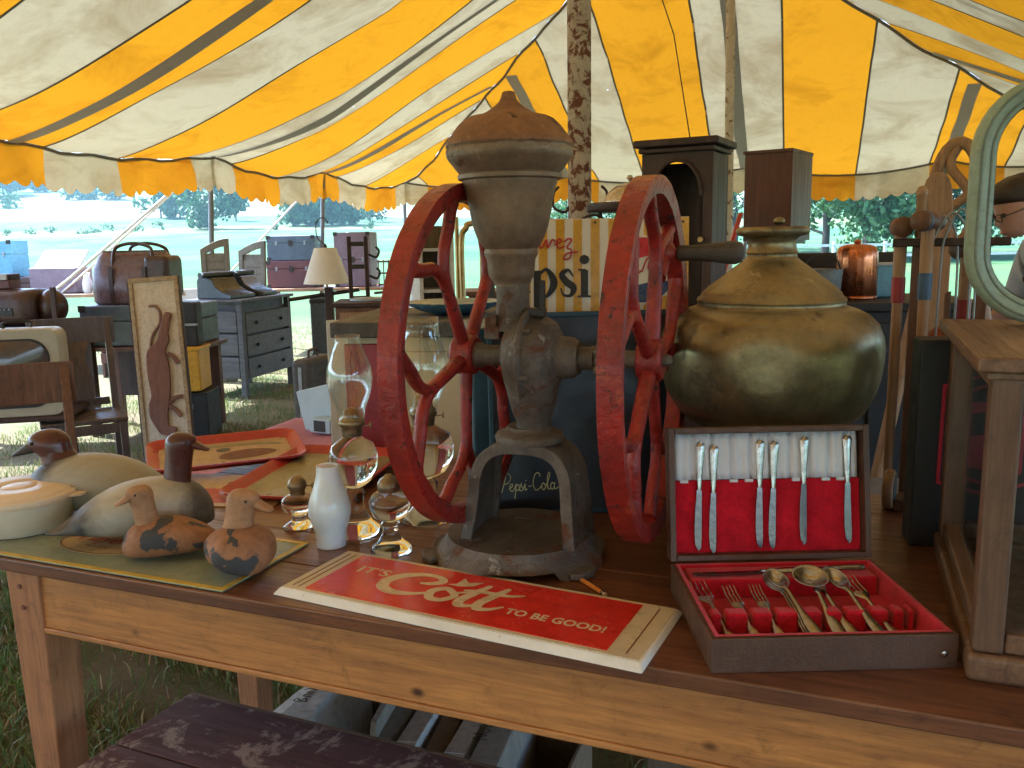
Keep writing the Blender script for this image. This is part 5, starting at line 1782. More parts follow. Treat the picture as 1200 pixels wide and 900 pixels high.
# black board with red emblem, between case and croquet stand
k0 = tb3((Vector((.695, 1.436, 0)) - TORG).dot(TE), (Vector((.695, 1.436, 0)) - TORG).dot(TN))
eb = thing('emblem_board', 'black board with red hexagonal emblem behind the display case', 'sign', (k0.x, k0.y, TZ), -12)
MB().box((.115, .03, .183), (.23, .06, .366)).build('board', M['matt_black'], eb, bevel=.004)
FE = T(.112, -.0006, .205) @ RX(90)
em = MB()
def hexa_line(w_, h_, wd, inset=.35):
    P_ = [(0, h_ / 2 + .012), (w_ / 2, h_ / 2 - .006), (w_ / 2 * .98, -h_ / 2 + .010), (0, -h_ / 2 - .012), (-w_ / 2, -h_ / 2 + .006), (-w_ / 2 * .98, h_ / 2 - .010)]
    for i in range(6):
        a_, b_ = P_[i], P_[(i + 1) % 6]
        stroke(em, [(a_[0], a_[1]), (b_[0], b_[1])], wd, FE, 1)
hexa_line(.145, .185, .006)
hexa_line(.112, .150, .005)
em.build('emblem', M['emblem_red'], eb)
MB().prism([(-.040, .055), (.040, .058), (.040, -.052), (0, -.062), (-.040, -.055)], .0002, .0010, FE).build('emblem_field', M['emblem_red'], eb)
MB().prism([(-.026, .035), (-.006, .040), (-.006, .0), (-.026, -.003)], .0011, .0018, FE).build('emblem_mark', M['matt_black'], eb)

# ------------------------------------------------------------------ croquet stand at the back of the table
q0 = Vector((.800, 1.69, 0))
cq = thing('croquet_stand', 'wooden croquet stand with ball rack and small wheels behind the urn', 'croquet stand', (q0.x, q0.y, TZ), TANG - 8)
for x in (0, .115):
    MB().box((x, 0, .27), (.020, .022, .50)).build('upright', M['mid_wood'], cq, bevel=.003)
    MB().box((x, 0, .012), (.022, .15, .024)).build('foot', M['mid_wood'], cq, bevel=.003)
MB().box((.0575, 0, .527), (.20, .085, .016)).build('top_shelf', M['dark_wood'], cq, bevel=.003)
MB().box((.0575, .0, .085), (.0945, .05, .012)).build('bottom_shelf', M['mid_wood'], cq, bevel=.002)
for sgn in (-1, 1):
    MB().box((.0575, sgn * .030, .26), (.008, .008, .34)).build('rack_rail', M['mid_wood'], cq)
for x in (-.022,):
    wh = MB()
    wh.lathe([(.010, -.010), (.036, -.010), (.040, -.006), (.040, .006), (.036, .010), (.010, .010)], 28, T(x, -.058, .0402) @ RY(90))
    wh.build('wheel', M['light_wood'], cq, True)
    MB().lathe([(.030, -.011), (.030, .0112)], 24, T(x, -.058, .0402) @ RY(90)).build('tyre_face', M['rubber'], cq, True)
def ball(u, v, z_, m, label):
    p = Vector((q0.x, q0.y, TZ)) + Matrix.Rotation(R_(TANG - 8), 3, 'Z') @ Vector((u, v, z_))
    b = MB().ell((0, 0, 0), (.034, .034, .034), 24, 16)
    tag(b.build('croquet_ball', m, None, True, loc=p), label, 'ball')
for i, (m, nm) in enumerate([(M['ball_red'], 'rusty orange croquet ball lowest in the rack'), (M['ball_nat'], 'pale wooden croquet ball above the lowest orange one'), (M['ball_blue'], 'dark blue croquet ball in the rack'), (M['ball_red'], 'orange croquet ball topmost in the rack')]):
    ball(.0575, -.004, .127 + i * .0695, m, nm)
def mallet(u, v, ztop, band, label, tilt=0, head=True):
    p = Vector((q0.x, q0.y, TZ + .012)) + Matrix.Rotation(R_(TANG - 8), 3, 'Z') @ Vector((u, v, 0))
    t = thing('croquet_mallet', label, 'mallet', p, TANG - 8 + tilt)
    L_ = ztop - .012
    MB().lathe([(.008, .0), (.0095, .1), (.010, L_ - .14), (.012, L_ - .05), (.012, L_)], 12).build('shaft', M['light_wood'], t, True)
    MB().lathe([(.0128, L_ - .135), (.0128, L_ - .085)], 14).build('band', band, t, True)
    if head:
        MB().lathe([(.016, -.040), (.019, -.036), (.019, .036), (.016, .040)], 20, T(0, 0, L_ + .012) @ RX(90)).build('mallet_head', M['mid_wood'], t, True)
        MB().lathe([(.0196, .020), (.0196, .027)], 20, T(0, 0, L_ + .012) @ RX(90)).build('mallet_band', band, t, True)
mallet(-.030, -.020, .545, M['band_red'], 'croquet mallet with a red band, head level with the shelf', 12)
mallet(.020, -.062, .555, M['band_blue'], 'croquet mallet with blue banded shaft in front of the stand', -20)
mallet(.085, .030, .50, M['band_red'], 'croquet mallet with red band standing at the back of the stand', 30)
# end peg standing above the shelf
pg = thing('croquet_peg', 'banded wooden croquet end peg rising above the stand', 'peg', Vector((q0.x, q0.y, TZ + .5355)) + Matrix.Rotation(R_(TANG - 8), 3, 'Z') @ Vector((.0, .012, 0)), 0)
MB().lathe([(.009, 0), (.009, .08), (.011, .082), (.011, .09), (.007, .098), (.002, .1)], 12).build('peg_shaft', M['light_wood'], pg, True)
MB().lathe([(.0096, .03), (.0096, .045)], 12).build('band', M['band_blue'], pg, True)
# wire hoops hung over the shelf
for i, (du, dv, r_) in enumerate([(.045, -.047, .030), (.060, -.052, .036), (.074, -.057, .032)]):
    pts = [(-r_, 0, -.42), (-r_ * .95, 0, -.06), (-r_ * .7, 0, .015), (0, 0, .045 + i * .006), (r_ * .7, 0, .015), (r_ * .95, 0, -.06), (r_, 0, -.40)]
    p = Vector((q0.x, q0.y, TZ + .53)) + Matrix.Rotation(R_(TANG - 8), 3, 'Z') @ Vector((du, dv, 0))
    hp_ = MB().tube(cr(pts, 5), .0022, 6)
    tag(hp_.build('croquet_hoop', M['galv'], None, True, loc=p, rz=TANG + 10 - i * 14), ['grey wire croquet hoop hung in front of the stand shelf', 'wider grey wire croquet hoop hung over the shelf', 'grey wire croquet hoop hung outermost on the stand'][i], 'hoop')

# ================================================================== BEHIND THE TABLE
def boxes(lst):
    mb = MB()
    for c_, d_ in lst:
        mb.box(c_, d_)
    return mb
# cream enamel cabinet
ca = aty(392, 378, 2.3)
ccab = thing('enamel_cabinet', 'cream enamel cabinet with grey wooden top behind the oil lamps', 'cabinet', (ca.x + .03, 2.28, 0), -6)
CWc = .40
MB().box((CWc / 2, .22, .53), (CWc, .44, 1.06)).build('body', M['cream_enamel'], ccab, bevel=.01, seg=3)
MB().box((CWc / 2, .20, 1.081), (CWc + .05, .50, .040)).build('top', M['grey_wood'], ccab, bevel=.004)
MB().box((CWc * .66, -.006, .80), (CWc * .62, .012, .44)).build('door', M['cream_enamel'], ccab, bevel=.006)
hd = MB().tube(cr([(0, 0, 0), (0, -.025, .006), (0, -.03, .05), (0, -.025, .094), (0, 0, .1)], 4), .005, 8, M=T(CWc * .86, -.012, .86))
hd.build('door_handle', M['galv'], ccab, True)
MB().box((.05, -.008, .74), (.10, .016, .60)).build('crimson_panel', M['crimson'], ccab, bevel=.003)
bw = MB().lathe([(.05, 0), (.10, .012), (.135, .03), (.14, .036), (.12, .034), (.04, .022)], 40)
bp2 = aty(532, 372, 2.45)
tag(bw.build('enamel_bowl', M['blue_bowl'], None, True, loc=(bp2.x, 2.46, 1.1015)), 'wide shallow blue enamel bowl on top of the cream cabinet', 'bowl')
# tilted pale board leaning on the cabinet's end
pb = thing('metal_sheet', 'pale grey metal panel leaning beside the cream cabinet', 'panel', (ca.x - .07, 2.52, 0), 8)
MB().box((.06, .01, .54), (.13, .015, 1.08), RX(-3)).build('sheet', M['pale_grey'], pb, bevel=.003)
# low table with pink cloth behind the trays
lt = thing('low_table', 'low dark table under a dusty pink cloth behind the trays', 'table', (-1.22, 2.62, 0), TANG)
for x in (.05, .75):
    for y in (.05, .80):
        MB().box((x, y, .285), (.05, .05, .57)).build('leg', M['dark_wood'], lt)
MB().box((.40, .44, .58), (.84, .94, .022)).build('top', M['dark_wood'], lt, bevel=.003)
clm = MB()
V, Fc = [], []
nx, ny = 40, 32
for j in range(ny + 1):
    for i in range(nx + 1):
        x, y = -.06 + .92 * i / nx, -.06 + 1.0 * j / ny
        dx, dy = max(0, -.025 - x, x - .825), max(0, -.035 - y, y - .915)
        z_ = .5935 + .004 * math.sin(x * 21 + y * 9) - 3.2 * max(dx, dy)
        if max(dx, dy) > 0:
            z_ += .01 * math.sin((x + y) * 60)
        V.append((x, y, max(.46, z_) + .002))
for j in range(ny):
    for i in range(nx):
        q = j * (nx + 1) + i
        Fc.append((q, q + 1, q + nx + 2, q + nx + 1))
clm.add(V, Fc)
tag(clm.build('table_cloth', M['pink_cloth'], None, 80, loc=(-1.22, 2.62, 0), rz=TANG), 'dusty pink cloth spread over the low table', 'cloth')
# pale blue folding case and grey case on that table
p = atz(384, 503, .60)
sc1 = thing('picnic_case', 'pale blue open picnic case standing on the pink cloth', 'case', (p.x, p.y, .600), -28)
MB().box((0, 0, .085), (.20, .03, .17), T(0, 0, 0) @ RY(-14)).build('lid', M['pale_blue'], sc1, bevel=.005)
MB().box((.03, -.05, .030), (.10, .06, .055)).build('body', M['pale_blue'], sc1, bevel=.005)
MB().box((.03, -.0803, .030), (.055, .002, .042)).build('dark_panel', M['matt_black'], sc1)
p = aty(368, 440, 3.4)
cd = MB()
for k in range(3):
    cd.tube(cr([(-.02 + .03 * k, 0, .0), (.0, -.02, .04), (.03, .0, .055 + .01 * k), (.05, .02, .03), (.04 - .02 * k, -.03, .006)], 5), .004, 6)
pc = atz(402, 510, .602)
tag(cd.build('power_cord', M['rubber'], None, True, loc=(pc.x, pc.y, .6035)), 'coil of black cord lying on the pink cloth by the pale blue case', 'cord')
gb = thing('tool_case', 'worn grey upright case standing in the grass by the lamp post', 'case', (aty(368, 440, 4.6).x, 4.6, 0), -15)
MB().box((0, 0, .36), (.11, .30, .70)).build('shell', M['grey_wood'], gb, bevel=.03, seg=3)
MB().box((0, -.152, .36), (.02, .006, .62)).build('seam_strip', M['galv'], gb)
MB().tube(cr([(0, -.05, 0), (0, -.04, .035), (0, .04, .035), (0, .05, 0)], 4), .007, 8, M=T(0, 0, .71)).build('handle', M['leather_dark'], gb, True)

# ------------------------------------------------------------------ floor lamp
pl = aty(383, 330, 5.9)
fl_ = thing('floor_lamp', 'floor lamp with white cone shade on a dark wooden post', 'lamp', (pl.x, 5.9, 0), 0)
MB().lathe([(.16, 0), (.16, .03), (.05, .05)], 28).build('base', M['dark_wood'], fl_, True)
MB().box((.012, 0, .53), (.055, .055, .98)).build('post', M['dark_wood'], fl_, bevel=.006)
MB().lathe([(.158, 1.045), (.157, 1.048), (.075, 1.285), (.074, 1.288)], 40, cap=False).build('lamp_shade', M['shade_white'], fl_, True, solid=.002)
MB().tube([(0, 0, 1.02), (0, 0, 1.30)], .008, 8).build('stem', M['old_brass'], fl_, True)
MB().lathe([(.012, 1.285), (.014, 1.30), (.006, 1.315)], 12).build('finial', M['black_iron'], fl_, True)
MB().tube(cr([(0, 0, 1.31), (-.05, 0, 1.36), (-.05, 0, 1.46), (0, 0, 1.49), (.03, 0, 1.45)], 5), .004, 6).build('harp', M['black_iron'], fl_, True)
MB().tube([(-.26, -.03, .94), (.22, .0, 1.0)], .013, 8).build('cross_arm', M['black_iron'], fl_, True)
# ------------------------------------------------------------------ wooden phonograph cabinet with turntable
pw = aty(388, 350, 5.3)
ph = thing('phonograph_cabinet', 'small reddish wooden cabinet carrying an old record turntable', 'cabinet', (pw.x + .02, 5.3, 0), 4)
MB().box((.20, .2, .46), (.40, .40, .92)).build('body', M['mid_wood'], ph, bevel=.005)
MB().box((.20, .2, .935), (.44, .44, .028)).build('top', M['dark_wood'], ph, bevel=.004)
MB().box((.13, -.004, .74), (.20, .012, .30)).build('door', M['light_wood'], ph, bevel=.004)
MB().box((.20, -.004, .50), (.30, .012, .12)).build('drawer', M['mid_wood'], ph, bevel=.004)
MB().lathe([(.13, .952), (.13, .965), (.03, .967), (.005, .975)], 32, T(.2, .2, 0)).build('turntable', M['galv'], ph, True)
MB().tube([(.34, .3, .95), (.34, .3, 1.0), (.24, .12, 1.0)], .008, 8).build('tone_arm', M['black_iron'], ph, True)
ut = thing('upright_tool', 'dark upright cast iron frame with hooks behind the lamp shade', 'frame', (aty(416, 330, 5.6).x, 5.75, 0), 10)
for x in (-.055, .055):
    MB().box((x, 0, .68), (.028, .03, 1.36)).build('post', M['dark_wood'], ut, bevel=.003)
for z_ in (.6, .95, 1.16, 1.31):
    MB().box((0, 0, z_), (.0815, .022, .03)).build('cross_bar', M['black_iron'], ut)
for z_ in (1.1, 1.24):
    MB().tube(cr([(.07, 0, z_), (.12, 0, z_ - .02), (.14, 0, z_ + .02), (.12, 0, z_ + .05)], 4), .009, 6).build('hook', M['black_iron'], ut, True)
bk = thing('cabin_trunk', 'narrow black trunk standing on end behind the lamp post', 'trunk', (aty(372, 350, 6.6).x, 6.6, 0), 5)
MB().box((0, .2, .46), (.12, .4, .92)).build('shell', M['trunk_blue'], bk, bevel=.01)
for z_ in (.05, .46, .88):
    MB().box((0, -.004, z_), (.125, .01, .03)).build('band', M['black_iron'], bk)

# ------------------------------------------------------------------ grey dresser with typewriters
d0 = atz(290, 468, 0)
DA = math.degrees(math.atan2(.97, .24))
dr = thing('dresser', 'grey weathered three drawer dresser standing in the grass', 'dresser', (d0.x, d0.y, 0), DA)
DW, DDp, DH = .86, .50, .86
# local x runs along the drawer front, local -y faces the front, +y goes back (to the left)
for x in (.025, DW - .025):
    for y in (.025, DDp - .025):
        MB().box((x, y, (DH - .02) / 2), (.05, .05, DH - .02)).build('leg', M['grey_wood'], dr, bevel=.004)
for i in range(3):
    dz = .26 + i * .195
    dw = MB().box((DW / 2, .010, dz + .0), (DW - .11, .03, .178)).build('drawer', M['grey_wood'], dr, bevel=.004)
    for x in (DW * .25, DW * .75):
        MB().lathe([(.010, 0), (.017, .012), (.014, .022)], 12, T(x, -.006, dz) @ RX(90)).build('knob', M['black_iron'], dw, True)
MB().box((DW / 2, DDp / 2 + .02, .50), (DW - .102, DDp - .06, .66)).build('carcass', M['grey_wood'], dr)
for i in range(3):
    for x in (.012, DW - .012):
        MB().box((x, DDp / 2, .27 + i * .20), (.018, DDp - .11, .185)).build('side_panel', M['grey_wood'], dr, bevel=.006)
MB().box((DW / 2, DDp / 2, DH - .010), (DW + .05, DDp + .05, .024)).build('top', M['grey_wood'], dr, bevel=.004)
def typewriter(label, loc, rz):
    t = thing('typewriter', label, 'typewriter', loc, rz)
    b_ = MB()
    b_.loft([[(-.17, y, z0_), (.17, y, z0_), (.165, y, z1_), (-.165, y, z1_)] for y, z0_, z1_ in ((-.19, .0, .035), (-.10, .0, .06), (-.02, .0, .11), (.02, .0, .18), (.15, .0, .19), (.17, .0, .15))])
    b_.build('body', M['typewriter'], t, bevel=.01, seg=3)
    MB().tube([(-.21, .07, .205), (.21, .07, .205)], .022, 14).build('platen', M['rubber'], t, True)
    for sg in (-1, 1):
        MB().lathe([(.026, 0), (.026, .018)], 14, T(sg * .215, .07, .205) @ RY(90 * sg)).build('platen_knob', M['typewriter'], t, True)
    MB().box((0, .12, .222), (.34, .03, .012)).build('paper_rest', M['galv'], t)
    MB().tube([(-.22, .05, .21), (-.27, .02, .225), (-.285, -.01, .215)], .006, 6).build('carriage_lever', M['galv'], t, True)
    for r in range(4):
        for k in range(9):
            kx_ = -.13 + .029 * k + .008 * r
            MB().lathe([(.008, 0), (.010, .004)], 8, T(kx_, -.165 + r * .027, .045 + r * .014)).build('key', M['galv'], t)
    return t
D3 = Matrix.Translation(dr.location) @ RZ(DA)
for i, (x, y) in enumerate(((.21, .27), (.62, .27))):
    p = D3 @ Vector((x, y, DH + .0025))
    typewriter('black typewriter at the near end of the grey dresser top' if i == 0 else 'black typewriter at the far end of the grey dresser top', p, DA + (-6 if i == 0 else 8))
# ------------------------------------------------------------------ arched shutters behind
def shutter(label, px0, px1, pyt, D, rz, lean=-5):
    a_, b_ = aty(px0, pyt, D), aty(px1, pyt, D)
    w_ = (b_ - a_).length / max(.4, math.cos(R_(rz)))
    h_ = (a_.z + b_.z) / 2
    t = thing('arched_door', label, 'door', (a_.x, D, 0), rz)
    Mx = RX(lean)
    def arc(x):
        return h_ - .10 + .10 * math.sin(math.pi * x / w_ * .5 + .0)
    fr = MB()
    fr.box((.025, 0, (h_ - .10) / 2), (.05, .03, h_ - .10), Mx)
    fr.box((w_ - .025, 0, h_ / 2), (.05, .03, h_), Mx)
    fr.build('stile', M['shutter_wood'], t, bevel=.003)
    top = MB()
    n_ = 10
    poly = [(w_ * i / n_, arc(w_ * i / n_)) for i in range(n_ + 1)] + [(w_ * (n_ - i) / n_, arc(w_ * (n_ - i) / n_) - .07) for i in range(n_ + 1)]
    top.prism(poly, -.0165, .0165, Mx @ RX(90))
    top.build('top_rail', M['shutter_wood'], t, bevel=.003)
    MB().box((w_ / 2, 0, .06), (w_ - .101, .03, .12), Mx).build('rail', M['shutter_wood'], t, bevel=.003)
    MB().box((w_ / 2, 0, h_ * .52), (w_ - .101, .03, .07), Mx).build('rail', M['shutter_wood'], t, bevel=.003)
    MB().box((w_ / 2, .008, h_ * .46), (w_ - .103, .008, h_ * .88), Mx).build('back_panel', M['shutter_wood'], t)
    ns_ = int((h_ - .25) / .075)
    for k in range(ns_):
        z_ = .16 + k * .075
        if abs(z_ - h_ * .52) < .07:
            continue
        MB().box((w_ / 2, 0, z_), (w_ - .102, .012, .072), Mx @ T(0, 0, 0)).build('slat', M['shutter_wood'], t, bevel=.002)
shutter('taller arched wooden shutter door behind the near typewriter', 232, 264, 279, 8.25, 14)
shutter('shorter arched wooden shutter door leaning behind the far typewriter', 272, 306, 282, 8.9, -16)

# ------------------------------------------------------------------ trunk and bag stack with the carved panel
ts = aty(98, 400, 6.0)
dk = thing('low_desk', 'low dark brown wooden desk under the slate blue trunk', 'desk', (ts.x, 5.95, 0), -3)
for x in (.04, .80):
    for y in (.04, .40):
        MB().box((x, y, .30), (.06, .06, .60)).build('leg', M['red_wood'], dk, bevel=.003)
MB().box((.42, .22, .615), (.90, .50, .03)).build('top', M['red_wood'], dk, bevel=.004)
MB().box((.62, .02, .40), (.30, .03, .38)).build('drawer_front', M['red_wood'], dk, bevel=.004)
MB().box((.42, .38, .40), (.70, .02, .36)).build('back_panel', M['dark_wood'], dk)
def trunk(name, label, loc, rz, w_, d_, h_, m, cat='trunk', trim='black_iron', lidf=.38):
    t = thing(name, label, cat, loc, rz)
    hl = h_ * lidf
    MB().box((0, 0, (h_ - hl) / 2), (w_, d_, h_ - hl - .004)).build('body', m, t, bevel=.008)
    MB().box((0, 0, h_ - hl / 2), (w_ + .006, d_ + .006, hl)).build('lid', m, t, bevel=.012, seg=3)
    for sx in (-1, 1):
        for sz in (.02, h_ - .02):
            MB().box((sx * (w_ / 2 - .02), -d_ / 2 - .003, sz), (.05, .010, .045)).build('corner_cap', M[trim], t, bevel=.002)
    MB().box((0, -d_ / 2 - .006, h_ - hl), (.05, .010, .07)).build('latch', M[trim], t, bevel=.002)
    for sx in (-.3, .3):
        MB().box((w_ * sx, -d_ / 2 - .005, h_ - hl), (.025, .008, .05)).build('clasp', M['galv'], t, bevel=.002)
    return t
trunk('trunk', 'slate blue trunk with black fittings under the leather bag', (ts.x + .42, 6.17, .6305), -3, .80, .46, .285, M['trunk_blue'])
bgp = aty(158, 356, 6.05)
bag = thing('leather_bag', 'plump sky tinted brown leather travelling bag on the slate blue trunk', 'bag', (bgp.x, 6.12, .9165), -4)
rings = []
for z_, hw_, hd_ in ((0, .265, .12), (.02, .285, .135), (.12, .292, .135), (.25, .285, .11), (.33, .26, .065), (.365, .235, .03)):
    rings.append([(hw_ * math.copysign(abs(math.cos(6.28318 * i / 32)) ** .35, math.cos(6.28318 * i / 32)), hd_ * math.copysign(abs(math.sin(6.28318 * i / 32)) ** .45, math.sin(6.28318 * i / 32)), z_) for i in range(32)])
MB().loft(rings).build('body', M['leather'], bag, 70, wob=.004)
MB().box((.20, .0, .19), (.185, .25, .30)).build('end_panel', M['leather_dark'], bag, bevel=.04, seg=3)
MB().box((0, 0, .368), (.46, .03, .016)).build('frame_bar', M['leather_dark'], bag, bevel=.004)
for sg, o_ in ((-1, 0), (1, .05)):
    pts = [(-.12 + o_, sg * .10, .22), (-.12 + o_, sg * .07, .35), (-.09 + o_, sg * .05, .405), (.02 + o_, sg * .04, .425), (.13 + o_, sg * .05, .40), (.16 + o_, sg * .07, .35), (.16 + o_, sg * .10, .22)]
    MB().tube(cr(pts, 5), .012, 8).build('handle', M['leather_dark'], bag, True)
for x in (-.12, .12):
    MB().box((x, -.132, .14), (.035, .012, .25)).build('strap', M['leather_dark'], bag, bevel=.003)
# black case and yellow crate beside
bcx = aty(226, 385, 5.75)
ycr = thing('plastic_crate', 'yellow plastic crate on a black box beside the carved panel', 'crate', (bcx.x - .055, 5.70, .3305), 4)
MB().box((0, .14, .15), (.19, .27, .28)).build('shell', M['yellow_crate'], ycr, bevel=.01)
MB().box((0, .14, .297), (.205, .285, .020)).build('rim', M['yellow_crate'], ycr, bevel=.004)
bb = thing('black_box', 'black box in the grass under the yellow crate', 'box', (bcx.x - .045, 5.70, 0), 4)
MB().box((0, .16, .16), (.24, .32, .32)).build('body', M['matt_black'], bb, bevel=.008)
MB().box((0, .16, .3245), (.25, .33, .010)).build('lid', M['matt_black'], bb, bevel=.003)
MB().box((0, -.004, .24), (.05, .012, .03)).build('latch', M['galv'], bb)
bx2 = thing('black_case', 'upright black instrument case on the yellow crate', 'case', (bcx.x - .06, 5.86, .6385), 0)
MB().box((0, 0, .15), (.14, .12, .30)).build('shell', M['matt_black'], bx2, bevel=.012, seg=3)
MB().box((.0, -.065, .15), (.15, .014, .014)).build('seam_strip', M['galv'], bx2)
# the carved cougar panel
pA, pB = atz(171, 541, 0), atz(224, 533, 0)
cpn = thing('cougar_carving', 'tall pale panel with a carved russet cougar leaning on the trunk stack', 'panel', (pA.x, 5.15, 0), 2)
PWd, PHt = .305, 1.13
LM = RX(-7.5) @ RY(-3.4)
MB().box((PWd / 2, 0, PHt / 2), (PWd, .018, PHt), LM).build('board', M['plywood'], cpn, bevel=.003)
for x in (.014, PWd - .014):
    MB().box((x, -.013, PHt / 2), (.026, .012, PHt - .056), LM).build('border_strip', M['bark_edge'], cpn, bevel=.004, wob=.002)
for z_ in (.014, PHt - .014):
    MB().box((PWd / 2, -.013, z_), (PWd, .012, .026), LM).build('border_strip', M['bark_edge'], cpn, bevel=.004, wob=.002)
for x in (-.003, PWd + .003):
    MB().box((x, -.002, PHt / 2), (.008, .026, PHt), LM).build('edge_strip', M['dark_wood'], cpn)
# outline traced in the 900 px crop of [0,300,240,540]: px -> panel u,v
def cg(pts):
    out = []
    for x, y in pts:
        v_ = 1 - (y - 92) / (885 - 92)
        xl, xr = 570 + (628 - 570) * (1 - v_), 786 + (845 - 786) * (1 - v_)
        out.append(((x - xl) / (xr - xl) * PWd, v_ * PHt))
    return out
CPM = LM @ T(0, -.0095, 0) @ RX(90)
body = [(737, 246), (757, 258), (745, 285), (738, 320), (745, 370), (728, 410), (742, 470), (748, 560), (742, 630), (735, 680), (738, 735), (768, 745), (765, 770), (735, 780), (700, 768), (678, 735), (655, 690), (652, 640), (664, 600), (650, 520), (645, 440), (655, 400), (690, 370), (704, 320), (718, 270)]
MB().prism(cr(cg(body), 3, True), .0005, .018, CPM).build('carved_body', M['carving'], cpn, bevel=.004)
for nm, pts, wd in (('carved_tail', [(660, 216), (685, 216), (705, 240), (708, 275), (702, 300), (680, 330), (668, 360), (664, 395)], .013), ('carved_leg', [(735, 425), (760, 440), (782, 470)], .026), ('carved_leg', [(735, 650), (765, 670), (790, 700)], .026), ('carved_leg', [(740, 640), (765, 618), (798, 612)], .022), ('carved_leg', [(735, 330), (742, 290), (752, 255)], .02)):
    o_ = MB()
    pp = cr(cg(pts), 4)
    L_, R2 = [], []
    for i in range(len(pp)):
        a_, b_ = pp[max(0, i - 1)], pp[min(len(pp) - 1, i + 1)]
        t = Vector((b_[0] - a_[0], b_[1] - a_[1])).normalized() * wd / 2
        L_.append((pp[i][0] - t.y, pp[i][1] + t.x))
        R2.append((pp[i][0] + t.y, pp[i][1] - t.x))
    o_.prism(L_ + R2[::-1], .0005, .0145, CPM)
    o_.build(nm, M['carving'], cpn, bevel=.002)

# ------------------------------------------------------------------ television on a stool, chairs
def chair(name, label, loc, rz, m, sw=.42, sd=.40, sh=.45, bh=.95, splat=True, top=.13, bentw=0):
    t = thing(name, label, 'chair', loc, rz)
    sx = sw / 2 - .025
    for x in (-sx, sx):
        MB().hexa([(x - .014, -sd / 2 + .01, 0), (x + .014, -sd / 2 + .01, 0), (x + .014, -sd / 2 + .04, 0), (x - .014, -sd / 2 + .04, 0)], [(x - .019, -sd / 2 + .01, sh - .02), (x + .019, -sd / 2 + .01, sh - .02), (x + .019, -sd / 2 + .048, sh - .02), (x - .019, -sd / 2 + .048, sh - .02)]).build('leg', m, t, bevel=.003)
        mb = MB()
        mb.loft([[(x - .017, y - .017, z_), (x + .017, y - .017, z_), (x + .017, y + .017, z_), (x - .017, y + .017, z_)] for y, z_ in ((sd / 2 + .03, 0), (sd / 2 - .02, .22), (sd / 2 - .02, sh), (sd / 2 + .02, sh + .25), (sd / 2 + .08, bh))])
        mb.build('back_post', m, t, bevel=.004)
    MB().box((0, 0, sh - .008), (sw, sd - .04, .026)).build('seat', m, t, bevel=.008)
    for y in (-sd / 2 + .03,):
        MB().box((0, y, sh - .05), (sw - .09, .02, .05)).build('apron', m, t, bevel=.003)
    for x in (-sx, sx):
        MB().box((x, 0, .17), (.018, sd - .10, .02)).build('stretcher', m, t)
    tr = MB()
    n_ = 10
    rings = []
    for i in range(n_ + 1):
        x = -sw / 2 - .01 + (sw + .02) * i / n_
        b_ = -.025 * math.cos(math.pi * (i / n_ - .5)) + .0
        y = sd / 2 + .065 + .0 - b_
        rings.append([(x, y - .012, bh - top), (x, y + .012, bh - top), (x, y + .022, bh + .008), (x, y - .004, bh + .012)])
    tr.loft(rings)
    tr.build('top_rail', m, t, bevel=.004)
    if splat:
        sp = MB()
        sp.loft([[(-w_, y - .006, z_), (w_, y - .006, z_), (w_, y + .006, z_), (-w_, y + .006, z_)] for w_, y, z_ in ((.07, sd / 2 - .02, sh), (.085, sd / 2 + .005, sh + .15), (.05, sd / 2 + .03, sh + .27), (.08, sd / 2 + .07, bh - top + .01))])
        sp.build('splat', m, t, bevel=.003)
        MB().box((0, sd / 2 - .015, sh + .04), (sw - .10, .016, .04)).build('lower_rail', m, t, bevel=.003)
    return t
cA = aty(100, 382, 4.5)
chair('side_chair', 'dark slat back chair beside the old television', (cA.x + .01, 4.36, 0), -150 + 180, M['leather_wood'] if 'leather_wood' in M else wood('purple brown chair wood', (.115, .082, .075), (.06, .04, .037), 2, .4, 2.5, .2), .40, .40, .45, .93)
cB = aty(8, 440, 3.0)
chair('side_chair', 'brown chair with scooped top rail in front of the television', (cB.x + .02, 3.02, 0), 28, M['mid_wood'], .36, .38, .44, .86, False, .15)
tvp = aty(28, 480, 4.25)
stl = thing('wooden_stool', 'low dark wooden stool holding the television', 'stool', (tvp.x - .05, 4.28, 0), 12)
for x in (-.22, .22):
    for y in (-.14, .14):
        MB().hexa([(x - .016, y - .016, 0), (x + .016, y - .016, 0), (x + .016, y + .016, 0), (x - .016, y + .016, 0)], [(x * .9 - .02, y * .9 - .02, .47), (x * .9 + .02, y * .9 - .02, .47), (x * .9 + .02, y * .9 + .02, .47), (x * .9 - .02, y * .9 + .02, .47)]).build('leg', M['dark_wood'], stl)
MB().box((0, 0, .482), (.58, .40, .024)).build('seat', M['dark_wood'], stl, bevel=.005)
tv = thing('television', 'old cream cased television with rounded brown screen', 'television', (tvp.x - .06, 4.26, .4945), 14)
tvw, tvh = .56, .43
rings = []
for y, s_ in ((-.16, .985), (-.155, 1), (.02, .99), (.14, .86), (.2, .62)):
    rings.append([(q[0] * s_, y, q[1] * s_ * (1 if s_ > .9 else .95) + tvh / 2) for q in rrect(tvw, tvh, .05, 6)])
MB().loft(rings).build('cabinet', M['tv_cream'], tv, 40)
MB().prism(rrect(tvw - .09, tvh - .09, .09, 8), .0, .006, T(0, -.160, tvh / 2) @ RX(90)).build('screen_surround', M['matt_black'], tv, bevel=.003)
scm = MB()
V, Fc = [], []
rr_ = rrect(tvw - .11, tvh - .11, .085, 8)
for j in range(6):
    f_ = 1 - j / 5
    V += [(x * f_, -.1665 - .018 * (1 - f_ * f_), z_ * f_ + tvh / 2) for x, z_ in rr_]
nn = len(rr_)
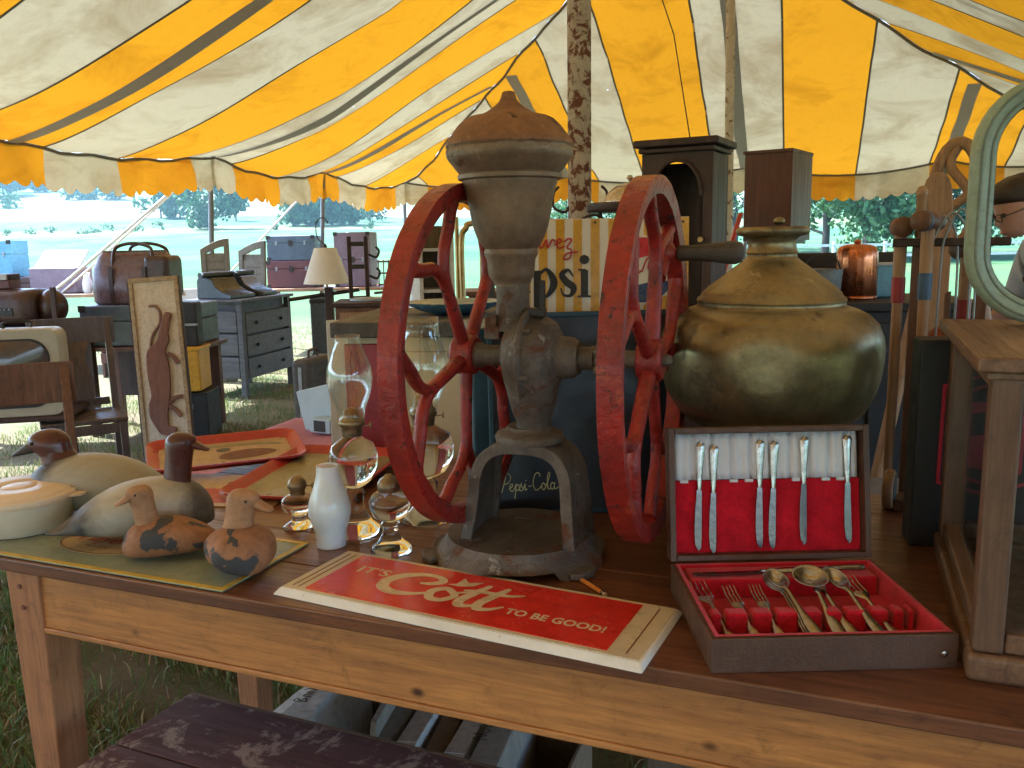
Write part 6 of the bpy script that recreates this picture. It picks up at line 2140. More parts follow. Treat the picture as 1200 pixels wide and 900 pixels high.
for j in range(5):
    for i in range(nn):
        k_ = (i + 1) % nn
        Fc.append((j * nn + i, j * nn + k_, (j + 1) * nn + k_, (j + 1) * nn + i))
scm.add(V, Fc)
scm.build('screen', M['screen'], tv, True)
MB().tube(cr([(-.06, 0, 0), (-.055, 0, .03), (.055, 0, .03), (.06, 0, 0)], 4), .007, 8, M=T(.06, 0, tvh - .003) @ RZ(20)).build('carry_handle', M['matt_black'], tv, True)
MB().box((-.1, .02, tvh + .003), (.12, .012, .008)).build('aerial_rest', M['galv'], tv)

# ------------------------------------------------------------------ left table with cases
lp = aty(-30, 380, 5.5)
lt2 = thing('trestle_table', 'dark wooden table carrying the brown leather cases', 'table', (lp.x - .30, 5.36, 0), 3)
MB().box((.40, .28, .805), (1.02, .60, .03)).build('top', M['dark_wood'], lt2, bevel=.004)
for x in (-.05, .85):
    for y in (.05, .50):
        MB().box((x, y, .395), (.05, .05, .79)).build('leg', M['dark_wood'], lt2)
MB().box((.885, -.012, .93), (.03, .03, .29)).build('corner_post', M['dark_wood'], lt2, bevel=.003)
cse = thing('leather_case', 'long rounded brown leather case with a studded strap', 'case', (lp.x + .16, 5.58, .8205), 2)
rings = []
for x in (-.40, -.385, -.2, 0, .15, .235, .25):
    s_ = 1 if -.39 < x < .24 else .9
    rings.append([(x, .15 * s_ * math.copysign(abs(math.cos(6.28318 * i / 28)) ** .6, math.cos(6.28318 * i / 28)), .12 + .12 * s_ * math.copysign(abs(math.sin(6.28318 * i / 28)) ** .6, math.sin(6.28318 * i / 28))) for i in range(28)])
MB().loft(rings).build('body', M['leather_dark'], cse, 60, wob=.002)
MB().box((-.02, -.148, .10), (.30, .014, .05)).build('strap', M['matt_black'], cse, bevel=.004)
for k in range(10):
    MB().ell((-.15 + k * .029, -.157, .115), (.006, .004, .006), 8, 6).build('stud', M['galv'], cse, True)
MB().ell((.31, 0, .12), (.09, .10, .115), 20, 12).build('end_pouch', M['leather_dark'], cse, True)
rd = thing('table_radio', 'small red and grey radio on top of the long leather case', 'radio', (lp.x + .02, 5.60, 1.0615), 2)
MB().box((0, 0, .028), (.42, .14, .055)).build('body', M['trunk_maroon'], rd, bevel=.008)
MB().box((0, -.0712, .075), (.40, .012, .035)).build('grille', M['pale_grey'], rd, bevel=.003)
MB().box((0, .01, .075), (.42, .13, .040)).build('top', M['dark_wood'], rd, bevel=.006)

# ------------------------------------------------------------------ far stalls out in the sun
def stall(label, x0, x1, D, top, name='display_table'):
    a_, b_ = aty(x0, 300, D), aty(x1, 300, D)
    w_ = b_.x - a_.x
    t = thing(name, label, 'table', (a_.x, D, 0), 0)
    MB().box((w_ / 2, .35, top - .02), (w_, .8, .035)).build('top', M['light_wood'], t, bevel=.004)
    for x in (.06, w_ - .06):
        for y in (.05, .65):
            MB().box((x, y, (top - .038) / 2), (.05, .05, top - .038)).build('leg', M['mid_wood'], t)
    return a_.x, w_
x0, w_ = stall('long wooden table out in the sun carrying stacked trunks', 300, 470, 10.4, .80)
pq = aty(341, 300, 10.6)
trunk('trunk', 'maroon trunk under the faded blue one on the outdoor table', (pq.x, 10.75, .8005), 3, .60, .42, .33, M['trunk_maroon'], lidf=.3)
trunk('trunk', 'faded blue trunk stacked on the maroon one on the outdoor table', (pq.x + .01, 10.75, 1.1325), 1, .58, .40, .30, M['trunk_blue'], lidf=.3)
pq = aty(415, 300, 10.6)
trunk('trunk', 'tall mauve trunk standing beside the trunk stack outdoors', (pq.x, 10.75, .8005), -4, .44, .42, .66, M['trunk_mauve'], lidf=.5)
pq = aty(450, 300, 10.3)
rck = thing('wire_rack', 'red lattice rack at the end of the outdoor trunk table', 'rack', (pq.x - .10, 10.5, .8005), 0)
for k in range(6):
    MB().box((k * .06, 0, .16), (.012, .012, .32)).build('bar', M['trunk_maroon'], rck)
for z_ in (.02, .16, .30):
    MB().box((.15, .013, z_), (.33, .012, .02)).build('rail', M['trunk_maroon'], rck)
stall('sunlit wooden table with a cream tray box and odds and ends', -40, 215, 9.2, .84)
pq = aty(54, 300, 9.2)
tyb = thing('tray_box', 'open cream tray box tilted up on the sunlit table', 'box', (pq.x, 9.45, .8405), -3)
MB().box((0, .02, .14), (.52, .34, .27)).build('body', M['trunk_mauve'], tyb, bevel=.01)
MB().box((0, 0, 0), (.50, .36, .03), T(0, .04, .345) @ RX(38)).build('lid', M['plank_white'], tyb, bevel=.006)
MB().box((0, 0, .018), (.44, .30, .006), T(0, .04, .345) @ RX(38)).build('lid_lining', M['shade_white'], tyb)
pq = aty(5, 300, 9.4)
trunk('trunk', 'sky blue painted chest standing on a brick red case', (pq.x - .12, 9.55, 1.0225), 0, .42, .34, .40, M['trunk_sky'], 'chest')
trunk('trunk', 'flat brick red case under the sky blue chest', (pq.x - .10, 9.55, .8405), 2, .52, .40, .18, M['trunk_maroon'], 'case')
for i, (px, h_, r_, m_, lb_) in enumerate([(98, .22, .05, 'shade_white', 'slim white jug on the sunlit table'), (112, .15, .07, 'trunk_mauve', 'mauve round crock on the sunlit table'), (125, .2, .045, 'pale_grey', 'pale grey tall tin on the sunlit table')]):
    pq = aty(px, 300, 9.3)
    jg = MB().lathe([(r_ * .7, 0), (r_, h_ * .15), (r_, h_ * .5), (r_ * .6, h_ * .8), (r_ * .75, h_)], 20)
    tag(jg.build('jug', M[m_], None, True, loc=(pq.x, 9.32, .8405)), lb_, 'jug')
rc = thing('book_crate', 'small open red brown crate behind the leather bag', 'crate', (aty(106, 322, 8.6).x, 8.7, 0), 5)
for z_ in (.2, .6, .98):
    MB().box((.13, 0, z_), (.30, .02, .10)).build('slat', M['red_wood'], rc)
    MB().box((.13, .30, z_), (.30, .02, .10)).build('slat', M['red_wood'], rc)
for x in (-.01, .27):
    MB().box((x, .15, .52), (.02, .28, 1.04)).build('end_panel', M['red_wood'], rc)
# wheel chair / cart with spoked wheel in the sun
stall('sunlit low table beyond the shutters', 205, 232, 9.8, .70)

for px_, D_, rz_, lb_ in ((214, 8.9, 25, 'white painted chair standing out in the sun beyond the trunk'), (470, 9.6, -30, 'white painted chair out in the sun past the mauve trunk')):
    q_ = aty(px_, 300, D_)
    chair('garden_chair', lb_, (q_.x, D_, 0), rz_, M['plank_white'], .42, .40, .44, .86)
q_ = aty(150, 300, 10.5)
bkw = thing('cart_wheel', 'spoked iron cart wheel leaning out in the sun', 'wheel', (q_.x, 10.5, 0), 20)
MB().tube([(.36 * math.cos(R_(a)), 0, .375 + .36 * math.sin(R_(a))) for a in range(0, 360, 10)], .018, 8, closed=True).build('rim', M['steel_pole'], bkw, True)
for a in range(0, 360, 36):
    MB().tube([(.03 * math.cos(R_(a)), 0, .375 + .03 * math.sin(R_(a))), (.35 * math.cos(R_(a)), 0, .375 + .35 * math.sin(R_(a)))], .009, 6).build('spoke', M['steel_pole'], bkw, True)
MB().lathe([(.045, -.04), (.05, 0), (.045, .04)], 16, T(0, 0, .375) @ RX(90)).build('hub', M['steel_pole'], bkw, True)
# ------------------------------------------------------------------ middle distance seen through the flywheel
bc = aty(492, 280, 4.6)
bcs = thing('corner_shelf', 'old grey wooden shelf unit with white edges behind the flywheel', 'shelf', (bc.x, 4.6, 0), 14)
hS = 1.40
for x in (0, .17):
    MB().box((x, .12, hS / 2), (.02, .26, hS)).build('side_panel', M['plank_white'], bcs, bevel=.002)
MB().box((.085, .245, hS / 2), (.149, .012, hS)).build('back_panel', M['shutter_wood'], bcs)
for z_ in (.15, .55, .83, 1.05, 1.27):
    MB().box((.085, .118, z_), (.149, .236, .016)).build('shelf_board', M['plank_white'], bcs)
bd = aty(540, 280, 5.2)
bed = thing('brass_headboard', 'brass bed headboard with curved corner tube behind the grinder', 'headboard', (bd.x, 5.25, 0), -6)
MB().tube(cr([(0, 0, 0), (0, 0, .9), (0, 0, 1.30), (.03, 0, 1.39), (.10, 0, 1.42), (.6, 0, 1.42), (1.0, 0, 1.40), (1.04, 0, 1.3), (1.05, 0, 0)], 6), .018, 10).build('frame_tube', M['old_brass'], bed, True)
MB().tube([(0, 0, .62), (1.05, 0, .62)], .014, 8).build('lower_rail', M['old_brass'], bed, True)
for k in range(6):
    x = .12 + k * .155
    MB().tube([(x, 0, .62), (x, 0, 1.42)], .010, 8).build('spindle', M['old_brass'], bed, True)
MB().tube([(-.03, .02, 0), (-.03, .02, 1.46)], .013, 8).build('side_tube', M['old_brass'], bed, True)
wb = thing('wooden_chest', 'worn brown wooden chest behind the brass headboard', 'chest', (bd.x + .02, 5.6, 0), 3)
MB().box((.25, .2, .48), (.5, .4, .96)).build('body', M['mid_wood'], wb, bevel=.006)
MB().box((.25, .2, .975), (.54, .44, .03)).build('lid', M['mid_wood'], wb, bevel=.004)
for x in (.12, .38):
    MB().box((x, -.006, .66), (.22, .014, .40)).build('door', M['mid_wood'], wb, bevel=.006)

# ------------------------------------------------------------------ clock case
kp = aty(752, 170, 2.62)
kq = aty(838, 158, 2.54)
KA = math.degrees(math.atan2(kq.y - kp.y, kq.x - kp.x))
KW = (kq - kp).length
KH = kp.z
clk = thing('clock_case', 'tall dark wooden clock case with empty arched opening', 'clock case', (kp.x, kp.y, 0), KA - 6)
for x in (.012, KW - .012):
    MB().box((x, .10, KH / 2 - .015), (.022, .17, KH - .03)).build('side_panel', M['dark_wood'], clk, bevel=.002)
MB().box((KW / 2, .18, KH / 2 - .02), (KW - .046, .012, KH - .05)).build('back_panel', M['dark_wood'], clk)
MB().box((KW / 2, .09, KH), (KW + .04, .23, .022)).build('cornice', M['dark_wood'], clk, bevel=.006)
MB().box((KW / 2, .09, KH - .020), (KW + .014, .205, .014)).build('moulding', M['dark_wood'], clk, bevel=.004)
# front with arch
ar = KW / 2 - .032
zc0 = KH - .155
poly = [(0, 1.02), (.028, 1.02), (.028, zc0)] + [(KW / 2 - ar * math.cos(math.pi * i / 16), zc0 + .105 * math.sin(math.pi * i / 16)) for i in range(1, 16)] + [(KW - .028, zc0), (KW - .028, 1.02), (KW, 1.02), (KW, KH - .028), (0, KH - .028)]
fm_ = MB()
fm_.prism(poly, -.012, 0, T(0, .002, 0) @ RX(90))
fm_.build('arched_front', M['dark_wood'], clk, bevel=.002)
tm = MB()
tm.tube([(KW / 2 - ar * math.cos(math.pi * i / 16), -.002, zc0 + .105 * math.sin(math.pi * i / 16)) for i in range(17)], .006, 6)
tm.build('arch_trim', M['dark_wood'], clk, True)
MB().box((KW / 2, .006, .51), (KW - .002, .02, 1.0)).build('lower_door', M['dark_wood'], clk, bevel=.004)
MB().lathe([(.006, 0), (.008, .012)], 10, T(KW - .03, -.002, 1.30) @ RX(90)).build('knob', M['old_brass'], clk, True)
MB().box((KW / 2, .10, .02), (KW + .03, .22, .04)).build('plinth', M['dark_wood'], clk, bevel=.006)

# black cabinet, wooden box on a pedestal, copper boiler
k1 = aty(880, 350, 3.25)
bcab = thing('black_cabinet', 'long black cabinet behind the brass urn', 'cabinet', (k1.x, 3.05, 0), -8)
MB().box((.34, .25, .52), (.78, .50, 1.04)).build('body', M['matt_black'], bcab, bevel=.006)
MB().box((.34, .25, 1.055), (.82, .54, .030)).build('top', M['matt_black'], bcab, bevel=.004)
for x in (.15, .53):
    MB().box((x, -.006, .55), (.34, .016, .90)).build('door', M['matt_black'], bcab, bevel=.004)
p_ = aty(925, 190, 3.12)
ped = thing('wooden_box', 'plain red brown wooden box raised on a short post', 'box', (p_.x + .0, 3.10, 1.0705), -35)
MB().box((0.0, .12, .375), (.012, .24, .31), T(0, 0, 0)).build('side_panel', M['red_wood'], ped)
MB().box((-.086, .006, .375), (.160, .012, .31)).build('front_panel', M['red_wood'], ped, bevel=.001)
MB().box((-.166, .126, .375), (.012, .226, .31)).build('side_panel', M['red_wood'], ped)
MB().box((-.080, .234, .375), (.158, .012, .31)).build('back_panel', M['red_wood'], ped)
MB().box((-.083, .12, .536), (.182, .25, .012)).build('top_board', M['red_wood'], ped, bevel=.002)
MB().box((-.083, .12, .2135), (.150, .21, .012)).build('bottom_board', M['red_wood'], ped)
MB().box((-.083, .12, .112), (.055, .055, .19)).build('post', M['red_wood'], ped, bevel=.003)
MB().box((-.083, .12, .008), (.15, .18, .016)).build('foot', M['red_wood'], ped, bevel=.003)
cpp = aty(1008, 360, 3.15)
cb_ = thing('copper_boiler', 'shiny copper boiler with rounded shoulders on the black cabinet', 'boiler', (cpp.x, 3.2, 1.0705), 0)
n_ = 64
rings = []
for r_, z_ in ((.066, 0), (.072, .006), (.072, .15), (.070, .175), (.062, .192), (.045, .200), (.02, .203)):
    rings.append([((r_ * (1 + (.03 if i % 4 == 0 and r_ > .06 else 0))) * math.cos(6.28318 * i / n_), (r_ * (1 + (.03 if i % 4 == 0 and r_ > .06 else 0))) * math.sin(6.28318 * i / n_), z_) for i in range(n_)])
MB().loft(rings).build('body', M['copper'], cb_, 60)
MB().lathe([(.074, 0), (.076, .004), (.076, .012), (.073, .014)], 40).build('foot_band', M['copper'], cb_, True)
MB().lathe([(.010, .2), (.014, .212), (.006, .220)], 16).build('knob', M['copper'], cb_, True)
gp = aty(972, 340, 3.05)
gbk = thing('zinc_pail', 'small dented zinc pail beside the copper boiler', 'pail', (gp.x, 3.12, 1.0705), 0)
MB().lathe([(.055, 0), (.06, .004), (.068, .11), (.071, .116), (.066, .114), (.05, .02)], 28).build('body', M['galv'], gbk, True)
MB().tube(cr([(-.068, 0, .10), (-.05, .01, .15), (0, .015, .165), (.05, .01, .15), (.068, 0, .10)], 5), .003, 6).build('handle', M['black_iron'], gbk, True)
bt = aty(1035, 350, 3.3)
tt_ = thing('blue_tin', 'bright blue rectangular tin on the black cabinet', 'tin', (bt.x - .01, 3.28, 1.0705), -8)
MB().box((0, 0, .06), (.10, .06, .12)).build('body', M['trunk_sky'], tt_, bevel=.008)
MB().box((0, 0, .125), (.104, .064, .012)).build('lid', M['pale_grey'], tt_, bevel=.003)
# black instrument case lying on the cabinet, angled
ic = aty(985, 340, 3.5)
icx = thing('instrument_case', 'flat black instrument case propped at the back of the black cabinet', 'case', (ic.x - .02, 3.42, 1.0705), -12)
MB().box((0, 0, .09), (.42, .06, .16), RX(-12)).build('shell', M['matt_black'], icx, bevel=.02, seg=3)
MB().box((0, -.034, .095), (.43, .006, .008), RX(-12)).build('edge_trim', M['galv'], icx)
# red lever bar
r0, r1 = aty(842, 332, 2.9), aty(868, 250, 2.9)
rb = thing('red_bar', 'bright red flat bar leaning between clock case and wooden box', 'bar', (r0.x - .16, 2.86, 0), 0)
MB().tube([(0, 0, 0), (r0.x - (r0.x - .16), .02, r0.z), (r1.x - (r0.x - .16), .04, r1.z)], .016, 6, flat=(1, .5)).build('bar', mat('bright red paint', (.62, .05, .02), .4), rb, bevel=.002)
MB().lathe([(.022, -.006), (.022, .006)], 12, T(0, 0, 0.02)).build('foot', M['black_iron'], rb)
# dark stand with silver dish cover and scrolls, behind the striped sign
ds = aty(742, 252, 2.75)
dst = thing('plant_stand', 'dark iron plant stand behind the striped sign', 'stand', (ds.x, 2.9, 0), 0)
for a in (30, 150, 270):
    MB().tube(cr([(.15 * math.cos(R_(a)), .15 * math.sin(R_(a)), 0), (.05 * math.cos(R_(a)), .05 * math.sin(R_(a)), .4), (.03 * math.cos(R_(a)), .03 * math.sin(R_(a)), 1.0), (.10 * math.cos(R_(a)), .10 * math.sin(R_(a)), 1.40)], 6), .008, 8).build('leg', M['black_iron'], dst, True)
MB().lathe([(.02, 1.395), (.13, 1.395), (.135, 1.40), (.135, 1.42), (.12, 1.425)], 32).build('top', M['dark_wood'], dst, True)
for a in (200, 250):
    MB().tube([(-.12 + .045 * math.cos(R_(q)), -.08, 1.34 + .045 * math.sin(R_(q))) for q in range(0, 301, 20)], .005, 6).build('scroll', M['black_iron'], dst, True)
    break
dc = thing('dish_cover', 'domed silver dish cover on the dark iron plant stand', 'cover', (ds.x + .01, 2.9, 1.426), 0)
MB().lathe([(.085, 0), (.085, .008), (.075, .03), (.05, .052), (.02, .062)], 32).build('dome', M['silver'], dc, True)
MB().lathe([(.006, .06), (.005, .072), (.012, .078), (.006, .088)], 14).build('knob', M['silver'], dc, True)
# coat hooks round the rusty pole
for sg, lb_ in ((-1, 'curled black iron hook on the grinder side of the rusty pole'), (1, 'curled black iron hook on the clock side of the rusty pole')):
    hk = MB().tube(cr([(sg * .040, -.005, -.02), (sg * .06, -.02, -.04), (sg * .10, -.02, -.02), (sg * .10, -.02, .03), (sg * .08, -.02, .055)], 6), .0055, 8)
    tag(hk.build('coat_hook', M['black_iron'], None, True, loc=(px1.x, 3.3, aty(678, 236, 3.3).z)), lb_, 'hook')
# carved oval chair back and paddle beyond the croquet stand
ob_ = aty(1131, 228, 2.5)
ocb = thing('carved_chair', 'carved oval backed wooden chair standing past the croquet stand', 'chair', (ob_.x, 2.55, 0), -35)
pts = [(.062 * math.cos(R_(a)), 0, 1.42 + .145 * math.sin(R_(a))) for a in range(0, 360, 12)]
MB().tube(pts, .017, 12, closed=True).build('back_frame', M['light_wood'], ocb, True)
MB().tube(cr([(0, 0, 1.28), (-.03, 0, 1.36), (.03, 0, 1.42), (-.02, 0, 1.5), (0, 0, 1.56)], 5), .014, 8).build('carved_splat', M['light_wood'], ocb, True)
for x in (-.06, .06):
    MB().tube([(x * 3.2, 0.02, 0), (x * 3, 0, .5), (x, 0, 1.29)], [.018, .022, .018], 8).build('back_post', M['light_wood'], ocb, True)
for x in (-.19, .19):
    MB().tube([(x, -.40, 0), (x, -.40, .5)], [.014, .022], 8).build('leg', M['light_wood'], ocb, True)
MB().box((0, -.20, .52), (.44, .46, .04)).build('seat', M['grey_cloth'], ocb, bevel=.015, seg=3)
pd = aty(1099, 215, 2.2)
pdl = thing('wooden_paddle', 'plain rounded wooden paddle leaning beside the carved chair', 'paddle', (pd.x, 2.2, 0), -20)
MB().prism(cr([(-.035, .95), (-.04, 1.25), (-.032, 1.42), (0, 1.455), (.032, 1.42), (.04, 1.25), (.035, .95), (.014, .85), (-.014, .85)], 4, True), -.008, .008, RX(90)).build('blade', M['light_wood'], pdl, bevel=.003)
MB().lathe([(.014, 0), (.014, .9)], 12).build('shaft', M['light_wood'], pdl, True)

# ------------------------------------------------------------------ person browsing, seen through the window frame
pp = aty(1192, 250, 3.3)
per = thing('person', 'person with dark hair and glasses in a pale blue shirt, looking down', 'person', (pp.x + .235, 3.3, 0), 0)
def skin(name, verts, edges, radii, m, parent, root=0, sub=2):
    me = bpy.data.meshes.new(name)
    me.from_pydata(verts, edges, [])
    me.materials.append(m)
    o = bpy.data.objects.new(name, me)
    COL.objects.link(o)
    o.parent = parent
    md = o.modifiers.new('skin', 'SKIN')
    md.use_smooth_shade = True
    sv = me.skin_vertices[0].data if me.skin_vertices else None
    if sv is None:
        bm = bmesh.new()
        bm.from_mesh(me)
        bm.verts.layers.skin.verify()
        bm.to_mesh(me)
        bm.free()
        sv = me.skin_vertices[0].data
    for i, r_ in enumerate(radii):
        sv[i].radius = r_ if hasattr(r_, '__len__') else (r_, r_)
        sv[i].use_root = (i == root)
    ms = o.modifiers.new('sub', 'SUBSURF')
    ms.levels = ms.render_levels = sub
    return o
# facing -x (towards the grinder side), bending forward; origin between the feet
bv = [(.10, 0, .80), (.08, 0, .98), (.02, 0, 1.14), (-.06, 0, 1.24), (-.12, 0, 1.31), (-.17, 0, 1.37),
      (-.03, -.17, 1.22), (-.10, -.22, 1.00), (-.30, -.17, .94), (-.40, -.15, .97),
      (-.03, .17, 1.22), (-.08, .23, 1.00), (-.28, .18, .93), (-.38, .16, .96),
      (.09, -.09, .76), (.03, -.10, .42), (.06, -.10, .07), (-.09, -.11, .035),
      (.09, .09, .76), (.07, .10, .42), (.10, .10, .07), (-.05, .11, .035)]
be = [(0, 1), (1, 2), (2, 3), (3, 4), (4, 5), (3, 6), (6, 7), (7, 8), (8, 9), (3, 10), (10, 11), (11, 12), (12, 13), (0, 14), (14, 15), (15, 16), (16, 17), (0, 18), (18, 19), (19, 20), (20, 21)]
brd = [(.13, .11), (.12, .10), (.12, .10), (.10, .09), .055, .05, .06, .045, .037, .026, .06, .045, .037, .026, .085, .058, .042, .035, .085, .058, .042, .035]
body_o = skin('body', bv, be, brd, M['skin'], per)
# clothes a little outside the body
sv_ = [bv[i] for i in (0, 1, 2, 3)] + [(-.095, 0, 1.285)] + [bv[i] for i in (6, 7)] + [(-.16, -.205, .98)] + [bv[i] for i in (10, 11)] + [(-.14, .215, .98)]
skin('shirt', sv_, [(0, 1), (1, 2), (2, 3), (3, 4), (3, 5), (5, 6), (6, 7), (3, 8), (8, 9), (9, 10)], [(.175, .155), (.150, .13), (.145, .122), (.134, .12), .078, .092, .064, .058, .092, .064, .058], M['shirt'], per)
tv_ = [(.10, 0, .86), bv[14], bv[15], (.055, -.10, .10), bv[18], bv[19], (.095, .10, .10)]
skin('trousers', tv_, [(0, 1), (1, 2), (2, 3), (0, 4), (4, 5), (5, 6)], [(.165, .145), .105, .076, .062, .105, .076, .062], M['trouser'], per)
# head: lofted, tilted down
HM = T(-.215, 0, 1.385) @ RY(-24)
hd_ = MB()
rings = []
for z_, xf, xb, w_ in ((-.085, -.045, .03, .035), (-.075, -.085, .045, .052), (-.045, -.098, .068, .066), (-.02, -.098, .078, .071), (.01, -.100, .086, .074), (.035, -.092, .092, .076), (.065, -.094, .094, .076), (.095, -.082, .084, .068), (.118, -.05, .055, .048), (.127, -.015, .02, .018)):
    cx_, rx_ = (xf + xb) / 2, (xb - xf) / 2
    rings.append([(cx_ + rx_ * math.cos(6.28318 * i / 20), w_ * math.sin(6.28318 * i / 20), z_) for i in range(20)])
hd_.loft(rings, HM)
ho = hd_.build('head', M['skin'], per, 70, subsurf=1)
ns_ = MB()
ns_.loft([[(-.088, -.008, .028), (-.088, .008, .028), (-.102, .003, .026), (-.102, -.003, .026)], [(-.092, -.012, .0), (-.092, .012, .0), (-.118, .006, -.002), (-.118, -.006, -.002)], [(-.09, -.014, -.018), (-.09, .014, -.018), (-.110, .009, -.016), (-.110, -.009, -.016)]], HM)
ns_.build('nose', M['skin'], ho, 70, subsurf=1)
MB().ell((-.094, 0, -.046), (.008, .022, .006), 12, 8, HM).build('mouth', mat('lips', (.36, .15, .12), .5), ho, True)
for sg in (-1, 1):
    MB().ell((-.089, sg * .030, .022), (.010, .013, .009), 10, 8, HM).build('eye', M['text_black'], ho, True)
    MB().ell((.0, sg * .078, .0), (.020, .008, .032), 12, 8, HM).build('ear', M['skin'], ho, True)
hr = MB()
rings = []
for z_, xf, xb, w_ in ((-.03, .02, .095, .074), (.0, .0, .103, .084), (.035, -.03, .110, .089), (.058, -.088, .112, .091), (.08, -.106, .110, .088), (.105, -.104, .100, .082), (.130, -.075, .072, .062), (.142, -.02, .03, .028)):
    cx_, rx_ = (xf + xb) / 2, (xb - xf) / 2
    rings.append([(cx_ + rx_ * math.cos(6.28318 * i / 28), w_ * math.sin(6.28318 * i / 28), z_) for i in range(28)])
hr.loft(rings, HM)
hr.build('hair', M['hair'], per, 80, subsurf=1, wob=.009)
gg = MB()
for sg in (-1, 1):
    gg.tube([(-.110 + .004 * abs(math.sin(R_(a))), sg * .032 + .022 * math.cos(R_(a)), .018 + .015 * math.sin(R_(a))) for a in range(0, 360, 24)], .0022, 6, closed=True, M=HM)
    gg.tube([(-.107, sg * .053, .024), (-.06, sg * .077, .024), (.0, sg * .081, .022)], .0022, 6, M=HM)
gg.tube([(-.112, -.010, .020), (-.114, 0, .024), (-.112, .010, .020)], .002, 6, M=HM)
gg.build('glasses', M['text_black'], per, True)
for sg, hx, hy, hz_ in ((-1, -.40, -.15, .97), (1, -.38, .16, .96)):
    hm_ = MB()
    hm_.ell((hx - .035, hy, hz_), (.045, .036, .015), 14, 8)
    for k, (dy, L_) in enumerate(((-.026, .060), (-.009, .072), (.009, .068), (.026, .052))):
        hm_.tube(cr([(hx - .06, hy + dy, hz_ + .002), (hx - .06 - L_ * .5, hy + dy * 1.15, hz_ - .004), (hx - .06 - L_ * .85, hy + dy * 1.15, hz_ - .026), (hx - .06 - L_ * .8, hy + dy * 1.1, hz_ - .042)], 4), .0085, 8)
    hm_.tube(cr([(hx - .02, hy - sg * .03, hz_), (hx - .045, hy - sg * .055, hz_ - .008), (hx - .075, hy - sg * .06, hz_ - .022)], 4), .0095, 8)
    hm_.build('hand', M['skin'], per, True)
gch = thing('draped_chair', 'armchair under a grey cloth beside the browsing person', 'chair', (pp.x - .13, 2.75, 0), -20)
rings = []
for z_, s_ in ((0, 1.0), (.4, .95), (.8, .72), (1.06, .52), (1.135, .40), (1.15, .2)):
    rings.append([(.20 * s_ * (1 + .05 * math.sin(i * 1.9)) * math.cos(6.28318 * i / 36), .18 * s_ * (1 + .05 * math.sin(i * 1.9)) * math.sin(6.28318 * i / 36), z_) for i in range(36)])
MB().loft(rings).build('cloth', M['grey_cloth'], gch, 70)
for x in (-.12, .12):
    MB().tube([(x, -.14, 0), (x, -.14, .10)], .015, 8).build('leg', M['dark_wood'], gch, True)

# ================================================================== UNDER THE TABLE
# flaking maroon bench in the foreground
q1, q2, q3 = atz(222, 812, .45), atz(92, 902, .45), atz(600, 905, .45)
bx_dir = (Vector((q3.x, q3.y, 0)) - Vector((q1.x, q1.y, 0))).normalized()
BAng = math.degrees(math.atan2(bx_dir.y, bx_dir.x))
bn = thing('bench', 'low plank bench with flaking maroon paint in front of the table', 'bench', (q1.x, q1.y, 0), BAng)
BL, BWid = 1.25, .36
for k, (a_, b_) in enumerate(((0, .178), (.182, BWid))):
    MB().box((BL / 2, -(a_ + b_) / 2, .438), (BL, b_ - a_, .024)).build('seat_plank', M['maroon_bench'], bn, bevel=.003, wob=.001)
MB().box((BL / 2, .004, .436), (BL, .008, .026)).build('edge_strip', M['bench_edge'], bn, bevel=.002)
for x in (.12, BL - .12):
    MB().box((x, -BWid / 2, .212), (.03, BWid - .06, .424)).build('trestle_leg', M['maroon_bench'], bn, bevel=.003)
MB().box((BL / 2, -BWid / 2, .28), (BL - .272, .03, .09)).build('stretcher', M['maroon_bench'], bn, bevel=.003)
# cardboard box of card sleeves under the table
k0 = atz(352, 812, .33)
cbx = thing('cardboard_box', 'open cardboard box holding flat packs under the table', 'box', (k0.x - .01, k0.y - .215, 0), TANG + 2)
XW, XD, XH = .56, .34, .30
for (c_, d_) in (((XW / 2, 0, .13), (XW, .006, .26)), ((XW / 2, XD, XH / 2), (XW, .006, XH)), ((0, XD / 2, XH / 2), (.006, XD - .007, XH)), ((XW, XD / 2, XH / 2), (.006, XD - .007, XH))):
    MB().box(c_, d_).build('wall', M['card'], cbx)
MB().box((XW / 2, XD / 2, .006), (XW - .008, XD - .008, .006)).build('bottom', M['card'], cbx)
MB().box((-.035, XD / 2, XH - .035), (.005, XD - .01, .10), T(0, 0, 0) @ RY(-6)).build('flap', M['white_card'], cbx)
wr_ = MB()
Mw = T(XW - .13, -.0036, .16) @ RX(90) @ Matrix.Diagonal((.05, .05, 1, 1))
for pts in ([(.0, .0), (.1, .8), (.3, .9), (.4, .5), (.1, .4)], [(.5, .1), (.7, .5), (.9, .2), (.6, .0), (.5, .3)], [(1.0, .0), (1.2, .9), (1.0, 1.0), (1.3, .1)]):
    stroke(wr_, pts, .12, Mw)
wr_.build('marker_scrawl', M['text_black'], cbx)
CX = Matrix.Translation(cbx.location) @ RZ(TANG + 4)
def pack(label, x, y, z_, size, m, rz, rx, ry=0, txt=None):
    t = thing('card_pack', label, 'pack', (0, 0, 0), 0, 'flat packs in the cardboard box')
    t.matrix_world = CX @ T(x, y, z_) @ RZ(rz) @ RX(rx) @ RY(ry)
    MB().box((0, 0, size[2] / 2), size).build('sleeve', m, t, bevel=.002)
    MB().box((0, -size[1] * .0, size[2] + .0006), (size[0] * .92, size[1] * .8, .0012)).build('top_edge', m, t)
    if txt:
        txt(t, size)
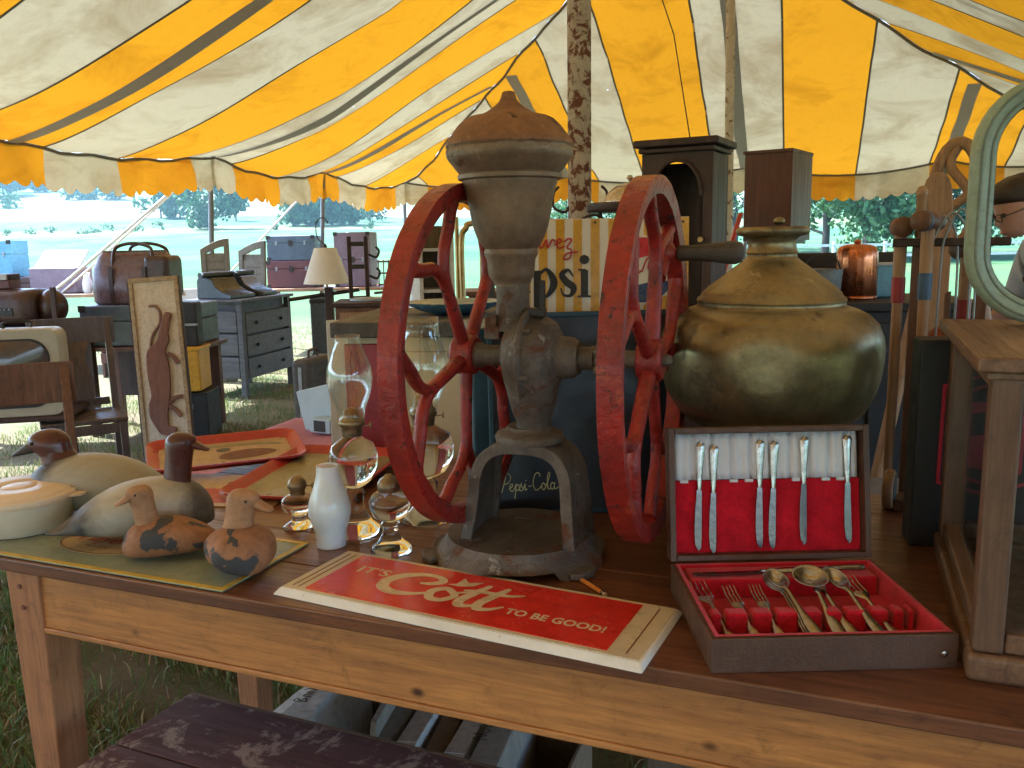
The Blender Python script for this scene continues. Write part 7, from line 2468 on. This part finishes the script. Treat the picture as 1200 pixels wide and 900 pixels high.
def note(t, size):
    w_ = MB()
    Mn = T(-.014, -.07, size[2] + .0016) @ RZ(90) @ Matrix.Diagonal((.030, .030, 1, 1))
    for pts in ([(0, 0), (.1, .9), (.5, .1), (.6, 1.0)], [(1.0, .5), (.8, .3), (1.0, .02), (1.2, .3), (1.0, .5)], [(1.5, .9), (1.5, .1), (1.7, .0)], [(1.35, .6), (1.75, .62)], [(1.9, .3), (2.3, .35), (2.2, .6), (1.95, .5), (1.95, .1), (2.4, .1)]):
        stroke(w_, pts, .10, Mn)
    w_.build('handwriting', M['text_black'], t)
def scrawl(t, size):
    w_ = MB()
    Mn = T(-.010, -.09, size[2] + .0016) @ RZ(90) @ Matrix.Diagonal((.028, .028, 1, 1))
    for pts in ([(0, 0), (.05, 1.0), (.4, .9), (.1, .55), (.45, .3), (0, 0)], [(.7, .0), (.75, .6), (1.0, .5), (1.05, .0)], [(1.3, .6), (1.3, .0)], [(1.6, .0), (2.1, .9)], [(1.6, .9), (2.1, .0)], [(2.5, .6), (2.7, .1), (2.9, .6)], [(3.2, .3), (3.4, .6), (3.5, .0)]):
        stroke(w_, pts, .12, Mn)
    w_.build('handwriting', M['text_black'], t)
pack('white corrugated pack with ink scrawl standing at the box corner', .070, .17, .012, (.045, .30, .385), M['white_card'], 6, 0, -4, scrawl)
pack('narrow white pack leaning against the scrawled one', .025, .12, .012, (.03, .16, .345), M['white_card'], -4, 0, -10)
pack('broad brown corrugated sheet standing behind the scrawled pack', .15, .18, .012, (.012, .30, .395), M['grey_card'], 8, 0, 6)
for i, (x, m_, h_, lb_) in enumerate([(.235, 'grey_card', .300, 'greyish pack first of the leaning row in the box'), (.285, 'white_card', .305, 'pale pack second in the leaning row'), (.335, 'card', .292, 'brown torn topped pack third in the leaning row'), (.385, 'white_card', .298, 'pale pack fourth in the leaning row')]):
    pack(lb_, x, .165, .012, (.042, .29, h_ + .05), M[m_], 2 + (i % 3) * 2, 0, -3)
pack('pack with a handwritten word last in the leaning row', .447, .165, .012, (.056, .29, .355), M['grey_card'], 3, 0, -3, note)
# further carton under the right of the table
k2 = atz(760, 872, .25)
cb3 = thing('shadowed_carton', 'shadowed brown carton standing under the table past the flat packs', 'carton', (k2.x + .02, k2.y + .12, 0), TANG)
for (c_, d_) in (((.17, 0, .11), (.34, .006, .22)), ((.17, .26, .11), (.34, .006, .22)), ((0, .13, .11), (.006, .253, .22)), ((.34, .13, .11), (.006, .253, .22))):
    MB().box(c_, d_).build('wall', M['card'], cb3)
MB().box((.17, .13, .17), (.32, .24, .006)).build('flap', M['grey_card'], cb3)
text_obj('lettering', 'e', .10, M['text_black'], cb3, T(.22, -.0036, .06) @ RX(90), bold=.002)

# ================================================================== HAZE over the valley
hzm = bpy.data.materials.new('pale haze')
hzm.use_nodes = True
hn_ = hzm.node_tree.nodes
hn_.remove(hn_['Principled BSDF'])
pv = hn_.new('ShaderNodeVolumePrincipled')
pv.inputs['Color'].default_value = (.55, .86, .93, 1)
pv.inputs['Density'].default_value = .00034
pv.inputs['Anisotropy'].default_value = .2
hzm.node_tree.links.new(pv.outputs[0], hn_['Material Output'].inputs['Volume'])
gme = bpy.data.objects['ground'].data
zs_ = [v.co.z for v in gme.vertices]
zmin, zmax = min(zs_) - 1.0, max(max(zs_), 40) + 12
hz_ = MB().box((0, 720, (zmin + zmax) / 2), (1810, 1570, zmax - zmin)).build('haze', hzm)
hz_['kind'] = 'stuff'
hz_['label'] = 'thin pale summer haze lying over the far fields'
